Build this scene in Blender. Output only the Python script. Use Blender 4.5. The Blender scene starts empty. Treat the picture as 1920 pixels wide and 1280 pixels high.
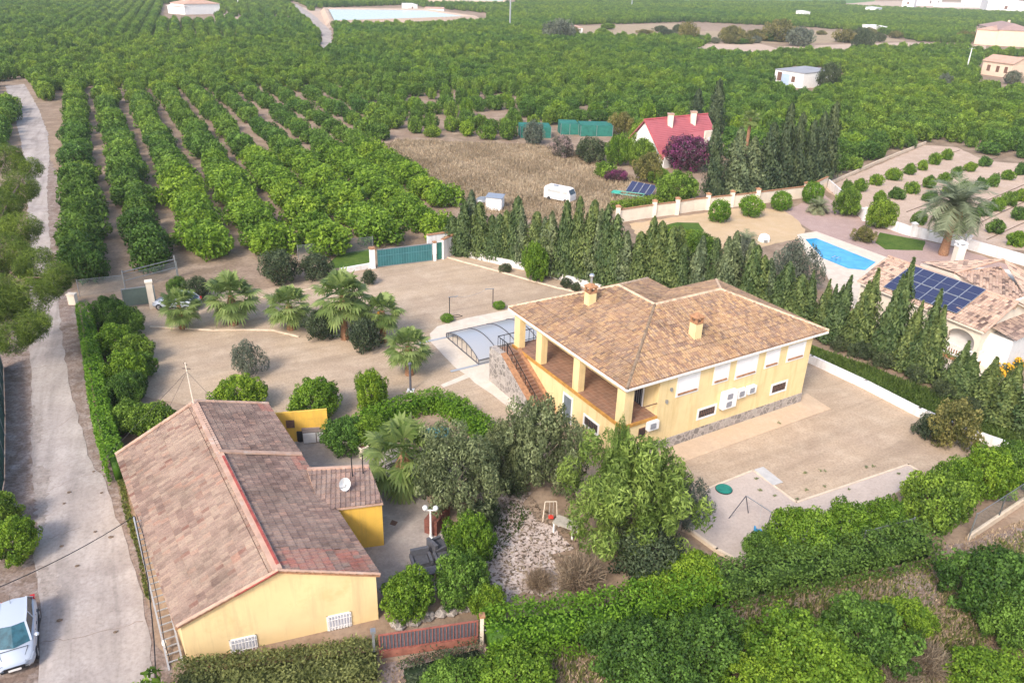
import bpy, bmesh, math, random
import numpy as np
from mathutils import Vector, Matrix
R_ = math.radians
SC = bpy.context.scene
COL = SC.collection

# ------------------------------------------------------------------ camera
CAM_H, FPX, PITCH, ROLL = 30.0, 1470.0, R_(25.55), R_(-1.72)
_R0 = np.array([1, 0, 0.]); _F = np.array([0, math.cos(PITCH), -math.sin(PITCH)]); _D0 = np.array([0, -math.sin(PITCH), -math.cos(PITCH)])
_R = math.cos(ROLL)*_R0 + math.sin(ROLL)*_D0
_D = -math.sin(ROLL)*_R0 + math.cos(ROLL)*_D0
cam = bpy.data.cameras.new('camera'); camo = bpy.data.objects.new('camera', cam); COL.objects.link(camo)
cam.sensor_width = 36.0; cam.lens = FPX/1920*36.0; cam.clip_start = .5; cam.clip_end = 12000
M = Matrix.Identity(4)
for i in range(3):
    M[i][0] = _R[i]; M[i][1] = -_D[i]; M[i][2] = -_F[i]
M[2][3] = CAM_H
camo.matrix_world = M
SC.camera = camo

# ------------------------------------------------------------------ light
SUN_EL, SUN_AZ = R_(41), math.atan2(-.88, -.47)     # direction towards the sun, world XY angle
W = bpy.data.worlds.new('World'); SC.world = W; W.use_nodes = True
nt = W.node_tree; bg = nt.nodes['Background']
sky = nt.nodes.new('ShaderNodeTexSky'); sky.sky_type = 'NISHITA'; sky.sun_disc = False
sky.sun_elevation = SUN_EL; sky.sun_rotation = math.pi/2 - SUN_AZ
sky.dust_density = 2.5; sky.air_density = 1.0; sky.ozone_density = .6
nt.links.new(sky.outputs[0], bg.inputs[0]); bg.inputs[1].default_value = .15
sl = bpy.data.lights.new('sun', 'SUN'); so = bpy.data.objects.new('sun', sl); COL.objects.link(so)
sl.energy = 1.5; sl.angle = R_(14); sl.color = (1, .94, .85)
sd = Vector((math.cos(SUN_AZ)*math.cos(SUN_EL), math.sin(SUN_AZ)*math.cos(SUN_EL), math.sin(SUN_EL)))
so.rotation_euler = (-sd).to_track_quat('-Z', 'Y').to_euler()
SC.view_settings.view_transform = 'Standard'; SC.view_settings.look = 'None'
SC.view_settings.exposure = 1.1; SC.view_settings.gamma = 1
SC.cycles.use_denoising = True
SC.cycles.max_bounces = 5; SC.cycles.diffuse_bounces = 3; SC.cycles.transmission_bounces = 3; SC.cycles.transparent_max_bounces = 4
SC.cycles.volume_bounces = 0

# ------------------------------------------------------------------ helpers
def ray(px, py):
    return _F + _R*(px-960)/FPX + _D*(py-640)/FPX
def at(px, py, z=0.0):
    """world point at height z seen at this spot of the survey photograph (1920 x 1280)"""
    d = ray(px, py); t = (z-CAM_H)/d[2]
    return Vector((d[0]*t, d[1]*t, z))
def at2(px, py, z=0.0):
    p = at(px, py, z); return (p.x, p.y)
def hit(px, py, P, n):
    d = Vector(ray(px, py)); o = Vector((0, 0, CAM_H)); n = Vector(n)
    t = (Vector(P)-o).dot(n)/d.dot(n); return o+d*t
def proj(P):
    v = np.array(P)-np.array([0, 0, CAM_H]); c = v@_F
    return 960+FPX*(v@_R)/c, 640+FPX*(v@_D)/c

def tag(o, label=None, cat=None, group=None, kind=None):
    if label: o['label'] = label
    if cat: o['category'] = cat
    if group: o['group'] = group
    if kind: o['kind'] = kind
    return o
def thing(name, label, cat, loc=(0, 0, 0), rz=0, group=None):
    o = bpy.data.objects.new(name, None); COL.objects.link(o)
    o.location = loc; o.rotation_euler = (0, 0, rz); o.empty_display_size = .2
    return tag(o, label, cat, group)
def inst(name, mesh, parent=None, loc=(0, 0, 0), scale=(1, 1, 1), rz=0):
    o = bpy.data.objects.new(name, mesh); COL.objects.link(o)
    o.parent = parent; o.location = loc; o.scale = scale; o.rotation_euler = (0, 0, rz)
    return o

class MB:
    def __init__(s): s.v = []; s.f = []; s.t = []; s.cur = .5
    def add(s, vs, fs):
        b = len(s.v); s.v += [tuple(x) for x in vs]
        for f in fs: s.f.append([b+i for i in f]); s.t.append(s.cur)
        return s
    def box(s, x0, x1, y0, y1, z0, z1):
        return s.add([(x0,y0,z0),(x1,y0,z0),(x1,y1,z0),(x0,y1,z0),(x0,y0,z1),(x1,y0,z1),(x1,y1,z1),(x0,y1,z1)],
              [(0,3,2,1),(4,5,6,7),(0,1,5,4),(1,2,6,5),(2,3,7,6),(3,0,4,7)])
    def bar(s, a, b, w, h=None, up=(0,0,1)):
        a = Vector(a); b = Vector(b); d = (b-a).normalized(); up = Vector(up); h = h or w
        x = d.cross(up)
        if x.length < 1e-4: x = d.cross(Vector((1,0,0)))
        x.normalize(); y = x.cross(d); x *= w/2; y *= h/2
        return s.add([a-x-y, a+x-y, a+x+y, a-x+y, b-x-y, b+x-y, b+x+y, b-x+y],
              [(0,1,2,3),(7,6,5,4),(0,4,5,1),(1,5,6,2),(2,6,7,3),(3,7,4,0)])
    def prism(s, poly, z0, z1):
        n = len(poly); A = sum(poly[i][0]*poly[(i+1)%n][1]-poly[(i+1)%n][0]*poly[i][1] for i in range(n))
        if A < 0: poly = poly[::-1]
        return s.add([(p[0],p[1],z0) for p in poly]+[(p[0],p[1],z1) for p in poly],
              [tuple(range(n-1,-1,-1)), tuple(range(n,2*n))]+[(i,(i+1)%n,n+(i+1)%n,n+i) for i in range(n)])
    def slab(s, pts, th):
        """flat 3-D polygon pts (seen from above) given a thickness straight down"""
        n = len(pts); lo = [(p[0],p[1],p[2]-th) for p in pts]
        return s.add(list(pts)+lo, [tuple(range(n)), tuple(range(2*n-1,n-1,-1))]+[(i,n+i,n+(i+1)%n,(i+1)%n) for i in range(n)])
    def tube(s, pts, r, n=6, r2=None):
        pts = [Vector(p) for p in pts]; m = len(pts); vs = []
        for i, p in enumerate(pts):
            d = (pts[min(i+1,m-1)]-pts[max(i-1,0)]).normalized()
            x = d.cross(Vector((0,0,1)))
            if x.length < 1e-3: x = d.cross(Vector((1,0,0)))
            x.normalize(); y = d.cross(x)
            rr = r if r2 is None else r+(r2-r)*i/(m-1)
            vs += [p+x*rr*math.cos(2*math.pi*k/n)+y*rr*math.sin(2*math.pi*k/n) for k in range(n)]
        fs = [(i*n+k, i*n+(k+1)%n, (i+1)*n+(k+1)%n, (i+1)*n+k) for i in range(m-1) for k in range(n)]
        fs += [tuple(range(n-1,-1,-1)), tuple(range((m-1)*n, m*n))]
        return s.add(vs, fs)
    def lathe(s, prof, n=12, c=(0,0,0)):
        vs = [(c[0]+r*math.cos(2*math.pi*k/n), c[1]+r*math.sin(2*math.pi*k/n), c[2]+z) for r, z in prof for k in range(n)]
        m = len(prof)
        fs = [(i*n+k, i*n+(k+1)%n, (i+1)*n+(k+1)%n, (i+1)*n+k) for i in range(m-1) for k in range(n)]
        fs += [tuple(range(n-1,-1,-1)), tuple(range((m-1)*n, m*n))]
        return s.add(vs, fs)
    def blob(s, c, r, n=10, m=6):
        return s.lathe([(max(.001, math.sin(math.pi*i/m))*r[0], -math.cos(math.pi*i/m)*r[1]) for i in range(m+1)], n, c)
    def mesh(s, name, mat):
        used = sorted({i for f in s.f for i in f}); ix = {o: n for n, o in enumerate(used)}
        me = bpy.data.meshes.new(name); me.from_pydata([s.v[i] for i in used], [], [[ix[i] for i in f] for f in s.f])
        a = me.attributes.new('tint', 'FLOAT', 'FACE'); a.data.foreach_set('value', s.t)
        if mat: me.materials.append(mat)
        me.update(); return me
    def obj(s, name, mat, parent=None, **k):
        o = inst(name, s.mesh(name, mat), parent)
        return tag(o, **k) if k else o

# ------------------------------------------------------------------ materials
def N(nt, t, **k):
    n = nt.nodes.new(t)
    for a, b in k.items(): setattr(n, a, b)
    return n
def newmat(name):
    m = bpy.data.materials.new(name); m.use_nodes = True
    nt = m.node_tree; p = nt.nodes['Principled BSDF']
    return m, nt, p
def noise(nt, scale, detail=4, rough=.6, coord=None):
    n = N(nt, 'ShaderNodeTexNoise'); n.inputs['Scale'].default_value = scale; n.inputs['Detail'].default_value = detail; n.inputs['Roughness'].default_value = rough
    g = N(nt, 'ShaderNodeNewGeometry') if coord is None else coord
    nt.links.new(g.outputs['Position'] if coord is None else coord.outputs['Object'], n.inputs['Vector'])
    return n
def ramp(nt, src, stops, interp='LINEAR'):
    r = N(nt, 'ShaderNodeValToRGB'); e = r.color_ramp.elements; r.color_ramp.interpolation = interp
    while len(e) < len(stops): e.new(.5)
    for k, (p, c) in enumerate(stops):
        e[k].position = p; e[k].color = (*c, 1) if not isinstance(c, float) else (c, c, c, 1)
    nt.links.new(src, r.inputs[0]); return r
def mix(nt, a, b, fac, mode='MIX'):
    m = N(nt, 'ShaderNodeMix', data_type='RGBA', blend_type=mode)
    for sock, v in ((m.inputs[0], fac), (m.inputs[6], a), (m.inputs[7], b)):
        if isinstance(v, bpy.types.NodeSocket): nt.links.new(v, sock)
        elif isinstance(v, (int, float)): sock.default_value = v
        else: sock.default_value = (*v, 1)
    return m.outputs[2]
def bump(nt, p, h, strength=.3, dist=.05):
    b = N(nt, 'ShaderNodeBump'); b.inputs['Strength'].default_value = strength; b.inputs['Distance'].default_value = dist
    nt.links.new(h, b.inputs['Height']); nt.links.new(b.outputs[0], p.inputs['Normal'])

def plain(name, c, rough=.7, var=.12, scale=3., metal=0, spec=.3, bmp=0, stain=None, streak=None):
    m, nt, p = newmat(name); p.inputs['Roughness'].default_value = rough; p.inputs['Metallic'].default_value = metal; p.inputs['Specular IOR Level'].default_value = spec
    n = noise(nt, scale, 5); lo = tuple(x*(1-var*1.6) for x in c); hi = tuple(min(.95, x*(1+var)) for x in c)
    r = ramp(nt, n.outputs['Fac'], [(.3, lo), (.5, c), (.7, hi)]); col = r.outputs[0]
    if stain:
        n2 = noise(nt, stain[1], 6, .7); r2 = ramp(nt, n2.outputs['Fac'], [(stain[2], 0.), (stain[2]+.12, stain[3] if len(stain) > 3 else .7)])
        col = mix(nt, col, stain[0], r2.outputs[0])
    if streak:
        g = N(nt, 'ShaderNodeNewGeometry'); mp = N(nt, 'ShaderNodeMapping'); mp.inputs['Scale'].default_value = (2.2, 2.2, .22); nt.links.new(g.outputs['Position'], mp.inputs[0])
        n4 = N(nt, 'ShaderNodeTexNoise'); n4.inputs['Scale'].default_value = 1.; n4.inputs['Detail'].default_value = 6; n4.inputs['Roughness'].default_value = .65; nt.links.new(mp.outputs[0], n4.inputs['Vector'])
        r4 = ramp(nt, n4.outputs['Fac'], [(.50, 0.), (.70, .8)]); col = mix(nt, col, streak, r4.outputs[0])
    nt.links.new(col, p.inputs['Base Color'])
    if bmp: bump(nt, p, n.outputs['Fac'], bmp, .04)
    return m
def ground(name, a, b, c, s1=.05, s2=.6, s3=9., speck=.25, rough=.95, bmp=.4, along=None):
    """three soil colours mixed over large, medium and pebble scales"""
    m, nt, p = newmat(name); p.inputs['Roughness'].default_value = rough; p.inputs['Specular IOR Level'].default_value = .1
    n1 = noise(nt, s1, 5, .6); n2 = noise(nt, s2, 6, .65); n3 = noise(nt, s3, 3, .7)
    f1 = ramp(nt, n1.outputs['Fac'], [(.38, 0.), (.62, 1.)]); f2 = ramp(nt, n2.outputs['Fac'], [(.45, 0.), (.72, 1.)])
    col = mix(nt, a, b, f1.outputs[0]); col = mix(nt, col, c, f2.outputs[0])
    f3 = ramp(nt, n3.outputs['Fac'], [(.3, 1-speck), (.5, 1.), (.72, 1+speck*.6)])
    col = mix(nt, col, f3.outputs[0], 1.0, 'MULTIPLY')
    if along is not None:                                   # worn wheel lines and rain-washed streaks along one direction
        g = N(nt, 'ShaderNodeNewGeometry'); mp = N(nt, 'ShaderNodeMapping'); mp.vector_type = 'TEXTURE'; mp.inputs['Rotation'].default_value = (0, 0, along[0]); mp.inputs['Scale'].default_value = (1.1, 11., 1.); nt.links.new(g.outputs['Position'], mp.inputs[0])
        n6 = N(nt, 'ShaderNodeTexNoise'); n6.inputs['Scale'].default_value = 1.; n6.inputs['Detail'].default_value = 5; n6.inputs['Roughness'].default_value = .6; n6.inputs['Distortion'].default_value = .6; nt.links.new(mp.outputs[0], n6.inputs['Vector'])
        f6 = ramp(nt, n6.outputs['Fac'], [(.36, 1-along[1]), (.5, 1.), (.66, 1+along[1]*.6)]); col = mix(nt, col, f6.outputs[0], 1.0, 'MULTIPLY')
    nt.links.new(col, p.inputs['Base Color']); bump(nt, p, n3.outputs['Fac'], bmp, .05)
    return m
def leaf(name, c1, c2, c3=None, ov=.25, trans=.38, patch=.0):
    """foliage: colour runs c1 -> c2 over the leaf's own tint, hue and value vary from tree to tree"""
    m, nt, p = newmat(name); p.inputs['Roughness'].default_value = .55; p.inputs['Specular IOR Level'].default_value = .25
    a = N(nt, 'ShaderNodeAttribute', attribute_name='tint')
    r = ramp(nt, a.outputs['Fac'], [(.15, c1), (.6, tuple((x+y)/2 for x, y in zip(c1, c2))), (.95, c2)] + ([(1., c3)] if c3 else []))
    oi = N(nt, 'ShaderNodeObjectInfo')
    ro = ramp(nt, oi.outputs['Random'], [(0., (1-ov, 1-ov*.8, 1-ov*.5)), (.5, (1., 1., 1.)), (1., (1+ov*1.3, 1+ov*.7, 1+ov*.2))])
    col = mix(nt, r.outputs[0], ro.outputs[0], 1.0, 'MULTIPLY')
    if patch:
        n = noise(nt, .012, 3, .55); rr = ramp(nt, n.outputs['Fac'], [(.38, (1-patch, 1-patch*.5, 1+patch*.3)), (.5, (1., 1., 1.)), (.66, (1+patch, 1+patch*.6, .9))])
        col = mix(nt, col, rr.outputs[0], 1.0, 'MULTIPLY')
    nt.links.new(col, p.inputs['Base Color'])
    tr = N(nt, 'ShaderNodeBsdfTranslucent'); nt.links.new(col, tr.inputs[0])
    mx = N(nt, 'ShaderNodeMixShader'); mx.inputs[0].default_value = trans
    nt.links.new(p.outputs[0], mx.inputs[1]); nt.links.new(tr.outputs[0], mx.inputs[2])
    nt.links.new(mx.outputs[0], nt.nodes['Material Output'].inputs[0])
    return m
def tilemat(name, stops, wear, wscale=.7, rough=.85):
    m, nt, p = newmat(name); p.inputs['Roughness'].default_value = rough; p.inputs['Specular IOR Level'].default_value = .15
    a = N(nt, 'ShaderNodeAttribute', attribute_name='tint'); r = ramp(nt, a.outputs['Fac'], stops)
    n = noise(nt, wscale, 6, .7); f = ramp(nt, n.outputs['Fac'], [(.42, 0.), (.7, .75)])
    n2 = noise(nt, 14, 3); f2 = ramp(nt, n2.outputs['Fac'], [(.3, .75), (.6, 1.1)])
    n5 = noise(nt, .33, 7, .72); f5 = ramp(nt, n5.outputs['Fac'], [(.36, .74), (.5, 1.), (.66, 1.1)])
    col = mix(nt, r.outputs[0], wear, f.outputs[0]); col = mix(nt, col, f2.outputs[0], 1.0, 'MULTIPLY'); col = mix(nt, col, f5.outputs[0], 1.0, 'MULTIPLY')
    nt.links.new(col, p.inputs['Base Color']); return m
def stonemat(name, a, b, mortar, scale=2.6):
    m, nt, p = newmat(name); p.inputs['Roughness'].default_value = .9
    g = N(nt, 'ShaderNodeNewGeometry')
    v = N(nt, 'ShaderNodeTexVoronoi'); v.inputs['Scale'].default_value = scale
    e = N(nt, 'ShaderNodeTexVoronoi', feature='DISTANCE_TO_EDGE'); e.inputs['Scale'].default_value = scale
    nt.links.new(g.outputs['Position'], v.inputs['Vector']); nt.links.new(g.outputs['Position'], e.inputs['Vector'])
    r = ramp(nt, v.outputs['Color'], [(.1, a), (.5, b), (.9, tuple(x*.45 for x in a))])
    f = ramp(nt, e.outputs['Distance'], [(.03, 1.), (.09, 0.)])
    col = mix(nt, r.outputs[0], mortar, f.outputs[0]); nt.links.new(col, p.inputs['Base Color'])
    bump(nt, p, e.outputs['Distance'], .6, .05); return m

MT = {}
MT['soil'] = ground('orchard_soil', (.30,.21,.15), (.22,.16,.11), (.40,.30,.22), .03, .35, 3.)
MT['gravel'] = ground('yard_gravel', (.46,.345,.24), (.40,.298,.215), (.51,.395,.29), .10, .5, 7., .25, along=(R_(-60), .12))
MT['road'] = ground('worn_concrete', (.41,.35,.31), (.33,.28,.255), (.47,.41,.375), .16, .45, 5., .18, .9, .2, along=(R_(24), .18))
MT['verge'] = ground('earth_verge', (.26,.19,.155), (.20,.145,.115), (.38,.32,.29), .25, 1.4, 6., .4)
MT['deck'] = ground('cream_concrete', (.66,.56,.45), (.60,.51,.42), (.72,.62,.52), .2, 1.2, 6., .08, .85, .1)
MT['apron'] = ground('tinted_concrete', (.58,.42,.28), (.52,.39,.28), (.62,.47,.33), .2, 1.0, 6., .08, .85, .1)
MT['court'] = ground('grey_court', (.37,.31,.27), (.27,.235,.215), (.45,.385,.33), .25, .9, 6., .14, .9, .2)
MT['pad'] = ground('pale_sand', (.50,.41,.35), (.46,.375,.325), (.54,.45,.39), .2, .9, 6., .12)
MT['chips'] = ground('white_stone_chips', (.57,.465,.41), (.42,.33,.28), (.62,.53,.48), .4, 1.3, 6., .4)
MT['plough'] = ground('pale_tilled_soil', (.50,.37,.28), (.45,.33,.25), (.55,.42,.33), .05, .5, 4., .2)
MT['sand'] = ground('ochre_sand', (.55,.39,.23), (.50,.36,.22), (.58,.43,.28), .1, .6, 6., .12)
MT['pink'] = ground('pink_gravel', (.43,.30,.26), (.38,.27,.24), (.47,.34,.30), .1, .8, 6., .2)
MT['lawn'] = ground('lawn', (.07,.13,.02), (.11,.16,.03), (.05,.10,.02), .3, 1.5, 8., .4)
MT['farfield'] = ground('far_green_field', (.10,.20,.05), (.14,.24,.07), (.09,.17,.05), .01, .05, 1., .2)
MT['dryground'] = ground('dry_weeds_ground', (.37,.27,.18), (.31,.235,.15), (.44,.34,.23), .08, .6, 4., .3)
MT['yellow'] = plain('yellow_render', (.79,.60,.315), .85, .06, .8, stain=((.62,.43,.17), .9, .62, .5), streak=(.64,.46,.21))
MT['ochre'] = plain('ochre_render', (.74,.44,.075), .85, .08, 1.2, stain=((.50,.30,.08), 1.4, .6, .5), streak=(.55,.33,.08))
MT['farmyellow'] = plain('pale_yellow_render', (.78,.575,.30), .85, .06, .6, stain=((.66,.46,.22), .5, .55, .6), streak=(.60,.44,.24))
MT['white'] = plain('white_paint', (.82,.79,.76), .6, .05, 2.)
MT['wallwhite'] = plain('white_boundary_render', (.78,.74,.72), .85, .08, 1.2, stain=((.48,.42,.36), .9, .6, .6), streak=(.55,.48,.42))
MT['cream'] = plain('cream_render', (.78,.67,.54), .85, .06, 1.)
MT['pinkwall'] = plain('pinkish_render', (.72,.53,.40), .85, .06, .8)
MT['terracotta'] = plain('terracotta', (.37,.19,.10), .8, .25, 4.)
MT['terrafloor'] = plain('terrace_tiles', (.30,.145,.075), .6, .3, 2.2)
def tilefloor(name, a, b, grout, scale):
    m, nt, p = newmat(name); p.inputs['Roughness'].default_value = .6
    tc = N(nt, 'ShaderNodeTexCoord'); br = N(nt, 'ShaderNodeTexBrick'); br.offset = 0; br.inputs['Scale'].default_value = scale; br.inputs['Brick Width'].default_value = .5; br.inputs['Row Height'].default_value = .5; br.inputs['Mortar Size'].default_value = .025
    for k, c in (('Color1', a), ('Color2', b), ('Mortar', grout)): br.inputs[k].default_value = (*c, 1)
    nt.links.new(tc.outputs['Object'], br.inputs['Vector']); n = noise(nt, 1.3, 5); f = ramp(nt, n.outputs['Fac'], [(.3, .75), (.7, 1.2)])
    nt.links.new(mix(nt, br.outputs['Color'], f.outputs[0], 1.0, 'MULTIPLY'), p.inputs['Base Color']); return m
MT['terrafloor'] = tilefloor('terrace_tiles', (.29,.15,.095), (.22,.12,.08), (.33,.22,.16), 1.3)
MT['trim'] = plain('glazed_edge_tiles', (.50,.25,.06), .6, .2, 3.)
MT['dark'] = plain('dark_metal', (.035,.035,.04), .5, .1, 5., .4)
MT['grey'] = plain('galvanised', (.35,.36,.37), .45, .1, 5., .6)
MT['midgrey'] = plain('grey_plastic', (.10,.10,.115), .75, .15, 6.)
MT['alu'] = plain('aluminium', (.52,.53,.55), .4, .06, 5., .7)
MT['glass'] = plain('dark_glass', (.03,.04,.045), .12, .2, 2., 0, .6)
MT['brown'] = plain('brown_vent', (.16,.085,.06), .7, .2, 4.)
MT['bark'] = plain('bark', (.17,.12,.085), .95, .3, 6., bmp=.5)
MT['palebark'] = plain('pale_bark', (.34,.28,.22), .95, .3, 6., bmp=.5)
MT['palmbark'] = plain('palm_bark', (.30,.16,.09), .95, .35, 8., bmp=.6)
MT['wood'] = plain('old_wood', (.30,.24,.18), .9, .2, 6.)
MT['stone'] = stonemat('rubble_stone', (.40,.35,.31), (.30,.26,.235), (.46,.40,.35))
MT['kerb'] = plain('cream_kerb', (.66,.53,.40), .9, .1, 2.)
MT['redpaint'] = plain('faded_red_paint', (.34,.075,.06), .8, .3, 2.5)
MT['mortar'] = plain('pink_ridge_mortar', (.50,.32,.235), .9, .15, 1.5, stain=((.55,.45,.38), 1.2, .55, .7))
MT['rust'] = plain('rusty_red_iron', (.30,.10,.075), .8, .2, 4.)
MT['teal'] = plain('teal_sheet', (.04,.155,.165), .55, .15, 1.2)
MT['greennet'] = plain('green_shade_net', (.025,.155,.12), .8, .2, 1.5)
MT['screen'] = plain('dark_green_screen', (.03,.075,.06), .8, .2, 1.5)
MT['redroof'] = plain('pink_red_roof', (.43,.125,.14), .75, .08, .5)
MT['orange'] = plain('orange_fruit', (.75,.30,.02), .6, .2, 6.)
MT['flower'] = plain('yellow_blossom', (.70,.36,.02), .7, .25, 6.)

# ------------------------------------------------------------------ ground sheets
def resample(pts, step, jit, rng, closed=True):
    out = []; n = len(pts)
    for i in range(n if closed else n-1):
        a = Vector(pts[i]).to_2d(); b = Vector(pts[(i+1) % n]).to_2d(); L = (b-a).length; k = max(1, int(L/step)); d = b-a
        nn = Vector((-d.y, d.x)).normalized() if L > 0 else Vector((0, 0))
        for j in range(k):
            w = rng.uniform(-jit, jit) if j else rng.uniform(-jit, jit)*.4
            q = a+d*j/k+nn*w; out.append((q.x, q.y))
    return out
_sr = random.Random(3)
def sheet(name, pix, mat, z, jit=.12, step=.9, world=False, kind='structure', **k):
    pts = [Vector(p) if world else at(*p) for p in pix]
    pts = resample([(p.x, p.y) for p in pts], step, jit, _sr)
    bm = bmesh.new(); vs = [bm.verts.new((x, y, z)) for x, y in pts]
    f = bm.faces.new(vs); f.normal_update()
    if f.normal.z < 0: f.normal_flip()
    bmesh.ops.triangulate(bm, faces=[f], ngon_method='EAR_CLIP')
    me = bpy.data.meshes.new(name); bm.to_mesh(me); bm.free(); me.materials.append(mat)
    o = inst(name, me); tag(o, kind=kind, **k); return o

gm = MB(); S = 9000
gm.add([(-S,-200,0),(S,-200,0),(S,S,0),(-S,S,0)], [(0,1,2,3)])
gm.obj('ground', MT['soil'], kind='structure')
ROADPOLY = [(10,162),(46,158),(70,200),(90,250),(93,300),(88,350),(92,427),(98,500),(110,560),(116,640),(128,711),(147,780),(163,854),(200,904),(217,971),(240,1021),(253,1071),(267,1114),(283,1204),(287,1290),(290,1360),
            (60,1360),(72,1280),(75,1180),(70,1110),(64,1060),(72,960),(62,900),(58,854),(60,780),(60,711),(54,640),(55,560),(58,500),(55,427),(48,340),(45,300),(36,250),(24,205)]
sheet('road', ROADPOLY, MT['road'], .03, .12)
sheet('verge', [(0,560),(60,540),(75,430),(60,330),(95,300),(115,340),(118,430),(135,545),(150,600),(165,720),(190,800),(215,860),(235,960),(262,1040),(290,1150),(320,1290),(330,1370),(-60,1370),(-60,900),(-20,700)], MT['verge'], .012, .3)
YARD = [(190,580),(280,575),(290,560),(340,545),(480,545),(560,530),(640,512),(705,503),(835,482),(868,480),(1000,508),(1095,535),(1300,590),(1520,675),(1720,778),(1880,850),(1800,880),(1730,890),(1600,985),(1400,1060),(1290,1000),(1100,940),(1000,860),(925,830),(820,770),(640,800),(350,760),(262,740),(255,680)]
sheet('gravel_yard', YARD, MT['gravel'], .02, .15)
sheet('sand_pad', [(1327,916),(1412,882),(1493,942),(1703,871),(1728,888),(1600,985),(1396,1062),(1343,1034),(1285,992)], MT['pad'], .032, .03)
sheet('stone_chip_garden', [(905,900),(955,905),(1000,955),(1045,985),(1060,1010),(1050,1060),(1010,1110),(940,1135),(905,1120),(890,1050),(905,970)], MT['chips'], .016, .8, .7)
sheet('farm_court', [(520,830),(700,805),(790,880),(800,940),(850,1000),(860,1080),(800,1120),(730,1130),(700,1100),(560,880)], MT['court'], .024, .15)
DECK = [(820,612),(873,597),(960,580),(1030,575),(1060,640),(1050,720),(1010,830),(985,800),(955,765),(923,740),(890,718),(880,708),(832,727),(826,722),(872,702),(853,689),(808,642),(806,626)]
sheet('pool_deck', DECK, MT['deck'], .036, .02)
sheet('dry_field', [(690,290),(745,262),(880,268),(1000,272),(1080,285),(1150,315),(1215,350),(1180,395),(1050,420),(900,400),(850,370),(780,325)], MT['dryground'], .012, .6, 2.)
sheet('plantation_soil', [(1545,352),(1640,312),(1735,272),(1795,277),(1850,303),(2000,312),(2100,480),(1810,465),(1700,440),(1620,412)], MT['plough'], .02, .2, 1.5)
sheet('garden_sand', [(1180,420),(1260,408),(1400,388),(1480,395),(1510,430),(1500,446),(1400,470),(1330,480),(1200,450)], MT['sand'], .016, .2)
sheet('pink_gravel', [(1470,395),(1545,365),(1625,416),(1700,442),(1810,470),(1900,500),(1900,560),(1700,520),(1640,478),(1520,432)], MT['pink'], .018, .2)
sheet('garden_lawn', [(1650,436),(1735,452),(1730,470),(1660,468),(1640,455)], MT['lawn'], .026, .1)
sheet('round_lawn', [(1235,425),(1270,417),(1310,418),(1320,432),(1300,450),(1250,455)], MT['lawn'], .026, .1)
sheet('terrace_paving', [(1540,495),(1600,520),(1640,500),(1700,540),(1740,600),(1960,760),(1960,860),(1880,800),(1700,640),(1570,560)], MT['deck'], .022, .05)
sheet('grass_bank', [(850,472),(1000,500),(1200,560),(1400,600),(1530,650),(1640,690),(1760,740),(1900,800),(1960,830),(1960,870),(1890,845),(1720,775),(1520,672),(1300,592),(1095,532),(1000,505),(870,478)], MT['lawn'], .028, .15)
sheet('gate_lawn', [(640,475),(698,466),(698,492),(645,502),(600,505)], MT['lawn'], .024, .1)
sheet('lower_track', [(700,1290),(720,1240),(900,1215),(1190,1150),(1400,1110),(1560,1080),(1700,1040),(1760,1030),(1900,990),(1960,1000),(1960,1060),(1780,1090),(1740,1150),(1650,1110),(1400,1150),(1390,1230),(1300,1180),(1090,1230),(1000,1290)], MT['verge'], .014, .3)
# far roads and fields
sheet('far_road', [(545,8),(556,8),(590,30),(606,45),(622,60),(622,92),(603,92),(604,66),(590,48),(570,32)], MT['road'], .05, .4, 6.)
sheet('reservoir_road', [(548,12),(600,18),(610,45),(622,50),(608,60),(575,30)], MT['plough'], .04, .4, 6.)
sheet('bare_field', [(1285,98),(1330,80),(1420,82),(1460,92),(1440,106),(1350,106)], MT['plough'], .04, 1, 8.)
sheet('track_strip', [(1460,88),(1700,80),(1850,86),(1850,94),(1700,92),(1560,98),(1450,106)], MT['plough'], .045, 1, 8.)
sheet('scrub_field', [(1020,68),(1080,50),(1290,44),(1285,66),(1080,72)], MT['dryground'], .04, 1.5, 8.)
sheet('reed_ground', [(1290,75),(1290,60),(1500,55),(1640,66),(1700,78),(1460,82)], MT['dryground'], .035, 1.5, 8.)
sheet('far_meadow', [(1240,3),(1280,-3),(1640,0),(1640,6),(1500,8),(1300,8)], MT['farfield'], .05, 1.5, 20.)
sheet('far_lot', [(1560,10),(1640,3),(1760,3),(1940,8),(1940,26),(1700,16)], MT['plough'], .06, 1.5, 20.)
sheet('lane_soil', [(410,22),(560,18),(545,45),(395,45)], MT['plough'], .03, 1.5, 8.)
# kerbs
def kerb(name, pix, w=.18, h=.12, label=None):
    pts = [at(*p) for p in pix]; mb = MB()
    for a, b in zip(pts, pts[1:]):
        d = (b-a).normalized(); mb.bar(a-d*.05+Vector((0,0,h/2)), b+d*.05+Vector((0,0,h/2)), w, h)
    return mb.obj(name, MT['kerb'], kind='structure')
kerb('kerb', [(283,614),(335,616),(400,620),(460,619),(512,620),(560,632)])
kerb('kerb', [(484,560),(500,558),(518,555)]); kerb('kerb', [(560,548),(585,542),(612,539)])
kerb('kerb', [(655,548),(672,536),(700,526)])
kerb('kerb', [(838,483),(870,492),(930,508),(1000,528),(1045,540),(1080,548)])
kerb('kerb', [(1327,916),(1412,882),(1493,942),(1703,871),(1728,887)], .14, .06)
kerb('kerb', [(1285,992),(1343,1034),(1395,1062)], .2, .25)

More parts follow.
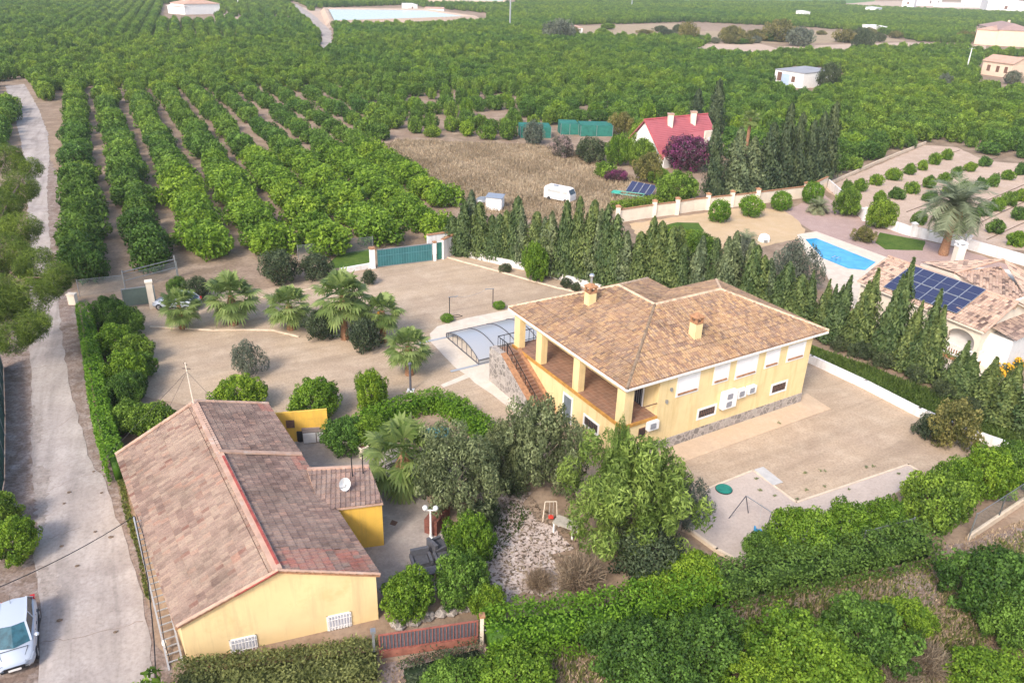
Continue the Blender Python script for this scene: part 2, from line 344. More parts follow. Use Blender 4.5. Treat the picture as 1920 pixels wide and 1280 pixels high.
# ------------------------------------------------------------------ foliage meshes
def quads_mesh(name, V4, tint, mat, extra=None):
    """V4 (n,4,3) quads, tint (n,); extra = MB of solid faces appended"""
    n = len(V4); vs = V4.reshape(-1, 3); loops = np.arange(4*n); starts = np.arange(n)*4; tot = np.full(n, 4)
    me = bpy.data.meshes.new(name)
    if extra:
        ev = np.array(extra.v, float); ef = extra.f
        el = np.array([i+4*n for f in ef for i in f]); et = np.array([len(f) for f in ef])
        starts = np.concatenate([starts, 4*n+np.concatenate([[0], np.cumsum(et)[:-1]])]); tot = np.concatenate([tot, et])
        loops = np.concatenate([loops, el]); vs = np.vstack([vs, ev]); tint = np.concatenate([tint, extra.t])
    me.vertices.add(len(vs)); me.vertices.foreach_set('co', vs.astype(np.float32).ravel())
    me.loops.add(len(loops)); me.loops.foreach_set('vertex_index', loops.astype(np.int32))
    me.polygons.add(len(starts)); me.polygons.foreach_set('loop_start', starts.astype(np.int32)); me.polygons.foreach_set('loop_total', tot.astype(np.int32))
    a = me.attributes.new('tint', 'FLOAT', 'FACE'); a.data.foreach_set('value', np.asarray(tint, np.float32))
    me.update(calc_edges=True); me.materials.append(mat); return me
def unit(v): return v/np.maximum(1e-9, np.linalg.norm(v, axis=-1, keepdims=True))
def leaf_quads(rng, pos, nrm, L, Wd, along=None, jl=.3):
    n = len(pos); r = rng.normal(size=(n, 3)) if along is None else along+rng.normal(size=(n, 3))*.25
    t = unit(r-nrm*np.sum(r*nrm, 1, keepdims=True)); b = np.cross(nrm, t)
    l = L*(1+rng.uniform(-jl, jl, (n, 1)))/2; w = Wd*(1+rng.uniform(-jl, jl, (n, 1)))/2
    fold = nrm*w*.35
    return np.stack([pos-t*l, pos+b*w+fold-t*l*.1, pos+t*l, pos-b*w+fold-t*l*.1], 1)
def blob_leaves(rng, n, blobs, up=.35, rnd=.75, keep=.62, zmin=.03):
    C = np.array([b[0] for b in blobs]); r = np.array([b[1] for b in blobs]); tb = np.array([b[2] if len(b) > 2 else rng.uniform(.22, .72) for b in blobs])
    P, Nn, T = [], [], []; got = 0
    while got < n:
        k = rng.choice(len(r), size=n, p=r**2/np.sum(r**2)); d = unit(rng.normal(size=(n, 3)))
        p = C[k]+d*(r[k]*(.72+.5*rng.random(n)**.8))[:, None]
        dist = np.linalg.norm(p[:, None]-C[None], axis=2)/r[None]; dist[np.arange(n), k] = 9
        ok = (dist.min(1) > keep) & (p[:, 2] > zmin)
        p, d, kk = p[ok], d[ok], k[ok]
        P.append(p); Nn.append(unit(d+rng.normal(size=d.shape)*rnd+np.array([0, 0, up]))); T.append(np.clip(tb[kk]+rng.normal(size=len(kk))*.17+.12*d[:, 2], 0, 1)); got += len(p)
    return np.vstack(P)[:n], np.vstack(Nn)[:n], np.concatenate(T)[:n]
def dome_blobs(rng, k, rz=.48, zc=.52, rb=(.30, .46), off=.62, core=.66, sat=2.2):
    """blobs on a unit crown: radius 1, height 1"""
    B = [((0, 0, zc), core*.8)]
    for i in range(k):
        u = (i+.5)/k; z = 1-1.75*u; a = i*2.39996+rng.uniform(-.5, .5); s = math.sqrt(max(0, 1-z*z)); o = off*rng.uniform(.85, 1.12)
        B.append(((s*math.cos(a)*o, s*math.sin(a)*o, zc+z*rz*.62*rng.uniform(.85, 1.1)), rng.uniform(*rb)))
    for i in range(int(k*sat)):
        z = rng.uniform(-.25, 1); a = rng.uniform(0, 6.28); s = math.sqrt(max(0, 1-z*z)); o = off*rng.uniform(1.25, 1.62)
        B.append(((s*math.cos(a)*o, s*math.sin(a)*o, zc+z*rz*rng.uniform(.8, 1.12)), rng.uniform(.10, .19), rng.uniform(.45, .9)))
    return B
def lump_blobs(rng, k, lump=.2, rz=.50, zc=.50, sq=1.0, lob=3, depth=.3, core=.62):
    """many small leafy shoots over an uneven body; unit radius and height"""
    B = [((0, 0, zc), core, .35)]; lb = rng.uniform(0, 6.28, lob); la = rng.uniform(.05, .22, lob)
    for i in range(k):
        u = (i+rng.random())/k; z = 1-1.72*u; a = i*2.39996+rng.uniform(-.35, .35); s = math.sqrt(max(0, 1-z*z))
        f = 1+sum(A*math.cos((j+1)*a+p)*s for j, (A, p) in enumerate(zip(la, lb)))+rng.uniform(-depth, depth*.6)
        r = lump*rng.uniform(.6, 1.35); B.append(((s*math.cos(a)*f*(1-r*.6), s*math.sin(a)*f*(1-r*.6), zc+z*rz*(f*.5+.5)*(1-r*.4)), r, rng.uniform(.15, .85)))
    return B
def crown_mesh(name, seed, n, L, Wd, mat, k=16, squash=.5, lumps=None, **kw):
    """unit crown (R = 1, h = 1); blobs are made in a space where z is stretched so leaves stay round"""
    rng = np.random.default_rng(seed); ls = {a: kw.pop(a) for a in ('up', 'rnd', 'keep') if a in kw}
    B = lump_blobs(rng, k, lumps, **kw) if lumps else dome_blobs(rng, k, **kw)
    H = squash*2                                            # nominal height in units of R
    B = [((b[0][0], b[0][1], b[0][2]*H), b[1]*min(1, H*.75+.25))+tuple(b[2:]) for b in B]
    p, nn, t = blob_leaves(rng, n, B, **ls)
    q = leaf_quads(rng, p, nn, L, Wd)
    zmax = np.percentile(p[:, 2], 99); q[:, :, 2] /= zmax; rr = np.percentile(np.linalg.norm(p[:, :2], axis=1), 97); q[:, :, :2] /= rr
    return quads_mesh(name, q, t, mat)
def trunk_mesh(name, mat, limbs=4, seed=0, fork=.35, r=.07):
    rng = random.Random(seed); mb = MB()
    mb.tube([(0,0,-.03), (rng.uniform(-.02,.02),0,fork*.5), (0,rng.uniform(-.03,.03),fork)], r, 7, r*.8)
    for i in range(limbs):
        a = i*2*math.pi/limbs+rng.uniform(-.4,.4); o = rng.uniform(.35,.6)
        mb.tube([(0,0,fork*.95), (math.cos(a)*o*.45, math.sin(a)*o*.45, fork+.2), (math.cos(a)*o, math.sin(a)*o, fork+rng.uniform(.35,.5))], r*.55, 5, r*.18)
    return mb.mesh(name, mat)

LM = {}
LM['citrus'] = leaf('citrus_leaves', (.056,.118,.014), (.240,.380,.052), ov=.32, patch=.25)
LM['lime'] = leaf('bright_citrus_leaves', (.075,.160,.012), (.280,.425,.040), ov=.2)
LM['hedge'] = leaf('hedge_leaves', (.070,.165,.012), (.235,.405,.030), ov=.1)
LM['green'] = leaf('fresh_green_leaves', (.080,.140,.025), (.27,.385,.090), ov=.15)
LM['olive'] = leaf('olive_leaves', (.090,.115,.045), (.34,.38,.175), ov=.15)
LM['grey'] = leaf('grey_green_leaves', (.085,.105,.075), (.245,.270,.185), ov=.12)
LM['dark'] = leaf('dark_leaves', (.030,.050,.022), (.140,.180,.085), ov=.2)
LM['cypress'] = leaf('cypress_sprays', (.055,.095,.030), (.215,.280,.090), ov=.2, trans=.28)
LM['cypressgrey'] = leaf('grey_cypress_sprays', (.065,.095,.045), (.245,.295,.140), ov=.18, trans=.2)
LM['darkcypress'] = leaf('dark_cypress_sprays', (.036,.060,.028), (.135,.175,.072), ov=.2, trans=.2)
LM['deep'] = leaf('deep_citrus_leaves', (.036,.085,.012), (.150,.265,.040), ov=.22)
LM['pine'] = leaf('pine_needles', (.045,.085,.014), (.27,.355,.045), ov=.05)
LM['palm'] = leaf('fan_palm_fronds', (.085,.145,.030), (.380,.460,.150), ov=.12)
LM['phoenix'] = leaf('feather_palm_fronds', (.12,.155,.075), (.42,.45,.27), ov=.1)
LM['skirt'] = leaf('dead_fronds', (.22,.12,.06), (.46,.28,.15), ov=.1, trans=.1)
LM['dryshrub'] = leaf('dry_twigs', (.14,.10,.07), (.36,.29,.20), ov=.15, trans=.1)
LM['dryhedge'] = leaf('dry_olive_hedge_leaves', (.10,.12,.03), (.33,.345,.115), ov=.1)
LM['creeper'] = leaf('creeper_leaves', (.062,.120,.020), (.215,.340,.060), ov=.1)
LM['magenta'] = leaf('magenta_blossom', (.06,.055,.04), (.31,.055,.19), ov=.15)
LM['oleander'] = leaf('oleander_blossom', (.06,.085,.045), (.52,.36,.33), ov=.1)
LM['autumn'] = leaf('ochre_leaves', (.10,.11,.03), (.33,.29,.09), ov=.12)
LM['weeds'] = leaf('dry_weed_blades', (.27,.20,.12), (.60,.47,.32), ov=.05, trans=.25)
LM['grass'] = leaf('grass_blades', (.045,.085,.015), (.16,.225,.05), ov=.05)
LM['vine'] = leaf('dull_hedge_leaves', (.065,.095,.022), (.27,.315,.085), ov=.1)

CROWN = {}
def crowns(key, seeds, n, L, Wd, mat, **kw):
    CROWN[key] = [crown_mesh(key.replace('-', '_')+'_crown', s, n, L, Wd, mat, **kw) for s in seeds]
crowns('orchard', (1, 2, 3, 4), 2400, .17, .10, LM['citrus'], k=46, squash=.60, lumps=.23)
crowns('orchardlime', (5, 6, 7), 2600, .165, .095, LM['lime'], k=50, squash=.60, lumps=.22)
crowns('orcharddeep', (8, 9), 2400, .17, .10, LM['deep'], k=46, squash=.60, lumps=.23)
crowns('citrus', (11, 12, 13), 12000, .085, .05, LM['citrus'], k=110, squash=.62, lumps=.15)
crowns('lime', (14, 15, 16), 12000, .085, .05, LM['lime'], k=110, squash=.62, lumps=.15, depth=.34)
crowns('bush', (17, 18), 2600, .17, .095, LM['citrus'], k=34, squash=.5, lumps=.24, depth=.4)
crowns('limebush', (19, 20), 2600, .17, .095, LM['lime'], k=34, squash=.5, lumps=.24, depth=.4)
crowns('ball', (21, 22), 4200, .11, .065, LM['hedge'], k=22, squash=.62, rb=(.34, .42), off=.6, sat=1.)
crowns('olive', (23, 24), 15000, .08, .03, LM['olive'], k=100, squash=.62, lumps=.15, depth=.42, core=.5, lob=4)
crowns('greyolive', (25,), 7000, .10, .033, LM['grey'], k=70, squash=.66, lumps=.17, depth=.45, core=.42, lob=4)
crowns('broad', (26, 27), 18000, .095, .026, LM['green'], k=120, squash=.7, lumps=.15, depth=.5, core=.45, lob=5)
crowns('dark', (28, 29), 6000, .10, .05, LM['dark'], k=60, squash=.6, lumps=.19, depth=.4)
crowns('autumn', (30,), 4500, .12, .065, LM['autumn'], k=50, squash=.6, lumps=.2, depth=.36)
crowns('greytree', (31,), 4500, .12, .065, LM['grey'], k=50, squash=.6, lumps=.2, depth=.42)
crowns('magenta', (32, 33), 6000, .10, .06, LM['magenta'], k=60, squash=.6, lumps=.2, depth=.36)
crowns('oleander', (34,), 4500, .11, .055, LM['oleander'], k=50, squash=.6, lumps=.2, depth=.36)
crowns('vine', (35,), 5000, .09, .045, LM['vine'], k=50, squash=.5, lumps=.2)
TRUNK = {'bark': [trunk_mesh('trunk_wood', MT['bark'], 4, s) for s in (1, 2)], 'pale': [trunk_mesh('trunk_pale_wood', MT['palebark'], 5, s, .3, .05) for s in (3, 4)]}

_tr = random.Random(77)
def tree(key, label, cat, loc, Rr, h, name='citrus_tree', group=None, trunk='bark', v=None, lean=None):
    t = thing(name, label, cat, loc, _tr.uniform(0, 6.28), group)
    c = CROWN[key]; m = c[_tr.randrange(len(c)) if v is None else v]
    inst('crown', m, t, (0, 0, h*.03), (Rr, Rr*_tr.uniform(.92, 1.08), h*.97))
    tm = TRUNK[trunk]; inst('trunk', tm[_tr.randrange(len(tm))], t, (0, 0, 0), (Rr, Rr, h*.8))
    if lean: t.rotation_euler = (lean[0], lean[1], t.rotation_euler.z)
    return t
def plant(key, px, py, Rr, h, label, cat='tree', name='citrus_tree', group=None, trunk='bark', zc=None, **k):
    """crown centre seen at (px, py)"""
    p = at(px, py, h*.5 if zc is None else zc); return tree(key, label, cat, (p.x, p.y, 0), Rr, h, name, group, trunk, **k)

# hedges -------------------------------------------------------------
def hedge(name, pts, w, h, mat, label, cat='hedge', dens=70, L=.2, Wd=.12, rough=.22, seed=5, round_=.35):
    rng = np.random.default_rng(seed); P = [Vector((p[0], p[1], 0)) for p in pts]
    t = thing(name, label, cat, P[0]); segs = [(a, b, (b-a).length) for a, b in zip(P, P[1:])]; tot = sum(s[2] for s in segs)
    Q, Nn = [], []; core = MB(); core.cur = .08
    for a, b, ln in segs:
        n = int(dens*1.7*ln*(w+2*h)); d = (b-a)/ln; nx = np.array([-d.y, d.x, 0]); s = rng.uniform(-.1, ln+.1, n)
        u = rng.uniform(0, w+2*h, n); side = np.where(u < h, -1, np.where(u > h+w, 1, 0))
        off = np.where(side == 0, u-h-w/2, side*w/2); z = np.where(side == -1, u, np.where(side == 1, u-h-w, h))
        edge = np.clip((np.abs(off)/(w/2)-.6)/.4, 0, 1)*np.clip((z/h-.6)/.4, 0, 1); z = z-edge*round_*.5*w*.5; off = off*(1-edge*round_*.4)
        base = np.array([a.x, a.y, 0])-np.array(P[0]); bump_ = .5*np.sin(s*1.9+a.x*3)+.5*np.sin(s*4.7+z*2+a.y)
        pos = base+np.outer(s, [d.x, d.y, 0])+np.outer(off, nx); pos[:, 2] = np.maximum(.05, z+bump_*rough*.6*(z/h))
        nrm = np.outer(side, nx)*1.0; nrm[side == 0] = (0, 0, 1.)
        pos += rng.normal(size=pos.shape)*rough*.45; pos[:, 2] = np.maximum(.03, pos[:, 2])
        Q.append(pos); Nn.append(unit(nrm+rng.normal(size=nrm.shape)*.75+np.array([0, 0, .3])))
        A = a-P[0]; B = b-P[0]
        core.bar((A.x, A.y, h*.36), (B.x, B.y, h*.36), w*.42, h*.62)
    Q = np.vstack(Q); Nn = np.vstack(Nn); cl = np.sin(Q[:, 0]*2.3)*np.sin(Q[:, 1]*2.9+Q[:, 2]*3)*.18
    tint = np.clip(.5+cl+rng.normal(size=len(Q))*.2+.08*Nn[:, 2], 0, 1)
    inst('foliage', quads_mesh(name+'_foliage', leaf_quads(rng, Q, Nn, L*.85, Wd*.8), tint, mat, core), t)
    return t

# cypress ------------------------------------------------------------
def cypress_mesh(name, seed, n, mat, L=.10, Wd=.035, spires=3, prof=1.0, spread=.5):
    """unit cypress: radius 1, height 1 (quads made in stretched space, scaled on the object)"""
    rng = np.random.default_rng(seed); P, Nn, T = [], [], []
    sp = [(0, 0, 1., 1.)]+[(spread*math.cos(a), spread*math.sin(a), rng.uniform(.62, .86), rng.uniform(.5, .7)) for a in rng.uniform(0, 6.28, spires)]
    wts = np.array([s[2]*s[3] for s in sp]); wts /= wts.sum()
    k = rng.choice(len(sp), n, p=wts); S_ = np.array(sp)[k]
    z = rng.uniform(0, 1, n)**1.15; r = np.minimum(1, (z+.03)/.14)**.6*(1-z)**(.72*prof)*S_[:, 3]*(1+.22*np.sin(z*21+k*2)*rng.uniform(.3, 1, n))
    a = rng.uniform(0, 6.28, n); r = r*(.65+.62*rng.random(n))*(1+.25*np.sin(a*4+z*9+k*2))
    pos = np.stack([S_[:, 0]*(1-z*.5)+r*np.cos(a), S_[:, 1]*(1-z*.5)+r*np.sin(a), z*S_[:, 2]], 1)
    out = np.stack([np.cos(a), np.sin(a), np.full(n, .25)], 1)
    nrm = unit(out+rng.normal(size=(n, 3))*.45); up = np.stack([np.cos(a)*.22, np.sin(a)*.22, np.ones(n)], 1)
    # stretched space: multiply z by 7 so sprays keep their shape, then divide back
    p2 = pos.copy(); p2[:, 2] *= 7; q = leaf_quads(rng, p2, nrm, L*6, Wd*6, along=up)
    q[:, :, 2] /= 7
    tint = np.clip(.48+.2*np.sin(a*3+z*17)+rng.normal(size=n)*.17, 0, 1)
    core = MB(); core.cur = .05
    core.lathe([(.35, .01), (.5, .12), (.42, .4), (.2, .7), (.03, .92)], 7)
    return quads_mesh(name, q, tint, mat, core)
CYP = [cypress_mesh('cypress_crown', s, 6500, LM['cypress'], L=.055, Wd=.02, spires=sp, spread=.55, prof=.8) for s, sp in ((1, 2), (2, 3), (3, 4), (8, 3))]
CYPR = [cypress_mesh('open_cypress_crown', s, 5500, LM['cypress'], L=.055, Wd=.02, spires=3, spread=.6, prof=1.45) for s in (11, 12, 13)]
CYPG = [cypress_mesh('grey_cypress_crown', s, 5500, LM['cypressgrey'], L=.06, Wd=.02, spires=sp, spread=.45) for s, sp in ((4, 2), (5, 3))]
CYPTALL = [cypress_mesh('tall_cypress_crown', s, 5000, LM['darkcypress'], spires=2, spread=.35, prof=.75, L=.055, Wd=.02) for s in (6, 7)]
_stem = MB(); _stem.tube([(0,0,-.02),(0,0,.3),(0,0,.55)], .10, 6, .03); STEM = _stem.mesh('stem_wood', MT['bark'])
def cypress(loc, Rr, h, label, group=None, mesh=None, tilt=(0, 0), name='cypress'):
    t = thing(name, label, 'cypress', loc, _tr.uniform(0, 6.28), group); t.rotation_euler.x = tilt[0]; t.rotation_euler.y = tilt[1]
    inst('crown', mesh or _tr.choice(CYP), t, (0, 0, h*.02), (Rr, Rr, h)); inst('trunk', STEM, t, (0, 0, 0), (Rr*.9, Rr*.9, h*.6)); return t

# palms --------------------------------------------------------------
def fan_palm_meshes(seed, n=48, r=1.0):
    """crown of fan leaves, radius about 1; origin at the top of the trunk"""
    rng = np.random.default_rng(seed); Q, T = [], []
    for i in range(n):
        u = (i+.5)/n; el = math.radians(86-135*u**.85)+rng.normal()*.12; a = i*2.39996+rng.normal()*.2
        d = np.array([math.cos(a)*math.cos(el), math.sin(a)*math.cos(el), math.sin(el)]); side = np.array([-math.sin(a), math.cos(a), 0]); up = np.cross(d, side)*-1
        pl = (.46+.22*rng.random())*r; o = d*.05; e = d*pl+np.array([0, 0, -.06*pl])
        w = .018; Q.append([o-side*w, o+side*w, e+side*w*.6, e-side*w*.6]); T.append(.55)
        ns = 15; fl = (.40+.14*rng.random())*r; tt = rng.uniform(.3, .72)
        for j in range(ns):
            b = math.radians(-112+224*j/(ns-1)); fd = d*math.cos(b)+side*math.sin(b); fd = fd+up*.10*math.cos(b); ln = fl*(1-.22*abs(b)/2)*rng.uniform(.88, 1.08)
            s2 = np.cross(fd, up); s2 /= np.linalg.norm(s2)+1e-9; wd = ln*.082
            m = e+fd*ln*.62; tip = e+fd*ln+np.array([0, 0, -.22*ln*rng.uniform(.3, 2.0)])
            Q.append([e, m+s2*wd+up*.01, tip, m-s2*wd+up*.01]); T.append(np.clip(tt+rng.normal()*.12, 0, 1))
    return quads_mesh('fan_palm_crown', np.array(Q), np.array(T), LM['palm'])
def skirt_mesh(seed, r=.42, h=.8, n=240):
    rng = np.random.default_rng(seed); a = rng.uniform(0, 6.28, n); z0 = -rng.uniform(.0, .35, n)*h
    rr = r*rng.uniform(.7, 1.1, n); p0 = np.stack([np.cos(a)*rr*.45, np.sin(a)*rr*.45, z0], 1); p1 = np.stack([np.cos(a)*rr, np.sin(a)*rr, z0-h*.6*rng.uniform(.6, 1.1, n)], 1)
    sd = np.stack([-np.sin(a), np.cos(a), np.zeros(n)], 1)*.05
    return quads_mesh('dead_frond_skirt', np.stack([p0-sd, p0+sd, p1+sd*1.4, p1-sd*1.4], 1), rng.uniform(.2, .9, n), LM['skirt'])
FAN = [fan_palm_meshes(s) for s in (1, 2, 3)]; SKIRT = [skirt_mesh(s) for s in (1, 2)]
_pt = MB(); _pt.lathe([(.17,-.02),(.20,.05),(.15,.3),(.14,.55),(.15,.8),(.11,1.0)], 10); PALMTRUNK = _pt.mesh('palm_trunk_wood', MT['palmbark'])
def fan_palm(px, py, Rr, h, label, tr=1.0, fruit=None, skirt=1.0):
    """crown centre seen at (px, py); h is the height of the crown's heart"""
    p = at(px, py, h); t = thing('fan_palm', label, 'palm tree', (p.x, p.y, 0), _tr.uniform(0, 6.28))
    inst('crown', _tr.choice(FAN), t, (0, 0, h-.1), (Rr, Rr, Rr*.95)); inst('trunk', PALMTRUNK, t, (0, 0, 0), (tr*1.5, tr*1.5, h))
    if skirt: inst('dead_fronds', _tr.choice(SKIRT), t, (0, 0, h*.98), (skirt, skirt, min(1.4, h*.6)))
    if fruit:
        mb = MB(); r = random.Random(4)
        for i in range(7): mb.blob((.34+r.uniform(-.1,.1), r.uniform(-.12,.12), h-.75+i*.09), (.14, .13), 7, 5)
        o = mb.obj('fruit_bunch', MT['orange'], t); o.rotation_euler.z = fruit-t.rotation_euler.z
    return t
def phoenix_mesh(seed, n=46, ln=1.0):
    rng = np.random.default_rng(seed); Q, T = [], []
    for i in range(n):
        u = (i+.5)/n; el = math.radians(82-105*u); a = i*2.39996+rng.normal()*.15
        h = np.array([math.cos(a), math.sin(a), 0]); side = np.array([-math.sin(a), math.cos(a), 0]); L = ln*rng.uniform(.85, 1.05); pts = []
        pos = np.zeros(3); e = el
        for s in range(9):
            pts.append(pos.copy()); pos = pos+(h*math.cos(e)+np.array([0, 0, math.sin(e)]))*L/8; e -= .17+.06*u
        tt = rng.uniform(.35, .7)
        for s in range(8):
            p, q = pts[s], pts[s+1]; w = .012; Q.append([p-side*w, p+side*w, q+side*w, q-side*w]); T.append(.6)
            d = unit(q-p); 
            for f in (0., .33, .66):
                for sg in (-1, 1):
                    b = p+(q-p)*f; g = unit(side*sg*.85+d*.6+np.array([0, 0, .12-.3*rng.random()])); l2 = .30*ln*(1-.55*abs((s+f)/8-.45)); wd = d*.018
                    Q.append([b-wd, b+wd, b+g*l2+wd*.2, b+g*l2-wd*.2]); T.append(np.clip(tt+rng.normal()*.12, 0, 1))
    return quads_mesh('feather_palm_crown', np.array(Q), np.array(T), LM['phoenix'])
PHOE = [phoenix_mesh(1)]
def phoenix(px, py, Rr, h, label, name='date_palm', tr=1.6, base=None, fruit=False):
    p = at(*base) if base else at(px, py, h); t = thing(name, label, 'palm tree', (p.x, p.y, 0), 1.3)
    inst('crown', PHOE[0], t, (0, 0, h-.1), (Rr, Rr, Rr)); inst('trunk', PALMTRUNK, t, (0, 0, 0), (tr, tr, h))
    if fruit:
        for k in range(5):
            mb = MB(); r = random.Random(k); a = k*1.25
            for i in range(9): mb.blob((.75*math.cos(a)+r.uniform(-.2,.2), .75*math.sin(a)+r.uniform(-.2,.2), h-1.3+i*.12), (.16, .13), 6, 4)
            mb.obj('fruit_bunch', MT['orange'], t)
        inst('dead_fronds', SKIRT[0], t, (0, 0, h*.9), (2.4, 2.4, 2.2))
    return t
# twiggy shrub ---------------------------------------------------------
def twig_mesh(name, seed, n, mat, w=.012):
    rng = np.random.default_rng(seed); Q, T = [], []
    el = rng.uniform(.35, 1.5, n); a = rng.uniform(0, 6.28, n); L = rng.uniform(.5, 1.0, n)
    for i in range(n):
        d = np.array([math.cos(a[i])*math.cos(el[i]), math.sin(a[i])*math.cos(el[i]), math.sin(el[i])]); p = d*.1; s = unit(np.cross(d, rng.normal(size=3)))*w
        m = d*L[i]*.55; e = m+unit(d+rng.normal(size=3)*.35+np.array([0,0,-.15]))*L[i]*.45; t = rng.uniform(.1, 1)
        Q.append([p-s, p+s, m+s*.8, m-s*.8]); T.append(t); Q.append([m-s*.8, m+s*.8, e+s*.3, e-s*.3]); T.append(t)
        for k in range(2):
            f = m+(e-m)*rng.random(); g = f+unit(d+rng.normal(size=3)*.7)*.22; Q.append([f-s*.5, f+s*.5, g+s*.3, g-s*.3]); T.append(t)
    return quads_mesh(name, np.array(Q), np.array(T), mat)
TWIG = twig_mesh('bare_twigs', 3, 900, LM['dryshrub'])
def blades(name, poly, n, hgt, wd, mat, rng, z=0.0, lean=.35, clump=.0, **k):
    """loose grass: one stuff object of blades over a ground polygon"""
    P = np.array([at2(*p) for p in poly]); lo, hi = P.min(0), P.max(0); out = []
    while sum(len(o) for o in out) < n:
        q = rng.uniform(lo, hi, (n, 2)); out.append(q[inside(q, P)])
    q = np.vstack(out)[:n]; m = len(q)
    a = rng.uniform(0, 6.28, m); s = np.stack([np.cos(a), np.sin(a), np.zeros(m)], 1)*wd/2; h = hgt*rng.uniform(.45, 1.25, m)
    if clump: h = h*(.55+.45*(np.sin(q[:, 0]*.9)*np.sin(q[:, 1]*.7+q[:, 0]*.3)+1))
    b = np.column_stack([q, np.full(m, z)]); tip = b+np.stack([rng.normal(size=m)*lean*h, rng.normal(size=m)*lean*h, h], 1); mid = b*.5+tip*.5+rng.normal(size=(m, 3))*.04
    t = np.clip(.5+.22*np.sin(q[:, 0]*.35+1)*np.sin(q[:, 1]*.28)+rng.normal(size=m)*.2, 0, 1)
    o = inst(name, quads_mesh(name, np.stack([b-s, b+s, tip+s*.15, mid-s*1.1], 1), t, mat)); return tag(o, kind='stuff', **k)
def inside(q, poly):
    x, y = q[:, 0], q[:, 1]; n = len(poly); r = np.zeros(len(q), bool); j = n-1
    for i in range(n):
        xi, yi = poly[i]; xj, yj = poly[j]
        r ^= ((yi > y) != (yj > y)) & (x < (xj-xi)*(y-yi)/(yj-yi+1e-12)+xi); j = i
    return r

# ------------------------------------------------------------------ roofs
def clip_poly(sub, clip):
    """Sutherland-Hodgman: 2-D polygon sub by convex CCW polygon clip"""
    out = sub
    for i in range(len(clip)):
        ax, ay = clip[i]; bx, by = clip[(i+1) % len(clip)]; inp = out; out = []
        if not inp: return []
        def sd(p): return (bx-ax)*(p[1]-ay)-(by-ay)*(p[0]-ax)
        for j in range(len(inp)):
            p, q = inp[j-1], inp[j]; sp, sq = sd(p), sd(q)
            if sq >= 0:
                if sp < 0: t = sp/(sp-sq); out.append((p[0]+t*(q[0]-p[0]), p[1]+t*(q[1]-p[1])))
                out.append(q)
            elif sp >= 0: t = sp/(sp-sq); out.append((p[0]+t*(q[0]-p[0]), p[1]+t*(q[1]-p[1])))
    return out
def tiles(mb, poly, w=.24, l=.40, h=.06, tilt=.035, seed=0, flat=False, tint=None):
    """covers the planar convex polygon with rows of roof tiles, each its own strip set and tint"""
    rng = random.Random(seed); P = [Vector(p) for p in poly]; n = sum(((P[i]-P[0]).cross(P[i+1]-P[0]) for i in range(1, len(P)-1)), Vector())
    n.normalize()
    if n.z < 0: n = -n; P = P[::-1]
    V = (Vector((0,0,1))-n*n.z).normalized(); U = V.cross(n); O = P[0]
    C = [((p-O).dot(U), (p-O).dot(V)) for p in P]; A = sum(C[i-1][0]*C[i][1]-C[i][0]*C[i-1][1] for i in range(len(C)))
    if A < 0: C = C[::-1]
    u0 = min(c[0] for c in C); u1 = max(c[0] for c in C); v0 = min(c[1] for c in C); v1 = max(c[1] for c in C)
    prof = [(0, 0), (.22, .8), (.5, 1), (.78, .8), (1., 0)] if not flat else [(0, .9), (.2, .25), (.86, .25), (.93, 1.), (1., .9)]
    nv = int((v1-v0)/l)+1; nu = int((u1-u0)/w)+1
    for j in range(nv):
        off = rng.uniform(-.02, .02)
        for i in range(nu):
            mb.cur = rng.random() if tint is None else tint(rng, (i+.5)/nu, (j+.5)/nv)
            uo = u0+i*w; vo = v0+j*l+off; lift = rng.uniform(0, .012)
            for (fa, ha), (fb, hb) in zip(prof, prof[1:]):
                q = clip_poly([(uo+fa*w, vo), (uo+fb*w, vo), (uo+fb*w, vo+l), (uo+fa*w, vo+l)], C)
                if len(q) < 3: continue
                vs = []
                for u, v in q:
                    f = (u-uo)/w; g = (f-fa)/(fb-fa); z = (ha+(hb-ha)*g)*h+tilt*(1-(v-vo)/l)+lift+.01
                    vs.append(O+U*u+V*v+n*z)
                mb.add(vs, [tuple(range(len(vs)))])
                if not flat or True:
                    lo = [(u, v) for u, v in q if abs(v-vo) < 1e-5]
                    if len(lo) == 2:
                        a, b = [x for x in vs if abs((x-O).dot(V)-vo) < 1e-4][:2]; mb.add([a, b, b-n*(tilt+.02), a-n*(tilt+.02)], [(0, 1, 2, 3)])
    return mb
def ridge(mb, a, b, r=.13, step=.38, seed=0):
    a = Vector(a); b = Vector(b); k = max(1, int((b-a).length/step)); rng = random.Random(seed)
    for i in range(k):
        p = a+(b-a)*i/k; q = a+(b-a)*(i+1.08)/k; mb.cur = rng.random(); mb.tube([p+Vector((0,0,.03)), q+Vector((0,0,.055))], r, 8, r*.9)
    return mb
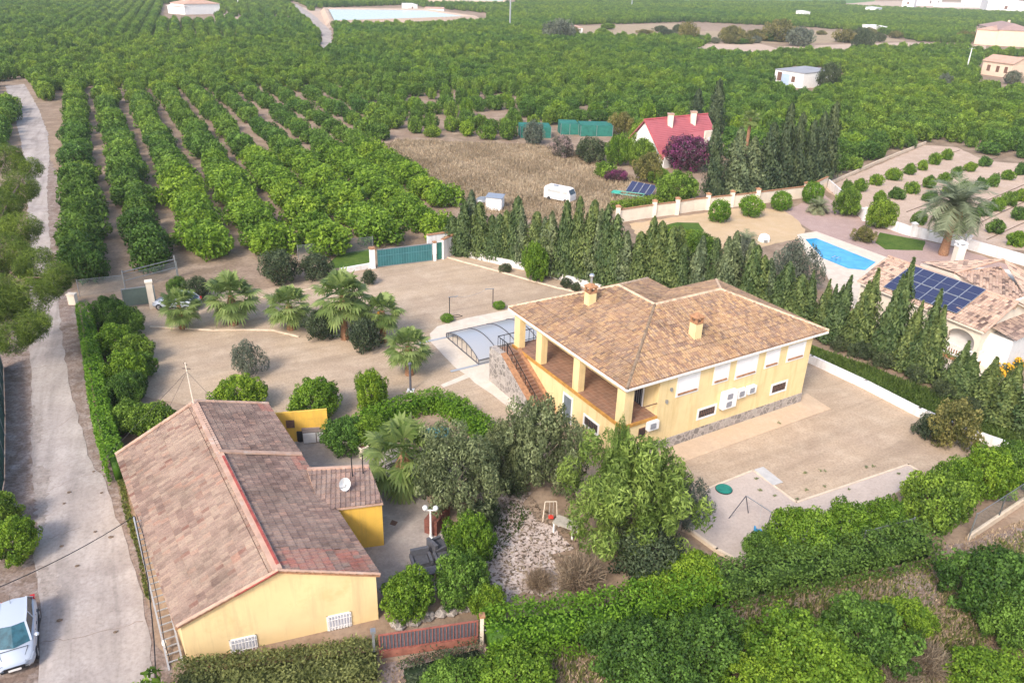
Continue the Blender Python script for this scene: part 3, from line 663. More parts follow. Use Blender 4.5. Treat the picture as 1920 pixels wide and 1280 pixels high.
TM = {
 'villa': tilemat('multi_tone_clay_tiles', [(0., (.20,.130,.10)), (.16, (.27,.165,.115)), (.34, (.34,.205,.125)), (.55, (.40,.245,.135)), (.78, (.47,.305,.165)), (.92, (.40,.27,.18)), (1., (.22,.15,.12))], (.33,.225,.155), .45),
 'farm': tilemat('weathered_flat_tiles', [(0., (.20,.130,.105)), (.3, (.255,.170,.135)), (.6, (.30,.205,.160)), (.85, (.34,.245,.185)), (.97, (.33,.185,.135)), (1., (.21,.11,.085))], (.36,.27,.205), .35),
 'farmdark': tilemat('dark_weathered_tiles', [(0., (.19,.125,.105)), (.4, (.265,.175,.145)), (.75, (.335,.23,.185)), (.94, (.38,.235,.18)), (.98, (.38,.155,.12)), (1., (.42,.19,.15))], (.32,.24,.195), .6),
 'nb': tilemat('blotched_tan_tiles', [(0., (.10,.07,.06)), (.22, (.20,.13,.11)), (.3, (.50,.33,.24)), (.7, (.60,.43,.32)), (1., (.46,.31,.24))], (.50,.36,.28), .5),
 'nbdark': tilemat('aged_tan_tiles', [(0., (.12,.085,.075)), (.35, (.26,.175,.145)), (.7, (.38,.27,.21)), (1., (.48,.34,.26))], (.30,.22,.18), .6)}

# ------------------------------------------------------------------ the villa
VY = R_(31.5); cv, sv = math.cos(VY), math.sin(VY)
_c1 = at(1499, 753); VO = Vector((_c1.x-17.75*cv, _c1.y-17.75*sv, 0))
def vw(u, v, z=0): return Vector((VO.x+u*cv-v*sv, VO.y+u*sv+v*cv, z))
villa = thing('villa', 'large yellow two storey villa with orange tiled hip roof and corner terrace on pillars', 'house', VO, VY)
FL = 2.95
m = MB(); m.box(0, 17.75, 0, 13.6, .02, FL-.13); m.obj('lower_wall', MT['yellow'], villa)
m = MB(); m.box(2.9, 17.75, 0, 11, FL-.13, 5.83).box(2.9, 13.2, 11, 13.6, FL-.13, 5.83); m.obj('upper_wall', MT['yellow'], villa)
m = MB(); m.box(.9, 17.77, -.07, -.002, .02, .82)
m.obj('stone_base', MT['stone'], villa)
m = MB(); m.box(-.0, 2.897, .0, 14.0, FL-.128, FL); m.obj('terrace_floor', MT['terrafloor'], villa)
m = MB(); m.box(-.10, -.003, -.1, 14.02, FL-.2, FL+.03).box(-.003, 2.9, -.1, -.003, FL-.2, FL+.03); m.obj('terrace_edge', MT['trim'], villa)
for v0, v1 in ((.0, .85), (5.1, 5.85), (9.95, 10.7), (13.1, 13.9)):
    m = MB(); m.box(.02, .55 if v0 else .75, v0+.02, v1, FL+.001, 5.80); m.obj('pillar', MT['yellow'], villa)
m = MB(); m.box(.02, 2.9, .02, .4, 5.45, 5.82).box(.02, .5, .4, 13.9, 5.45, 5.82); m.obj('terrace_beam', MT['yellow'], villa)
m = MB(); m.box(2.84, 2.898, 1.5, 2.6, FL+.0, 5.15)
dr = m.obj('terrace_door', MT['dark'], villa)
m = MB(); m.box(2.80, 2.84, 1.38, 1.5, FL, 5.27).box(2.80, 2.84, 2.6, 2.72, FL, 5.27).box(2.80, 2.84, 1.5, 2.6, 5.15, 5.27); m.obj('frame', MT['white'], dr)
m = MB()
for k in range(5): m.box(2.79, 2.835, 1.6+k*.22, 1.63+k*.22, FL+.05, 5.1)
m.obj('grille', MT['grey'], dr)
m = MB(); m.bar((.76,.06,FL+.95), (2.88,.06,FL+.95), .05)
m.obj('railing', MT['brown'], villa)
# roof
EZ, RZ = 5.95, 8.15
A_ = (-.22,-.32,EZ); B_ = (18.95,-.32,EZ); C_ = (18.95,11.55,EZ); D_ = (13.75,11.55,EZ); E_ = (13.75,14.5,EZ); F_ = (-.22,14.5,EZ)
K1 = (6.8,5.65,RZ); K2 = (13.3,5.65,RZ); K3 = (6.8,9.9,RZ)
m = MB()
for i, pl in enumerate(([A_, B_, K2, K1], [B_, C_, K2], [C_, D_, K1, K2], [A_, K1, K3, F_], [F_, K3, E_], [E_, K3, K1, D_])):
    tiles(m, pl, .21, .35, .085, .03, seed=i)
rf = m.obj('roof', TM['villa'], villa)
m = MB(); m.cur = .5
m.slab([A_, B_, K2, K1], .06).slab([B_, C_, K2], .06).slab([C_, D_, K1, K2], .06).slab([A_, K1, K3, F_], .06).slab([F_, K3, E_], .06).slab([E_, K3, K1, D_], .06)
m.obj('roof_deck', MT['terracotta'], rf)
m = MB()
ol = [A_, B_, C_, D_, E_, F_]
for a, b in zip(ol, ol[1:]+ol[:1]): m.bar((a[0],a[1],EZ-.10), (b[0],b[1],EZ-.10), .10, .16)
m.obj('eave_board', MT['white'], villa)
m = MB(); m.prism([p[:2] for p in ol], EZ-.11, EZ-.06); m.obj('soffit', MT['white'], villa)
m = MB(); ridge(m, K1, K2); ridge(m, K3, K1); ridge(m, B_, K2); ridge(m, C_, K2); ridge(m, F_, K3); ridge(m, E_, K3)
m.obj('ridge_tiles', plain('pale_ridge_tiles', (.58,.42,.29), .9, .25, 3.), rf)
m = MB(); ridge(m, A_, K1, .12); m.obj('ridge_tiles', plain('mossy_ridge_tiles', (.24,.17,.115), .9, .35, 3.), rf)
def chimney(u, v, zb, h, name='chimney'):
    m = MB(); m.box(u-.32, u+.32, v-.32, v+.32, zb-.6, zb+h); c = m.obj(name, MT['yellow'], rf)
    m = MB(); m.box(u-.36, u+.36, v-.36, v+.36, zb+h, zb+h+.07)
    for a in (-1, 1):
        for b in (-1, 1): m.box(u+a*.26-.07, u+a*.26+.07, v+b*.26-.07, v+b*.26+.07, zb+h+.07, zb+h+.42)
    m.slab([(u-.4,v-.4,zb+h+.48), (u+.4,v-.4,zb+h+.48), (u,v,zb+h+.78)], .06).slab([(u+.4,v-.4,zb+h+.48), (u+.4,v+.4,zb+h+.48), (u,v,zb+h+.78)], .06)
    m.slab([(u+.4,v+.4,zb+h+.48), (u-.4,v+.4,zb+h+.48), (u,v,zb+h+.78)], .06).slab([(u-.4,v+.4,zb+h+.48), (u-.4,v-.4,zb+h+.48), (u,v,zb+h+.78)], .06)
    return m.obj('cap', MT['terracotta'], rf)
def roofuv(px, py, z):
    p = at(px, py, z)-VO; return p.x*cv+p.y*sv, -p.x*sv+p.y*cv
u_, v_ = roofuv(1106, 568, 7.35); chimney(u_, v_, 7.3, .95)
m = MB(); m.tube([(u_,v_,8.9), (u_,v_,9.5)], .09, 8).blob((u_,v_,9.55), (.2,.16)); m.obj('cowl', MT['alu'], rf)
u_, v_ = roofuv(1303, 627, 7.05); chimney(u_, v_, 7.0, 1.0)
# windows of the long wall
for s0, s1, z0, z1 in ((-13.35,-11.3,3.95,5.5), (-10.0,-8.5,4.05,5.5), (-7.85,-5.7,3.92,5.56), (-4.92,-3.45,4.08,5.48), (-2.62,-.72,4.05,5.45)):
    u0, u1 = s0+17.75, s1+17.75; fw = .17
    m = MB(); m.box(u0, u1, -.04, -.002, z0, z0+fw).box(u0, u1, -.04, -.002, z1-fw, z1).box(u0, u0+fw, -.04, -.002, z0+fw, z1-fw).box(u1-fw, u1, -.04, -.002, z0+fw, z1-fw)
    w = m.obj('window', MT['white'], villa)
    m = MB()
    k = int((z1-z0-2*fw)/.09); zz = z0+fw+.1
    while zz < z1-fw-.02: m.box(u0+fw+.002, u1-fw-.002, -.024, -.003, zz, min(zz+.082, z1-fw)); zz += .09
    m.obj('shutter', plain('white_shutter', (.84,.82,.82), .45, .03, 2.), w)
    m = MB(); m.box(u0+fw*.9, u1-fw*.9, -.10, -.026, z0+fw-.02, z0+fw+.09); m.obj('sill', MT['terracotta'], w)
for s0, s1, z0, z1 in ((-11.05,-9.2,1.48,2.4), (-3.72,-1.95,1.55,2.5)):
    u0, u1 = s0+17.75, s1+17.75; fw = .15
    m = MB(); m.box(u0, u1, -.05, -.002, z0, z0+fw).box(u0, u1, -.05, -.002, z1-fw, z1).box(u0, u0+fw, -.05, -.002, z0+fw, z1-fw).box(u1-fw, u1, -.05, -.002, z0+fw, z1-fw)
    w = m.obj('basement_window', MT['white'], villa)
    m = MB(); m.box(u0+fw+.002, u1-fw-.002, -.012, -.003, z0+fw, z1-fw); m.obj('pane', MT['glass'], w)
    m = MB()
    for k in range(9): x = u0+fw+(u1-u0-2*fw)*(k+.5)/9; m.box(x-.015, x+.015, -.045, -.015, z0+fw, z1-fw)
    m.box(u0+fw, u1-fw, -.047, -.046, (z0+z1)/2-.02, (z0+z1)/2+.02); m.obj('grille', MT['brown'], w)
m = MB(); m.box(1.45, 2.05, -.03, -.002, 1.62, 2.35); vt = m.obj('vent', MT['brown'], villa)
m = MB()
for k in range(7): m.box(1.5, 2.0, -.05, -.031, 1.68+k*.09, 1.72+k*.09)
m.obj('slats', MT['dark'], vt)
# terrace side: door, window
m = MB(); m.box(-.05, -.002, 5.55, 5.70, .05, 2.25).box(-.05, -.002, 6.65, 6.8, .05, 2.25).box(-.05, -.002, 5.70, 6.65, 2.1, 2.25); dr = m.obj('side_door', MT['white'], villa)
m = MB(); m.box(-.03, -.003, 5.702, 6.648, .05, 2.1); m.obj('leaf', plain('grey_blue_door', (.20,.235,.26), .5, .1, 3.), dr)
m = MB()
for k in range(6): m.box(-.045, -.032, 5.78+k*.15, 5.80+k*.15, .2, 2.05)
m.obj('grille', MT['dark'], dr)
m = MB(); m.box(-.05, -.002, 2.35, 4.2, .85, 1.0).box(-.05, -.002, 2.35, 4.2, 1.65, 1.8).box(-.05, -.002, 2.35, 2.5, 1.0, 1.65).box(-.05, -.002, 4.05, 4.2, 1.0, 1.65); w = m.obj('basement_window', MT['white'], villa)
m = MB(); m.box(-.014, -.003, 2.502, 4.048, 1.0, 1.65); m.obj('pane', MT['glass'], w)
m = MB()
for k in range(8): m.box(-.045, -.018, 2.57+k*.19, 2.59+k*.19, 1.0, 1.65)
m.obj('grille', MT['brown'], w)
# outside stair
m = MB(); ns = 17; va, vb = 12.6, 7.6
for i in range(ns):
    z = FL-(i+1)*FL/(ns+1); v1 = va-(va-vb)*i/ns; v0 = va-(va-vb)*(i+1)/ns; m.box(-1.35, -.302, v0, v1-.001, .02, z)
st = m.obj('stair', MT['terrafloor'], villa)
m = MB(); m.box(-1.35, -.302, 12.6, 14.0, .02, FL-.01); m.obj('landing', MT['terrafloor'], st)
m = MB(); ring = [(14.35, 0), (14.35, FL+.05), (12.6, FL+.1), (vb, .45), (vb-.6, .3), (vb-.6, 0)]
n_ = len(ring); m.add([(-1.95, v, z+.02) for v, z in ring]+[(-1.352, v, z+.02) for v, z in ring], [tuple(range(n_)), tuple(range(2*n_-1, n_-1, -1))]+[(i, n_+i, n_+(i+1)%n_, (i+1)%n_) for i in range(n_)])
m.box(-1.352, .0, 14.002, 14.35, .02, FL+.02); m.obj('stair_wall', MT['stone'], st)
m = MB(); m.bar((-1.65, 12.7, FL+.16), (-1.65, vb, .52), .5, .09); m.bar((-.15, 12.9, FL+.12), (-.15, vb, .32), .30, .22); m.obj('coping', MT['terracotta'], st)
m = MB()
for i in range(8): f = i/7; m.bar((-1.4, 12.5-4.7*f, FL-FL*.92*f), (-1.4, 12.5-4.7*f, FL+.95-FL*.92*f), .04)
m.bar((-1.4, 12.5, FL+.95), (-1.4, 7.8, .25+.95), .05)
for i in range(5): m.bar((-1.4, 12.6+i*.35, FL), (-1.4, 12.6+i*.35, FL+1), .03); m.bar((-1.4+i*.55, 14.0, FL), (-1.4+i*.55, 14.0, FL+1), .03)
for i in range(6): m.bar((.6+i*.42, 13.95, FL), (.6+i*.42, 13.95, FL+1), .03)
m.bar((-1.4, 12.5, FL+1), (-1.4, 14, FL+1), .05).bar((-1.4, 14, FL+1), (2.9, 14, FL+1), .05).bar((-1.4, 14, FL+.12), (2.9, 14, FL+.12), .04); m.obj('railing', MT['dark'], st)
m = MB(); m.prism([(-.6,-1.95), (19.0,-1.95), (19.3,.6), (17.8,.6), (17.8,0), (-.6,0)], .0, .05)
o = m.obj('apron_path', MT['apron'], None, kind='structure'); o.location = (VO.x, VO.y, .0); o.rotation_euler.z = VY

def ac_unit(label, u0, u1, z0, z1, d, fans, side='front'):
    t = thing('air_conditioner', label, 'air conditioner', vw((u0+u1)/2, -.004, z0), VY, 'air conditioner units on the villa wall'); w = (u1-u0)/2; h = z1-z0
    m = MB(); m.box(-w, w, -d, -.03, .0, h); m.obj('casing', MT['white'], t)
    for k in range(fans):
        fx = 0 if fans == 1 else 0; fz = h*(.5 if fans == 1 else (.26+.48*k)); r = min(w*.75, h/(fans)*.38); vs = []
        m = MB(); pr = [(fx-.12*w+max(-r, min(r, r*1.3*math.cos(2*math.pi*(i+.5)/16))), fz+max(-r*.86, min(r*.86, r*1.3*math.sin(2*math.pi*(i+.5)/16)))) for i in range(16)]
        m.add([(x, -d-.004, z) for x, z in pr]+[(x, -d-.03, z) for x, z in pr], [tuple(range(15,-1,-1)), tuple(range(16,32))]+[(i,(i+1)%16,16+(i+1)%16,16+i) for i in range(16)]); m.obj('fan_grille', plain('grey_fan_grille', (.27,.27,.29), .6, .1, 3.), t)
    for sx_ in (-1, 1): m = MB(); m.bar((sx_*w*.7, -.03, -.06), (sx_*w*.7, -d, -.06), .04).bar((sx_*w*.7, -.03, -.3), (sx_*w*.7, -.03, -.04), .04); m.obj('bracket', MT['grey'], t)
    return t
ac_unit('tallest white air conditioner with two fans on the long villa wall', 8.75, 10.05, 1.95, 3.28, .42, 2)
ac_unit('small white air conditioner right beside the tall two fan unit', 10.2, 11.05, 2.45, 3.1, .35, 1)
ac_unit('small white air conditioner farthest right of the row on the villa wall', 11.25, 12.05, 2.5, 3.1, .35, 1)
ac_unit('white air conditioner alone under the corner terrace of the villa', 2.0, 2.9, 2.15, 2.78, .35, 1)
for i, (u, v, z, lb) in enumerate(((3.9, -.05, 4.75, 'small grey wall lamp high beside the corner terrace'), (3.6, -.05, 3.9, 'small grey outlet box on the villa wall below the lamp'))):
    m = MB(); m.box(-.08, .08, -.13, 0, -.1, .1).blob((0,-.1,-.1), (.07,.07), 8, 5); o = m.obj('wall_lamp' if not i else 'outlet_box', MT['grey']); o.location = vw(u, -.003, z); o.rotation_euler.z = VY; tag(o, lb, 'lamp' if not i else 'box')

# pool enclosure -----------------------------------------------------------
t = thing('pool_enclosure', 'low arched pool cover of clear panels and grey ribs beside the villa', 'pool cover', vw(-1.4, 17.1), VY)
gp, gnt, gpr = newmat('clear_polycarbonate'); gpr.inputs['Base Color'].default_value = (.44,.46,.50,1); gpr.inputs['Roughness'].default_value = .22; gpr.inputs['Alpha'].default_value = .82
LE, WE, HE = 11.2, 6.0, 1.15
def arch(k, n=14, sc=1.0):
    f = k/n; v = WE*(.5-.5*math.cos(math.pi*f)) if False else WE*f; return v, .42+(HE-.42)*math.sin(math.pi*f)**.8*sc
ribs = [0, 2.05, 4.1, 6.15, 8.2, 10.25, 11.2]; m0 = MB(); m1 = MB()
for i, (a, b) in enumerate(zip(ribs, ribs[1:])):
    m = MB(); dz = .03*i; n = 14
    vs = [(x, arch(k)[0], arch(k)[1]+dz) for k in range(n+1) for x in (a, b)]; m.add(vs, [(2*k, 2*k+1, 2*k+3, 2*k+2) for k in range(n)])
    m.add([(x, v, z) for v in (0, WE) for x in (a, b) for z in (.06, .42+dz)], [(0,2,3,1), (4,5,7,6)])
    m.obj('panel', gp, t)
for x in ribs:
    m = MB(); m.tube([(x, 0, .05)]+[(x, arch(k)[0], arch(k)[1]+.02+.015*x) for k in range(15)]+[(x, WE, .05)], .042, 6); m.obj('rib', MT['midgrey'], t)
m = MB(); m.bar((0,0,.44), (LE,0,.5), .07).bar((0,WE,.44), (LE,WE,.5), .07)
for k in range(1, 14, 2): v, z = arch(k); m.bar((0, v, .05), (0, v, z), .04)
m.bar((0,0,.08), (0,WE,.08), .07).bar((0,0,.08), (LE,0,.08), .07); m.obj('frame', MT['midgrey'], t)
m = MB(); m.box(-2.6, LE, -.14, .14, .037, .07).box(-2.6, LE, WE-.14, WE+.14, .037, .07); m.obj('track', plain('grey_blue_track', (.36,.38,.41), .6, .06, 2.), t)
m = MB(); m.box(.1, LE, .06, .12, .06, .40); m.obj('side_panel', plain('cream_side_panel', (.62,.55,.47), .6, .05, 2.), t)

# ------------------------------------------------------------------ the farmhouse
LF, RF_, PF = Vector((-14.95,26.4,2.4)), Vector((-6.1,29.6,3.0)), Vector((-10.5,28.0,4.5))
LB, RB, PB = Vector((-24.1,40.1,2.4)), Vector((-16.2,45.4,3.0)), Vector((-20.0,42.85,4.5))
_n = (PF-LF).cross(PB-LF); LB.z = LF.z-(_n.x*(LB.x-LF.x)+_n.y*(LB.y-LF.y))/_n.z
farm = thing('farmhouse', 'long low pale yellow farmhouse with patched pinkish tiled gable roof', 'house', (0, 0, 0))
inn = lambda p, q, d: p+(q-p).normalized()*d
wl = [inn(LF, RF_, .25), inn(RF_, LF, .15), inn(RB, LB, .15), inn(LB, RB, .25)]
ax = (PB-PF).normalized(); axh = Vector((ax.x, ax.y, 0)); fr = [wl[0]+axh*.18, wl[1]+axh*.18, wl[2]-axh*.1, wl[3]-axh*.1]
pf2 = PF+axh*.18; pb2 = PB-axh*.1
m = MB(); dz = .14
b_ = [(p.x, p.y, 0) for p in fr]; t_ = [(p.x, p.y, z-dz) for p, z in zip(fr, (2.45, 2.97, 2.97, 2.45))]; pk = [(pf2.x, pf2.y, 4.5-dz), (pb2.x, pb2.y, 4.5-dz)]
m.add(b_+t_+pk, [(0,1,5,8,4), (2,3,7,9,6), (1,2,6,5), (3,0,4,7)]); m.obj('wall', MT['farmyellow'], farm)
def split_tint(rng, fu, fv):
    r = rng.random(); return r*.96 if rng.random() > .05 else 1.
m = MB(); seg = .52
tiles(m, [LF, PF, PB, LB], .27, .42, .05, .03, 1, True, split_tint)
# re-level the skewed corner: the left slope is planar through LF, PF, PB
rl = m.obj('roof', TM['farm'], farm)
m = MB()
def dark_tint(rng, fu, fv):
    if fv < .2 and (fu < .22 or fu > .78 or True) and rng.random() < (.62 if (fu > .80) else .0): return rng.uniform(.95, 1.)
    return rng.random()*.94
def quad_at(f0, f1, dz):
    a, b = PF+(PB-PF)*f0, PF+(PB-PF)*f1; c, d = RF_+(RB-RF_)*f0, RF_+(RB-RF_)*f1; up = Vector((0,0,dz)); return [c+up, d+up, b+up, a+up]
def tint_front(rng, fu, fv):
    if fu > .0 and rng.random() < .0: return .9
    return rng.random()*.94
m = MB()
def tile_cells(q, lift, sd):
    tiles(m, q, .27, .42, .06, .035, sd, True, dark_tint)
tile_cells(quad_at(0, .105, .0), 0, 4); 
for k in range(len(m.t)): m.t[k] = (random.Random(k//11).uniform(.95, 1.) if random.Random(k//11).random() < .75 else m.t[k])
nfront = len(m.t)
tile_cells(quad_at(.105, .63, .0), 0, 5); tile_cells(quad_at(.63, 1.0, .10), 0, 6)
m.obj('roof', TM['farmdark'], farm)
m = MB(); m.slab([p-Vector((0,0,.04)) for p in (LF, PF, PB, LB)][::-1], .10).slab([p-Vector((0,0,.04)) for p in (RF_, RB, PB, PF)], .10)
q = quad_at(.63, 1., .07); m.slab(q, .08); m.obj('roof_deck', MT['terracotta'], farm)
up = Vector((0,0,.06)); m = MB(); m.bar(PF+up, PB+up+Vector((0,0,.04)), .42, .10, up=(0,0,1)); rd = m.obj('ridge', MT['mortar'], farm)
sx = Vector((axh.y, -axh.x, 0)).normalized()
m = MB(); a = PF+(PB-PF)*.02; b = PF+(PB-PF)*.60; m.bar(a+up*1.6+sx*.10+Vector((0,0,.03)), b+up*1.6+sx*.10+Vector((0,0,.04)), .13, .06); m.bar(PF+up*1.3-ax*.02-Vector((0,0,.02)), inn(PF, LF, 2.2)+up*.6-Vector((0,0,.02)), .22, .05)
m.obj('red_stripe', MT['redpaint'], farm)
m = MB(); q = quad_at(.63, .66, .14); m.bar(q[0]+Vector((0,0,.03)), q[3]+Vector((0,0,.03)), .3, .10); m.obj('step_coping', MT['mortar'], farm)
m = MB(); ridge(m, RB+Vector((0,0,.12)), PB+Vector((0,0,.14)), .12); ridge(m, LB+up, PB+up, .12); m.obj('verge_tiles', MT['mortar'], farm)
m = MB(); ridge(m, inn(LF, PF, .1)+up*.5, PF+up*.5, .09); ridge(m, RF_+up*.5, PF+up*.5, .07)
m.obj('verge_tiles', MT['mortar'], farm)
nF = Vector((fr[1].y-fr[0].y, -(fr[1].x-fr[0].x), 0)).normalized(); dF = (Vector((fr[1].x, fr[1].y, 0))-Vector((fr[0].x, fr[0].y, 0))).normalized()
def wallwin(px, py, w, h, parent):
    c = hit(px, py, (fr[0].x, fr[0].y, 0), nF)
    def P(s, z, d): v = c+dF*s+nF*d; return (v.x, v.y, v.z+z)
    m = MB()
    for z in (-h/2, h/2-.07): m.add([P(-w/2,z,0),P(w/2,z,0),P(w/2,z+.07,0),P(-w/2,z+.07,0),P(-w/2,z,.06),P(w/2,z,.06),P(w/2,z+.07,.06),P(-w/2,z+.07,.06)], [(0,1,2,3),(7,6,5,4),(0,4,5,1),(1,5,6,2),(2,6,7,3),(3,7,4,0)])
    for s in (-w/2, w/2-.07): m.add([P(s,-h/2,0),P(s+.07,-h/2,0),P(s+.07,h/2,0),P(s,h/2,0),P(s,-h/2,.055),P(s+.07,-h/2,.055),P(s+.07,h/2,.055),P(s,h/2,.055)], [(0,1,2,3),(7,6,5,4),(0,4,5,1),(1,5,6,2),(2,6,7,3),(3,7,4,0)])
    o = m.obj('window', MT['white'], parent)
    m = MB(); m.add([P(-w/2+.05,-h/2+.05,.008),P(w/2-.05,-h/2+.05,.008),P(w/2-.05,h/2-.05,.008),P(-w/2+.05,h/2-.05,.008)], [(0,1,2,3)]); m.obj('shutter', plain('pale_blind', (.60,.60,.66), .5, .04, 3.), o)
    m = MB()
    for k in range(8): s = -w/2+.1+(w-.2)*k/7; m.bar(P(s,-h/2+.02,.10), P(s,h/2-.02,.10), .03)
    m.bar(P(-w/2,-h/4,.105), P(w/2,-h/4,.105), .025).bar(P(-w/2,h/4,.105), P(w/2,h/4,.105), .025)
    m.obj('bars', MT['white'], o)
wallwin(457, 1207, 1.25, .92, farm); wallwin(636, 1163, 1.2, .92, farm)
# annex at the back of the farmhouse
AF0, AF1, AB1, AB0 = Vector((-9.6,34.6,0)), Vector((-6.95,35.28,0)), Vector((-8.2,37.8,0)), Vector((-11.2,37.3,0))
m = MB(); m.add([(p.x,p.y,0) for p in (AF0,AF1,AB1,AB0)]+[(AF0.x,AF0.y,3.0),(AF1.x,AF1.y,3.0),(AB1.x,AB1.y,3.3),(AB0.x,AB0.y,3.3)], [(0,1,5,4),(1,2,6,5),(2,3,7,6),(3,0,4,7),(4,5,6,7)])
an = m.obj('annex', MT['ochre'], farm)
m = MB(); e = [AF0+Vector((-.5,-.3,3.08)), AF1+Vector((.1,-.15,3.08)), AB1+Vector((.1,.2,3.45)), AB0+Vector((-.4,.2,3.45))]
tiles(m, e, .27, .42, .06, .03, 9, True, lambda r, a, b: r.random()*.95); m.obj('roof', TM['farmdark'], an)
m = MB(); m.slab([p-Vector((0,0,.02)) for p in e], .1); m.bar(e[3]+Vector((0,0,.06)), e[2]+Vector((0,0,.06)), .22, .12); m.obj('roof_edge', MT['mortar'], an)
# free-standing ochre wall behind
t = thing('ochre_wall', 'short ochre yellow wall with a brown vent behind the farmhouse', 'wall', (-12.5, 46.1, 0))
m = MB(); a = Vector((-3.6,-.55,0)); b = Vector((0,0,0)); d = (b-a).normalized(); nn = Vector((-d.y,d.x,0))*.09
m.add([tuple(a-nn), tuple(b-nn), tuple(b+nn), tuple(a+nn)]+[(p.x, p.y, z) for p, z in ((a-nn,2.3),(b-nn,2.45),(b+nn,2.45),(a+nn,2.3))], [(0,3,2,1),(4,5,6,7),(0,1,5,4),(1,2,6,5),(2,3,7,6),(3,0,4,7)]); m.obj('wall_body', MT['ochre'], t)
m = MB(); c = a+d*1.15-nn*1.15; m.bar(c+Vector((0,0,1.15)), c+Vector((0,0,1.75)), .55, .04, up=tuple(nn)); m.obj('vent', MT['brown'], t)

# ------------------------------------------------------------------ cars
CARP = None
def make_car(label, loc, rz, paint, L=4.25, Wd=1.78):
    """hatchback, front towards +X"""
    t = thing('parked_car', label, 'car', loc, rz); hw = Wd/2
    #        x     half-width bottom  shoulder  hood/belt height
    st = [(-L/2, .72, .38, .62, .80), (-L/2+.12, .80, .28, .78, .98), (-L/2+.7, .86, .22, .88, 1.02), (-.5, .88, .20, .885, .98), (.6, .88, .20, .885, .95), (1.05, .87, .22, .86, .90), (1.6, .85, .24, .80, .80), (L/2-.18, .78, .28, .66, .68), (L/2, .60, .36, .46, .56)]
    vs = []; n = 8
    for x, wb, zb, ws, zt in st:
        k = hw/.89
        vs += [(x,-wb*k*.92,zb), (x,-wb*k,zb+(zt-zb)*.35), (x,-ws*k,zb+(zt-zb)*.8), (x,-ws*k*.86,zt), (x,ws*k*.86,zt), (x,ws*k,zb+(zt-zb)*.8), (x,wb*k,zb+(zt-zb)*.35), (x,wb*k*.92,zb)]
    m = MB(); fs = [(i*n+k, i*n+(k+1)%n, (i+1)*n+(k+1)%n, (i+1)*n+k) for i in range(len(st)-1) for k in range(n)]; fs += [tuple(range(n)), tuple(range(len(st)*n-1, (len(st)-1)*n-1, -1))]
    m.add(vs, fs); b = m.obj('body', paint, t)
    for p in b.data.polygons: p.use_smooth = True
    # greenhouse: base ring at the belt, roof ring above
    bx = [(-1.92,.74,1.0), (1.02,.74,.92)]; k = hw/.89
    base = [(-1.95,-.70*k,.97),(-.4,-.77*k,.98),(1.08,-.72*k,.90),(1.30,0,.90),(1.08,.72*k,.90),(-.4,.77*k,.98),(-1.95,.70*k,.97),(-2.03,0,.98)]
    top = [(-1.45,-.54*k,1.46),(-.4,-.58*k,1.50),(.28,-.55*k,1.43),(.40,0,1.45),(.28,.55*k,1.43),(-.4,.58*k,1.50),(-1.45,.54*k,1.46),(-1.52,0,1.48)]
    m = MB(); m.add(base+top, [(2,3,11,10),(3,4,12,11)]); m.obj('windscreen', plain('teal_windscreen', (.035,.11,.14), .08, .3, 2.5, 0, .7), t)
    m = MB(); m.add(base+top, [(6,7,15,14),(7,0,8,15)]); m.obj('rear_window', MT['glass'], t)
    for nm, f in (('side_window', [(0,1,9,8),(1,2,10,9)]), ('side_window', [(4,5,13,12),(5,6,14,13)])):
        m = MB(); m.add(base+top, f); m.obj(nm, MT['glass'], t)
    m = MB(); m.add([(x,y,z+.012) for x,y,z in top]+[(-.5,0,1.55)], [(i,(i+1)%8,8) for i in range(8)]); rf2 = m.obj('roof', paint, t)
    for p in rf2.data.polygons: p.use_smooth = True
    m = MB()
    for s in (-1, 1):
        P_ = [base[2], top[2], top[1], top[0], base[0]] if s < 0 else [base[4], top[4], top[5], top[6], base[6]]
        for a, c in zip(P_, P_[1:]): m.bar((a[0],a[1]+s*.012,a[2]+.005), (c[0],c[1]+s*.012,c[2]+.005), .09, .05)
        a = base[1] if s < 0 else base[5]; c = top[1] if s < 0 else top[5]; m.bar((a[0],a[1]+s*.012,a[2]), (c[0],c[1]+s*.012,c[2]), .07, .03)
    m.obj('roof_pillars', paint, t)
    for x in (-1.28, 1.33):
        for s in (-1, 1):
            m = MB(); m.tube([(x, s*(hw-.20), .31), (x, s*(hw+.005), .31)], .31, 16); w = m.obj('wheel', MT['dark'], t)
            m = MB(); m.tube([(x, s*(hw-.03), .31), (x, s*(hw+.015), .31)], .19, 10); m.obj('rim', MT['alu'], w)
    for s in (-1, 1):
        m = MB(); m.add([(L/2-.50,s*.80*k,.66),(L/2-.12,s*.70*k,.56),(L/2-.10,s*.42*k,.62),(L/2-.52,s*.62*k,.745)], [(0,1,2,3)]); m.add([(L/2-.50,s*.82*k,.70),(L/2-.10,s*.72*k,.60),(L/2-.08,s*.44*k,.645),(L/2-.52,s*.64*k,.775)], [(0,1,2,3)]); m.obj('headlight', plain('headlight_glass', (.30,.33,.38), .15, .1, 4., 0, .8), t)
        m = MB(); m.box(-L/2-.01, -L/2+.28, min(s*.60,s*.80)*k, max(s*.60,s*.80)*k, .74, .98); m.obj('tail_light', plain('tail_light_red', (.50,.02,.02), .2, .1, 4., 0, .6), t)
        m = MB(); m.blob((.86, s*(hw+.08), .98), (.11,.09), 8, 6); m.obj('mirror', paint, t)
        m = MB(); m.bar((-.25,s*(hw+.003),.80), (-.05,s*(hw+.003),.80), .03, .03); m.obj('door_handle', MT['dark'], t); m = MB(); m.bar((-1.1,s*(hw+.0),.83), (-.9,s*(hw+.0),.83), .03, .03); m.obj('door_handle', MT['dark'], t)
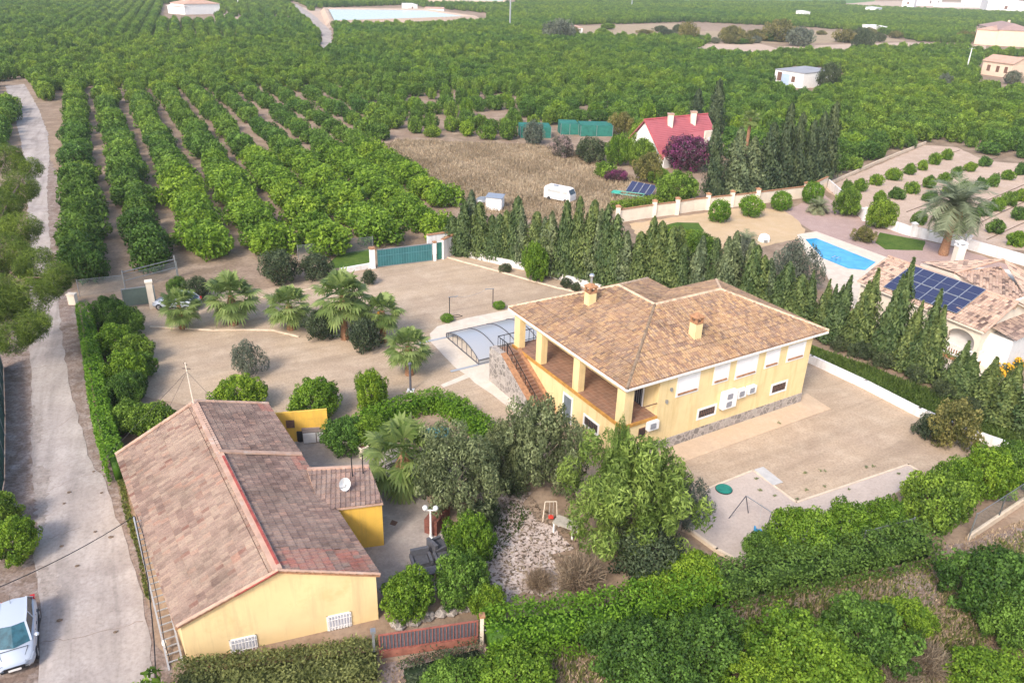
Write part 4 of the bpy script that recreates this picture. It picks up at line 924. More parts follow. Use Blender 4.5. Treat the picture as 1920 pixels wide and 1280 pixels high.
    m = MB(); m.box(L/2-.10, L/2+.015, -.42, .42, .42, .55); m.obj('grille', MT['dark'], t)
    m = MB(); m.box(L/2+.012, L/2+.03, -.26, .26, .33, .44); m.obj('number_plate', MT['white'], t)
    m = MB(); m.bar((-1.2,-.1,1.48), (-1.5,-.1,1.75), .015); m.obj('aerial', MT['dark'], t)
    m = MB()
    for s in (-1, 1): m.bar((1.36, s*.60*k, .895), (L/2-.36, s*.46*k, .735), .02, .015).bar((-1.25, s*(hw-.005), .36), (1.3, s*(hw-.005), .34), .05, .10).bar((.32, s*(hw-.01), .42), (.36, s*(hw-.02), .9), .015, .012).bar((-.62, s*(hw-.01), .42), (-.66, s*(hw-.02), .92), .015, .012).bar((1.22, s*.06, .935), (.95, s*.55*k, .99), .02, .015)
    m.bar((1.36, -.60*k, .895), (1.36, .60*k, .895), .025, .015).bar((L/2-.02, -.56, .36), (L/2-.02, .56, .36), .05, .10); m.obj('trim', MT['dark'], t)
    return t
wp, wnt, wpr = newmat('white_car_paint'); wpr.inputs['Base Color'].default_value = (.46,.50,.57,1); wpr.inputs['Roughness'].default_value = .3; wpr.inputs['Coat Weight'].default_value = .4
p = at(36, 1206); make_car('white hatchback parked at the road edge, front towards the camera', (p.x, p.y, .03), R_(-62), wp)
p = at(333, 577); make_car('white hatchback half hidden behind the fan palms near the grey gate', (p.x, p.y, .02), R_(176), wp)

# ------------------------------------------------------------------ walls, fences, gates
def wall_run(name, pts, h, th, mat, label, cat='wall', capmat=None, pillars=None, ph=.5, pmat=None, ztops=None):
    P = [Vector((p[0], p[1], 0)) for p in pts]; t = thing(name, label, cat, P[0]); m = MB(); mc = MB()
    for a, b in zip(P, P[1:]):
        a = a-P[0]; b = b-P[0]; d = (b-a).normalized(); m.bar(a-d*th*.4+Vector((0,0,h/2)), b+d*th*.4+Vector((0,0,h/2)), th, h)
        if capmat: mc.bar(a-d*th*.5+Vector((0,0,h+.05)), b+d*th*.5+Vector((0,0,h+.05)), th+.16, .10)
    m.obj('wall_body', mat, t)
    if capmat: mc.obj('coping', capmat, t)
    for q in pillars or []:
        q = Vector((q[0], q[1], 0))-P[0]; m = MB(); m.box(q.x-.28, q.x+.28, q.y-.28, q.y+.28, 0, h+ph); o = m.obj('pillar', pmat or mat, t)
        m = MB(); m.box(q.x-.36, q.x+.36, q.y-.36, q.y+.36, h+ph, h+ph+.1).add([(q.x-.34,q.y-.34,h+ph+.1),(q.x+.34,q.y-.34,h+ph+.1),(q.x+.34,q.y+.34,h+ph+.1),(q.x-.34,q.y+.34,h+ph+.1),(q.x,q.y,h+ph+.3)], [(0,1,4),(1,2,4),(2,3,4),(3,0,4)]); m.obj('cap', capmat or mat, o)
    return t
wall_run('boundary_wall', [at2(*p) for p in ((836,470),(868,480),(1000,510),(1095,538),(1300,598),(1520,681),(1620,728),(1720,780),(1800,815),(1960,872))], .75, .25, MT['wallwhite'], 'long low white wall along the foot of the cypress row')
wall_run('garden_wall', [at2(*p) for p in ((1155,418),(1225,407),(1264,402),(1300,396),(1400,385),(1513,370),(1548,352))], 1.7, .2, MT['cream'], 'cream garden wall with tiled coping and pillars behind the ball trees', capmat=MT['terracotta'],
    pillars=[at2(*p) for p in ((1157,418),(1225,407),(1268,402),(1325,393),(1370,388),(1418,383),(1508,371))])
wall_run('garden_wall', [at2(*p) for p in ((1552,352),(1620,414),(1700,441),(1810,466),(1960,510))], 1.3, .2, MT['wallwhite'], 'white garden wall between the pink gravel and the young plantation', pillars=[at2(*p) for p in ((1620,414),(1710,443),(1810,466))], ph=.35)
wall_run('plantation_wall', [at2(*p) for p in ((1548,350),(1645,306),(1735,270))], .5, .2, MT['kerb'], 'low stone edge wall along the far side of the young plantation')
# chain link fences with posts
mesh_m, mnt, mpr = newmat('chain_link'); mpr.inputs['Base Color'].default_value = (.36,.42,.42,1); mpr.inputs['Alpha'].default_value = .16; mpr.inputs['Roughness'].default_value = .6
def fence(name, pts, h, label, step=2.6, mat=None, base=None, post=MT['grey']):
    P = [Vector((p[0], p[1], 0)) for p in pts]; t = thing(name, label, 'fence', P[0]); m = MB()
    for a, b in zip(P, P[1:]):
        a = a-P[0]; b = b-P[0]; m.add([(a.x,a.y,.05),(b.x,b.y,.05),(b.x,b.y,h),(a.x,a.y,h)], [(0,1,2,3)])
        L = (b-a).length; k = max(1, int(L/step)); d = (b-a)/k; q = MB(); q.bar((a.x,a.y,h), (b.x,b.y,h), .03); q.obj('top_wire', post, t)
        for i in range(k+1):
            c = a+d*i; q = MB(); q.tube([(c.x,c.y,0),(c.x,c.y,h+.08)], .04, 6); q.obj('post', post, t)
    m.obj('netting', mat or mesh_m, t)
    if base:
        q = MB()
        for a, b in zip(P, P[1:]): q.bar(a-P[0]+Vector((0,0,base/2)), b-P[0]+Vector((0,0,base/2)), .2, base)
        q.obj('base_wall', MT['kerb'], t)
    return t
fence('wire_fence', [at2(1815,1012), at2(1870,975), at2(1975,905)], 1.9, 'wire mesh fence on a pale base wall at the lower right', base=.4)
fence('wire_fence', [at2(1610,1045), at2(1700,1020)], 1.9, 'piece of grey wire fence showing above the lower hedge', step=3)
fence('orchard_fence', [at2(150,556), at2(236,546), at2(335,520)], 1.7, 'thin wire fence at the orchard corner beside the grey gate', step=3.5)
fence('orchard_fence', [at2(560,488), at2(640,478), at2(700,470)], 1.7, 'thin wire fence between the bright orchard and the lawn by the green gate', step=4)
fence('screen_fence', [at2(-12,1010), at2(8,900), at2(9,780), at2(6,690)], 1.6, 'dark green screened fence along the left edge of the road', mat=MT['screen'], step=2.4)
q = at(138, 570); m = MB(); m.box(-.35,.35,-.25,.25,0,1.0).box(-.4,.4,-.3,.3,1.0,1.08); o = m.obj('meter_box', MT['cream']); o.location = (q.x,q.y,0); tag(o, 'small pale meter box at the road corner beside the hedge end', 'box')
# green gate and its posts
g0, g1 = at(706, 502), at(812, 489); t = thing('sliding_gate', 'long dark teal sliding gate across the parking area', 'gate', g0); d = (g1-g0); L = d.length; rz = math.atan2(d.y, d.x); t.rotation_euler.z = rz
m = MB(); m.box(.15, L-.1, -.03, .03, .12, 2.0); m.obj('sheet', MT['teal'], t)
m = MB()
for k in range(22): x = .2+(L-.4)*k/21; m.box(x-.018, x+.018, -.05, -.031, .15, 1.98)
m.box(.15, L-.1, -.055, -.052, 1.28, 1.34); m.obj('ribs', plain('pale_teal_ribs', (.10,.25,.27), .6, .1, 3.), t)
m = MB(); m.box(.1, L, -.05, .05, 2.0, 2.07).box(.1, L, -.05, .05, .04, .12); m.obj('rail', MT['grey'], t)
def gate_post(p, h, w, label, mat=MT['white'], cap=MT['terracotta'], name='gate_post'):
    t = thing(name, label, 'gate post', (p.x, p.y, 0), rz); m = MB(); m.box(-w/2, w/2, -w/2, w/2, 0, h); m.obj('shaft', mat, t); m = MB(); m.box(-w/2-.06, w/2+.06, -w/2-.06, w/2+.06, h, h+.14); m.obj('cap', cap, t); return t
gate_post(at(699, 503), 2.25, .5, 'white gate post with tile cap left of the teal gate')
gate_post(at(815, 489), 2.15, .3, 'slim white post between the teal gate and the narrow door')
c0, c1 = at(818, 488), at(829, 486); t = thing('side_gate', 'narrow green door beside the long teal gate', 'gate', c0); d = c1-c0; t.rotation_euler.z = math.atan2(d.y, d.x); m = MB(); m.box(.1, d.length, -.03, .03, .1, 2.05); m.obj('sheet', plain('green_door_sheet', (.035,.17,.13), .6, .1, 2.), t); m = MB(); m.box(.1, d.length, -.04, .04, 2.05, 2.12); m.obj('rail', MT['white'], t)
wall_run('gate_wall', [at2(831,486), at2(842,480), at2(858,474)], 2.3, .25, MT['wallwhite'], 'white tile capped wall end right of the teal gate', capmat=MT['terracotta'])
wall_run('gate_wall', [at2(803,478), at2(842,472)], 2.35, .25, MT['wallwhite'], 'white tile capped lintel wall just behind the narrow green door', capmat=MT['terracotta'])
wall_run('low_wall', [at2(640,512), at2(697,502)], .55, .3, MT['wallwhite'], 'low white wall running left from the teal gate')
# grey gate at the left
g0, g1 = at(233, 577), at(281, 574); t = thing('grey_gate', 'dull grey green metal gate at the road end of the drive', 'gate', g0); d = g1-g0; t.rotation_euler.z = math.atan2(d.y, d.x)+R_(12); L = d.length+.6
m = MB(); m.box(0, L, -.03, .03, .15, 1.8); m.obj('sheet', plain('dull_grey_green', (.10,.135,.12), .7, .15, 1.5), t)
m = MB(); m.box(0, L, -.05, .05, 1.8, 1.87).box(0, .07, -.05, .05, .1, 1.8).box(L-.07, L, -.05, .05, .1, 1.8); m.obj('gate_frame', MT['grey'], t)
gate_post(at(287, 577), 2.6, .55, 'tall cream post at the right end of the grey gate', MT['cream'], MT['cream'])
m = MB()
for a, b in (((236,546),(333,520)),): 
    A = at(*a); B = at(*b); m.bar(A+Vector((0,0,2.0)), B+Vector((0,0,2.0)), .07).bar(A+Vector((0,0,1.1)), B+Vector((0,0,1.1)), .06).bar(A, A+Vector((0,0,2.2)), .1).bar(B, B+Vector((0,0,2.4)), .1)
tag(m.obj('rail_barrier', MT['grey']), 'two rail metal barrier in front of the left orchard rows', 'barrier')
# red gate
g0, g1 = at(712, 1236), at(896, 1208); t = thing('red_gate', 'rusty red railing gate with wide gap bars by the farmhouse', 'gate', g0); d = g1-g0; rg = math.atan2(d.y, d.x); t.rotation_euler.z = rg; L = d.length
m = MB(); m.box(0, L, -.03, .03, 1.52, 1.60).box(0, .07, -.03, .03, .1, 1.52).box(L-.07, L, -.03, .03, .1, 1.52).box(0, L, -.03, .03, .52, .58); m.obj('gate_frame', MT['rust'], t)
m = MB(); m.box(.07, L-.07, -.02, .02, .08, .52); m.obj('bottom_panel', plain('rusty_red_sheet', (.33,.13,.09), .8, .2, 2.), t)
m = MB()
for k in range(27): x = .1+(L-.2)*(k+.5)/27; m.box(x-.016, x+.016, -.016, .016, .58, 1.52)
m.obj('bars', MT['rust'], t)
m = MB(); m.box(.08, L-.08, .025, .04, .6, 1.5); m.obj('backing', MT['midgrey'], t)
rz = rg
gate_post(at(703, 1240), 1.9, .12, 'thin grey post at the left end of the red gate', MT['grey'], MT['grey']); gate_post(at(903, 1207), 1.8, .16, 'cream post at the right end of the red gate', MT['cream'], MT['terracotta'])
m = MB(); m.bar(at(905,1180,.9), at(935,1183,1.3), .05); tag(m.obj('gate_stay', MT['alu']), 'pale metal stay bar behind the right post of the red gate', 'bar')
# rubble wall behind the gate
t = thing('rubble_wall', 'low crumbling stone wall between the citrus bushes and the red gate', 'wall', at(735, 1175)); m = MB(); rr = random.Random(5); P0 = at(735,1175)
pts = [(735,1175),(775,1168),(800,1160),(840,1148),(880,1138)]
for a, b in zip(pts, pts[1:]):
    A = at(*a)-P0; B = at(*b)-P0; k = 5
    for i in range(k):
        c = A+(B-A)*(i+.5)/k; w = rr.uniform(.2,.38); m.blob((c.x+rr.uniform(-.1,.1), c.y+rr.uniform(-.15,.15), .15), (w, rr.uniform(.16,.3)), 6, 4)
m.obj('stones', MT['stone'], t)

# ------------------------------------------------------------------ small things round the houses
def post_with_loop(px, py, label, s):
    p = at(px, py); t = thing('washing_post', label, 'post', p); m = MB(); m.tube([(0,0,0),(0,0,1.95)], .045, 6); m.obj('pole', MT['dark'], t)
    m = MB(); m.bar((-.1*s,0,1.95), (.75*s,.25*s,1.98), .06).bar((.55*s,.0,1.93), (.7*s,.45*s,1.98), .04); m.obj('cross_arm', MT['grey'], t)
    m = MB(); m.tube([(.1,0,.05),(.7,-.25,.06),(1.2,.05,.05),(.8,.35,.06),(.1,0,.05)], .03, 5); m.obj('base_hoop', MT['dark'], t); return p
p1 = post_with_loop(843, 593, 'thin dark washing line post nearer the pool cover', 1); p2 = post_with_loop(924, 576, 'thin dark washing line post nearer the villa roof', -1)
m = MB(); a = p1+Vector((.6,.2,1.97)); b = p2+Vector((-.6,-.2,1.97)); m.tube([a+(b-a)*i/10-Vector((0,0,.28*(1-(i/5-1)**2))) for i in range(11)], .012, 4); tag(m.obj('washing_line', MT['grey']), 'slack washing line strung between the two dark posts', 'line')
p = at(770, 733); t = thing('garden_light', 'dark grey post with a white foot in front of the round fan palm', 'lamp', p); m = MB(); m.tube([(0,0,0),(0,0,2.3)], .09, 8); m.obj('pole', MT['midgrey'], t); m = MB(); m.box(-.28,.28,-.28,.28,0,.10); m.obj('foot', MT['white'], t); m = MB(); m.blob((0,0,2.38), (.16,.14)); m.obj('lamp_head', MT['midgrey'], t)
# white two-globe garden lamp
p = at(808, 1008); t = thing('garden_lamp', 'white garden lamp with two globes on the farmhouse court', 'lamp', p)
m = MB(); m.lathe([(.16,0),(.15,.06),(.09,.12),(.07,.5),(.05,1.9),(.06,2.0)], 10); m.obj('pole', MT['white'], t)
m = MB(); m.bar((-.3,0,1.98), (.3,0,1.98), .05); m.obj('cross_arm', MT['white'], t)
for s in (-1, 1): m = MB(); m.blob((s*.3,0,2.14), (.16,.16), 12, 8).lathe([(.08,1.98),(.10,2.02)], 8, (s*.3,0,0)); m.obj('globe', plain('white_globe', (.75,.74,.72), .3, .03, 2.), t)
# patio seats
def patio_chair(label, px, py, rz, w=.95):
    p = at(px, py); t = thing('patio_chair', label, 'chair', (p.x,p.y,.024), rz, 'dark cushioned patio seats')
    m = MB(); m.box(-w/2, w/2, -.45, .45, .18, .42); m.obj('seat', MT['midgrey'], t); m = MB(); m.box(-w/2, w/2, .30, .50, .42, .95); m.obj('backrest', MT['midgrey'], t)
    m = MB(); m.box(-w/2+.12, w/2-.12, -.44, .28, .425, .55); m.obj('cushion', plain('charcoal_cushion', (.075,.075,.085), .85, .15, 5.), t)
    for s in (-1, 1): m = MB(); m.box(s*w/2-.07, s*w/2+.07, -.45, .45, .42, .66); m.obj('armrest', MT['midgrey'], t)
    for a in (-1, 1):
        for b in (-1, 1): m = MB(); m.box(a*w/2*.9-.03, a*w/2*.9+.03, b*.4-.03, b*.4+.03, 0, .18); m.obj('leg', MT['dark'], t)
    return t
patio_chair('dark grey cushioned chair left of the slatted table', 790, 1062, R_(20), 1.0)
patio_chair('black cushioned armchair half under the bright citrus bush', 838, 1057, R_(205), 1.2)
patio_chair('dark patio chair nearest the white garden lamp', 822, 1035, R_(130), .9)
p = at(806, 1083); t = thing('patio_bench', 'dark slatted bench in front of the cushioned chair', 'bench', (p.x,p.y,.024), R_(18)); m = MB()
m.box(-.95,.95,-.3,.3,.46,.52); m.obj('top', MT['midgrey'], t)
for k in range(9): m = MB(); x = -.9+.225*k; m.box(x-.025,x+.025,-.29,-.26,0,.458); m.obj('leg', MT['wood'], t)
m = MB(); m.box(-.93,.93,.24,.27,0,.458); m.obj('back_panel', MT['dark'], t)
# stone table under the trees
p = at(1060, 998); t = thing('garden_table', 'pale grey table under the feathery green tree', 'table', p, R_(-28)); m = MB(); m.box(-.7,.7,-.42,.42,.68,.76); m.obj('tabletop', plain('weathered_table', (.40,.36,.30), .9, .15, 4.), t)
for a in (-1,1):
    for b in (-1,1): m = MB(); m.box(a*.6-.05,a*.6+.05,b*.34-.05,b*.34+.05,0,.68); m.obj('leg', MT['white'], t)
# planters
for px, py, lb, r in ((652,845,'cream stone urn left of the pair, with the wider bowl',.42), (681,858,'square cream planter beside the wide urn',.36)):
    p = at(px, py); t = thing('garden_urn', lb, 'planter', p)
    m = MB(); m.lathe([(.24,0),(.22,.15),(.15,.35),(.2,.5),(r,.85),(r+.05,.95),(r-.05,.96),(r-.1,.85)] if r > .4 else [(.28,0),(.28,.6),(.42,.65),(.42,.95),(.34,.96),(.34,.85)], 14 if r > .4 else 4); m.obj('pot', MT['cream'], t)
    m = MB(); m.lathe([(r-.08,.80),(r-.08,.88),(.05,.9)], 10); m.obj('soil_fill', MT['brown'], t)
# cabinets by the ochre wall
p = at(590, 830); t = thing('garden_cupboard', 'white fronted double cupboard against the ochre wall', 'cupboard', p, R_(10)); m = MB(); m.box(-.75,.65,-.05,.6,0,.95); m.obj('body', plain('grey_wood', (.22,.18,.16), .85, .15, 3.), t)
m = MB(); m.box(-.72,.12,-.09,-.052,.08,.85); m.obj('door', plain('white_panel', (.62,.60,.60), .6, .06, 3.), t); m = MB(); m.box(.2,.62,-.09,-.052,.12,.85); m.obj('door', plain('white_panel2', (.68,.66,.66), .6, .06, 3.), t)
m = MB(); m.box(-.8,.4,.1,.62,.951,1.1); m.obj('lid', plain('brown_grey_lid', (.25,.20,.185), .85, .1, 3.), t)
m = MB(); m.lathe([(.25,0),(.28,.1),(.28,.8),(.24,.85)], 12, (-1.0,.25,0)); o = m.obj('dark_barrel', MT['dark']); o.location = p; tag(o, 'dark round barrel at the left end of the cupboard', 'barrel')
# satellite dish
p = at(648, 918, 3.5); t = thing('satellite_dish', 'white satellite dish on the small annex roof', 'dish', p); m = MB(); n=12
m.add([(.34*math.cos(6.283*i/n), -.05, .40*math.sin(6.283*i/n)+.35) for i in range(n)]+[(0,.1,.35)], [(i,(i+1)%n,n) for i in range(n)]); o = m.obj('dish', MT['white'], t); o.rotation_euler = (R_(-15), 0, R_(35)); m = MB(); m.tube([(0,.1,-.3),(0,.1,.3)], .03, 6); m.obj('mast', MT['grey'], t); m = MB(); m.bar((0,0,.2), (-.25,-.4,.35), .03); m.obj('arm', MT['grey'], t)
for px, py, lb in ((661,893,'thin dark pole on the back edge of the annex roof, left of the two'), (681,888,'thin dark pole on the back edge of the annex roof, right of the two')):
    p = at(px, py, 3.4); m = MB(); m.tube([(0,0,-.2),(0,0,1.35)], .035, 6); o = m.obj('roof_pole', MT['dark']); o.location = p; tag(o, lb, 'pole')
# antenna on the farmhouse roof, with stays
p = PB+Vector((.1,-.3,0)); t = thing('antenna_mast', 'thin pale antenna mast with stays on the back of the farmhouse roof', 'antenna', p); m = MB(); m.tube([(0,0,-.1),(-.15,.1,3.0)], .035, 6); m.obj('mast', MT['cream'], t); m = MB(); m.bar((-.4,.1,2.6), (.15,.05,2.6), .03).bar((-.3,.2,2.9), (0,0,2.9), .03); m.obj('aerial_rods', MT['dark'], t)
m = MB(); m.tube([(-.12,.08,2.4),(-4.0,-4.6,-1.4)], .012, 4).tube([(-.12,.08,2.4),(3.4,-1.2,-1.0)], .012, 4).tube([(-.12,.08,2.4),(-1.4,-2.6,-.5)], .012, 4); m.obj('stay', MT['dark'], t)
# ladder leaning on the farmhouse
la, lb_ = at(331, 1252), at(262, 965, 2.5); t = thing('ladder', 'long aluminium ladder leaning along the roadside eave of the farmhouse', 'ladder', la)
d = lb_-la; sdv = Vector((d.y,-d.x,0)).normalized()*.31; MT['lad'] = plain('pale_ladder_metal', (.36,.36,.37), .5, .05, 4., 0, .5); m = MB(); m.bar(-sdv, d-sdv, .08, .10).bar(sdv, d+sdv, .08, .10); m.obj('rails', MT['lad'], t); m = MB(); k = int(d.length/.42)
for i in range(1, k+1): c = d*i/(k+1); m.bar(c-sdv, c+sdv, .055)
m.obj('rungs', MT['lad'], t)
def cable(name, pts, r, label, sag=.0, mat=MT['dark']):
    P = []
    for a, b in zip(pts, pts[1:]):
        for i in range(8): f = i/8; P.append(Vector(a)+(Vector(b)-Vector(a))*f-Vector((0,0,sag*4*f*(1-f))))
    P.append(Vector(pts[-1])); m = MB(); m.tube(P, r, 5); return tag(m.obj(name, mat), label, 'cable')
cable('power_cable', [at(-30,1112,5.0), at(252,967,2.9)], .022, 'black overhead cable crossing the road to the farmhouse corner', .25)
cable('power_cable', [at(253,968,2.8), at(262,1010,2.2), at(278,1090,1.6), at(289,1200,1.2), at(293,1285,1.0), at(294,1360,1.0)], .03, 'black cable hanging along the farmhouse eave towards the camera')
cable('loose_wire', [at(256,965,2.6), at(268,1000,2.4), at(296,1125,2.3), at(308,1200,1.6), at(318,1235,.4)], .018, 'thin dark wire trailing down beside the ladder')
q = at(308,1205,.6); m = MB(); m.blob((0,0,0), (.12,.2), 8, 5).bar((0,0,-.6),(0,0,0), .05); o = m.obj('white_meter', MT['white']); o.location = q; tag(o, 'small white fitting beside the foot of the ladder', 'meter')
# things on the lower right yard
p = at(1357, 918); t = thing('green_disc', 'round teal green cover lying on the pale sand pad', 'pool cover', p); m = MB(); m.lathe([(.52,.035),(.52,.12),(.46,.15),(.1,.16)], 24); m.obj('cover', plain('teal_plastic', (.015,.20,.15), .5, .15, 3.), t); m = MB(); m.lathe([(.55,.034),(.55,.08),(.525,.085)], 24); m.obj('rim', MT['dark'], t)
m = MB(); m.prism([at2(1414,881), at2(1431,876), at2(1468,905), at2(1449,911)], .034, .07); tag(m.obj('grey_board', plain('pale_grey_board', (.50,.48,.46), .8, .08, 2.)), 'flat grey board lying beside the corner of the sand pad', 'board')
aL, aR = at(1399,929,1.7), at(1447,960,1.7); p = at(1399, 962); t = thing('swing_frame', 'thin grey metal swing frame standing on the sand pad', 'swing', p); m = MB(); m.bar(aL-p, aR-p, .04); m.obj('top_bar', MT['grey'], t)
for top, b in ((aL,(1366,972)),(aL,(1403,962)),(aR,(1452,986)),(aR,(1433,1002))): m = MB(); m.bar(top-p, at(*b)-p, .04); m.obj('leg', MT['midgrey'], t)
m = MB(); a = aL+(aR-aL)*.62; b = at(1422,993,.4); m.bar(a-p, b-p, .015); m.obj('rope', MT['grey'], t); m = MB(); b = b-p; m.box(b.x-.25,b.x+.2,b.y-.12,b.y+.12,.3,.38).box(b.x-.25,b.x-.18,b.y-.12,b.y+.12,.38,.62); m.obj('seat', plain('blue_plastic', (.04,.28,.55), .5, .1, 3.), t)
p = at(1030, 975); t = thing('child_swing', 'pale pole swing with a red seat under the grey green tree', 'swing', p); t.scale = (.62,.62,.62); m = MB(); m.bar((-.5,0,2.2),(.6,.1,2.2), .05).bar((-.5,0,2.2),(-.65,-.3,0), .05).bar((.6,.1,2.2),(.75,-.3,0), .05).bar((-.5,0,2.2),(-.65,.3,0), .05).bar((.6,.1,2.2),(.75,.4,0), .05); m.obj('poles', MT['cream'], t); m = MB(); m.bar((-.05,0,2.2),(-.05,-.1,.5), .015).bar((.3,0,2.2),(.3,-.1,.5), .015); m.obj('ropes', MT['white'], t); m = MB(); m.box(-.12,.37,-.3,.1,.42,.6); m.obj('seat', plain('red_plastic', (.60,.05,.03), .5, .1, 3.), t)
m = MB(); m.prism([at2(735,975), at2(746,979), at2(741,986), at2(731,983)], .026, .05); tag(m.obj('manhole', MT['brown']), 'small brown manhole cover in the farmhouse court', 'manhole')
m = MB(); a = at(820, 985); m.box(-.4,.4,-.9,.9,0,1.0); o = m.obj('brick_pier', plain('dark_red_brick', (.20,.075,.055), .9, .25, 5.)); o.location = a; o.rotation_euler.z = R_(-20); tag(o, 'dark red low brick pier behind the white garden lamp', 'pier')
p = at(812, 815); t = thing('tarp', 'blue green tarpaulin lying under the garden trees', 'tarp', p); m = MB(); rr = random.Random(2); g = [(x, y, .25+.12*math.sin(x*3)+.1*math.cos(y*4)+rr.uniform(0,.08)) for y in (-.7,-.25,.2,.7) for x in (-1.1,-.5,.1,.6,1.1)]; m.add(g, [(r*5+c, r*5+c+1, r*5+c+6, r*5+c+5) for r in range(3) for c in range(4)]); m.obj('sheet', plain('blue_green_tarp', (.05,.17,.20), .6, .2, 2.), t); m = MB(); m.box(-1,1,-.6,.6,0,.16); m.obj('pile', MT['wood'], t)
# scattered litter on road and yard
for i, (px, py, r) in enumerate(((111,1164,.12),(216,1186,.09),(144,1062,.10),(115,1025,.09),(178,998,.08),(207,1008,.12),(129,924,.11),(120,945,.08),(190,925,.08),(175,885,.07))):
    p = at(px, py); m = MB(); m.blob((0,0,.05), (r,.03), 7, 4).blob((r*.8,.04,.05), (r*.6,.03), 6, 4); o = m.obj('dry_clod', MT['bark']); o.location = (p.x,p.y,.02); tag(o, 'dark clod of dry earth lying on the pale road surface', 'clod', 'dark clods on the road')
for i, (px, py, r) in enumerate(((1460,795,.16),(1508,889,.14),(1540,885,.26),(1623,878,.12),(1635,876,.2),(1510,921,.14),(1545,914,.12),(1417,900,.15),(1424,922,.16),(1494,938,.14),(1590,920,.1),(1451,932,.12),(1684,891,.12))):
    p = at(px, py); t = inst('weed_tuft', twig_weed if 'twig_weed' in globals() else None, None, (p.x, p.y, .02)) if False else None
    m = MB(); rr = random.Random(i)
    for k in range(14): a = rr.uniform(0,6.28); q = rr.uniform(.2,1)*r; m.add([(q*math.cos(a),q*math.sin(a),.04+rr.uniform(0,.1)), (q*math.cos(a)+.09,q*math.sin(a)+.02,.1), (q*math.cos(a)+.03,q*math.sin(a)+.09,.12)], [(0,1,2)])
    o = m.obj('weed_tuft', LM['olive']); o.location = (p.x,p.y,.03); tag(o, 'small dry weed tuft on the gravel yard right of the villa', 'weed', 'weed tufts on the right yard')

# ------------------------------------------------------------------ neighbour with the solar roof
e0, e1, r0, r1 = Vector((32.9,70.8,3.6)), Vector((39.2,59.6,3.6)), Vector((36.76,73.6,5.4)), Vector((42.87,62.1,5.4))
r0 = e0+(r1-e1)
nbh = thing('neighbour_house', 'cream house with blotched tan tile roof and arched porch beside the small pool', 'house', (0, 0, 0))
ru = (e1-e0).normalized(); rw = Vector((r0.x-e0.x, r0.y-e0.y, 0)).normalized()
Bk0 = r0+(r0-e0)*.9; Bk1 = r1+(r1-e1)*.9; Bk0.z = Bk1.z = 3.7
m = MB(); tiles(m, [e0, e1, r1, r0], .26, .42, .07, seed=21); tiles(m, [r0, r1, Bk1, Bk0], .26, .42, .07, seed=22); rf3 = m.obj('roof', TM['nb'], nbh)
m = MB(); m.slab([e0, e1, r1, r0], .12).slab([r0, r1, Bk1, Bk0], .12); m.obj('roof_edge', MT['cream'], rf3)
m = MB(); ridge(m, r0, r1); ridge(m, e1, r1, .1); m.obj('ridge_tiles', MT['mortar'], rf3)
i0 = e0+ru*.3+rw*.35; i1 = e1-ru*.3+rw*.35; k0 = Bk0+ru*.3-rw*.35; k1 = Bk1-ru*.3-rw*.35; rr0 = r0+ru*.3; rr1 = r1-ru*.3
j1 = i1-ru*3.2
m = MB(); m.add([(i0.x,i0.y,0),(j1.x,j1.y,0),(k0.x,k0.y,0),(i0.x,i0.y,3.62),(j1.x,j1.y,3.62),(k0.x,k0.y,3.62),(rr0.x,rr0.y,5.25)], [(0,1,4,3),(2,0,3,6,5)])
q = k1-ru*3.2; m.add([(j1.x,j1.y,0),(q.x,q.y,0),(q.x,q.y,3.6),((r1-ru*3.5).x,(r1-ru*3.5).y,5.2),(j1.x,j1.y,3.6)], [(0,1,2,3,4)]); m.obj('wall', MT['cream'], nbh)
def arch_panel(a, b, za, zt, top_fn, arches, th, name='arch_wall'):
    """upright wall from a to b, floor za, top z from top_fn(s), with round arched openings (s0, s1, spring, rise)"""
    a = Vector((a.x,a.y,0)); b = Vector((b.x,b.y,0)); L = (b-a).length; d = (b-a)/L; nn = Vector((d.y,-d.x,0))*th
    xs = sorted(set([0, L]+[x for s0, s1, *_ in arches for x in (s0, s1)]+[s0+(s1-s0)*(.5-.5*math.cos(math.pi*i/12)) for s0, s1, *_ in arches for i in range(13)]+[L/2]))
    def lo(x):
        for s0, s1, sp, ri in arches:
            if s0+1e-6 < x < s1-1e-6: f = (x-(s0+s1)/2)/((s1-s0)/2); return sp+ri*math.sqrt(max(0,1-f*f))
        return None
    m = MB()
    for x0, x1 in zip(xs, xs[1:]):
        mid = lo((x0+x1)/2)
        if mid is None: z0 = z1 = za
        else:
            z0 = lo(x0) or lo(x0+1e-4); z1 = lo(x1) or lo(x1-1e-4)
        p, q = a+d*x0, a+d*x1; t0, t1 = top_fn(x0), top_fn(x1)
        m.add([(p.x,p.y,z0),(q.x,q.y,z1),(q.x,q.y,t1),(p.x,p.y,t0),(p.x-nn.x,p.y-nn.y,z0),(q.x-nn.x,q.y-nn.y,z1),(q.x-nn.x,q.y-nn.y,t1),(p.x-nn.x,p.y-nn.y,t0)], [(0,1,2,3),(7,6,5,4),(0,4,5,1),(3,2,6,7),(0,3,7,4),(1,5,6,2)])
    return m.obj(name, MT['cream'], nbh)
Lp = (i1-j1).length; arch_panel(j1, i1, .0, 3.6, lambda s: 3.62, [(.35, Lp-.35, 2.1, .9)], .28)
Lg = (Vector((k1.x,k1.y,0))-Vector((i1.x,i1.y,0))).length; hr = (Vector((r1.x,r1.y,0))-Vector((e1.x,e1.y,0))).length
arch_panel(i1+(k1-i1).normalized()*.30, k1, .0, 0, lambda s: min(3.62+1.75*min(1, (s+.3)/(hr-.35)), 5.3), [(.5, 2.6, 2.0, 1.0)], .28)
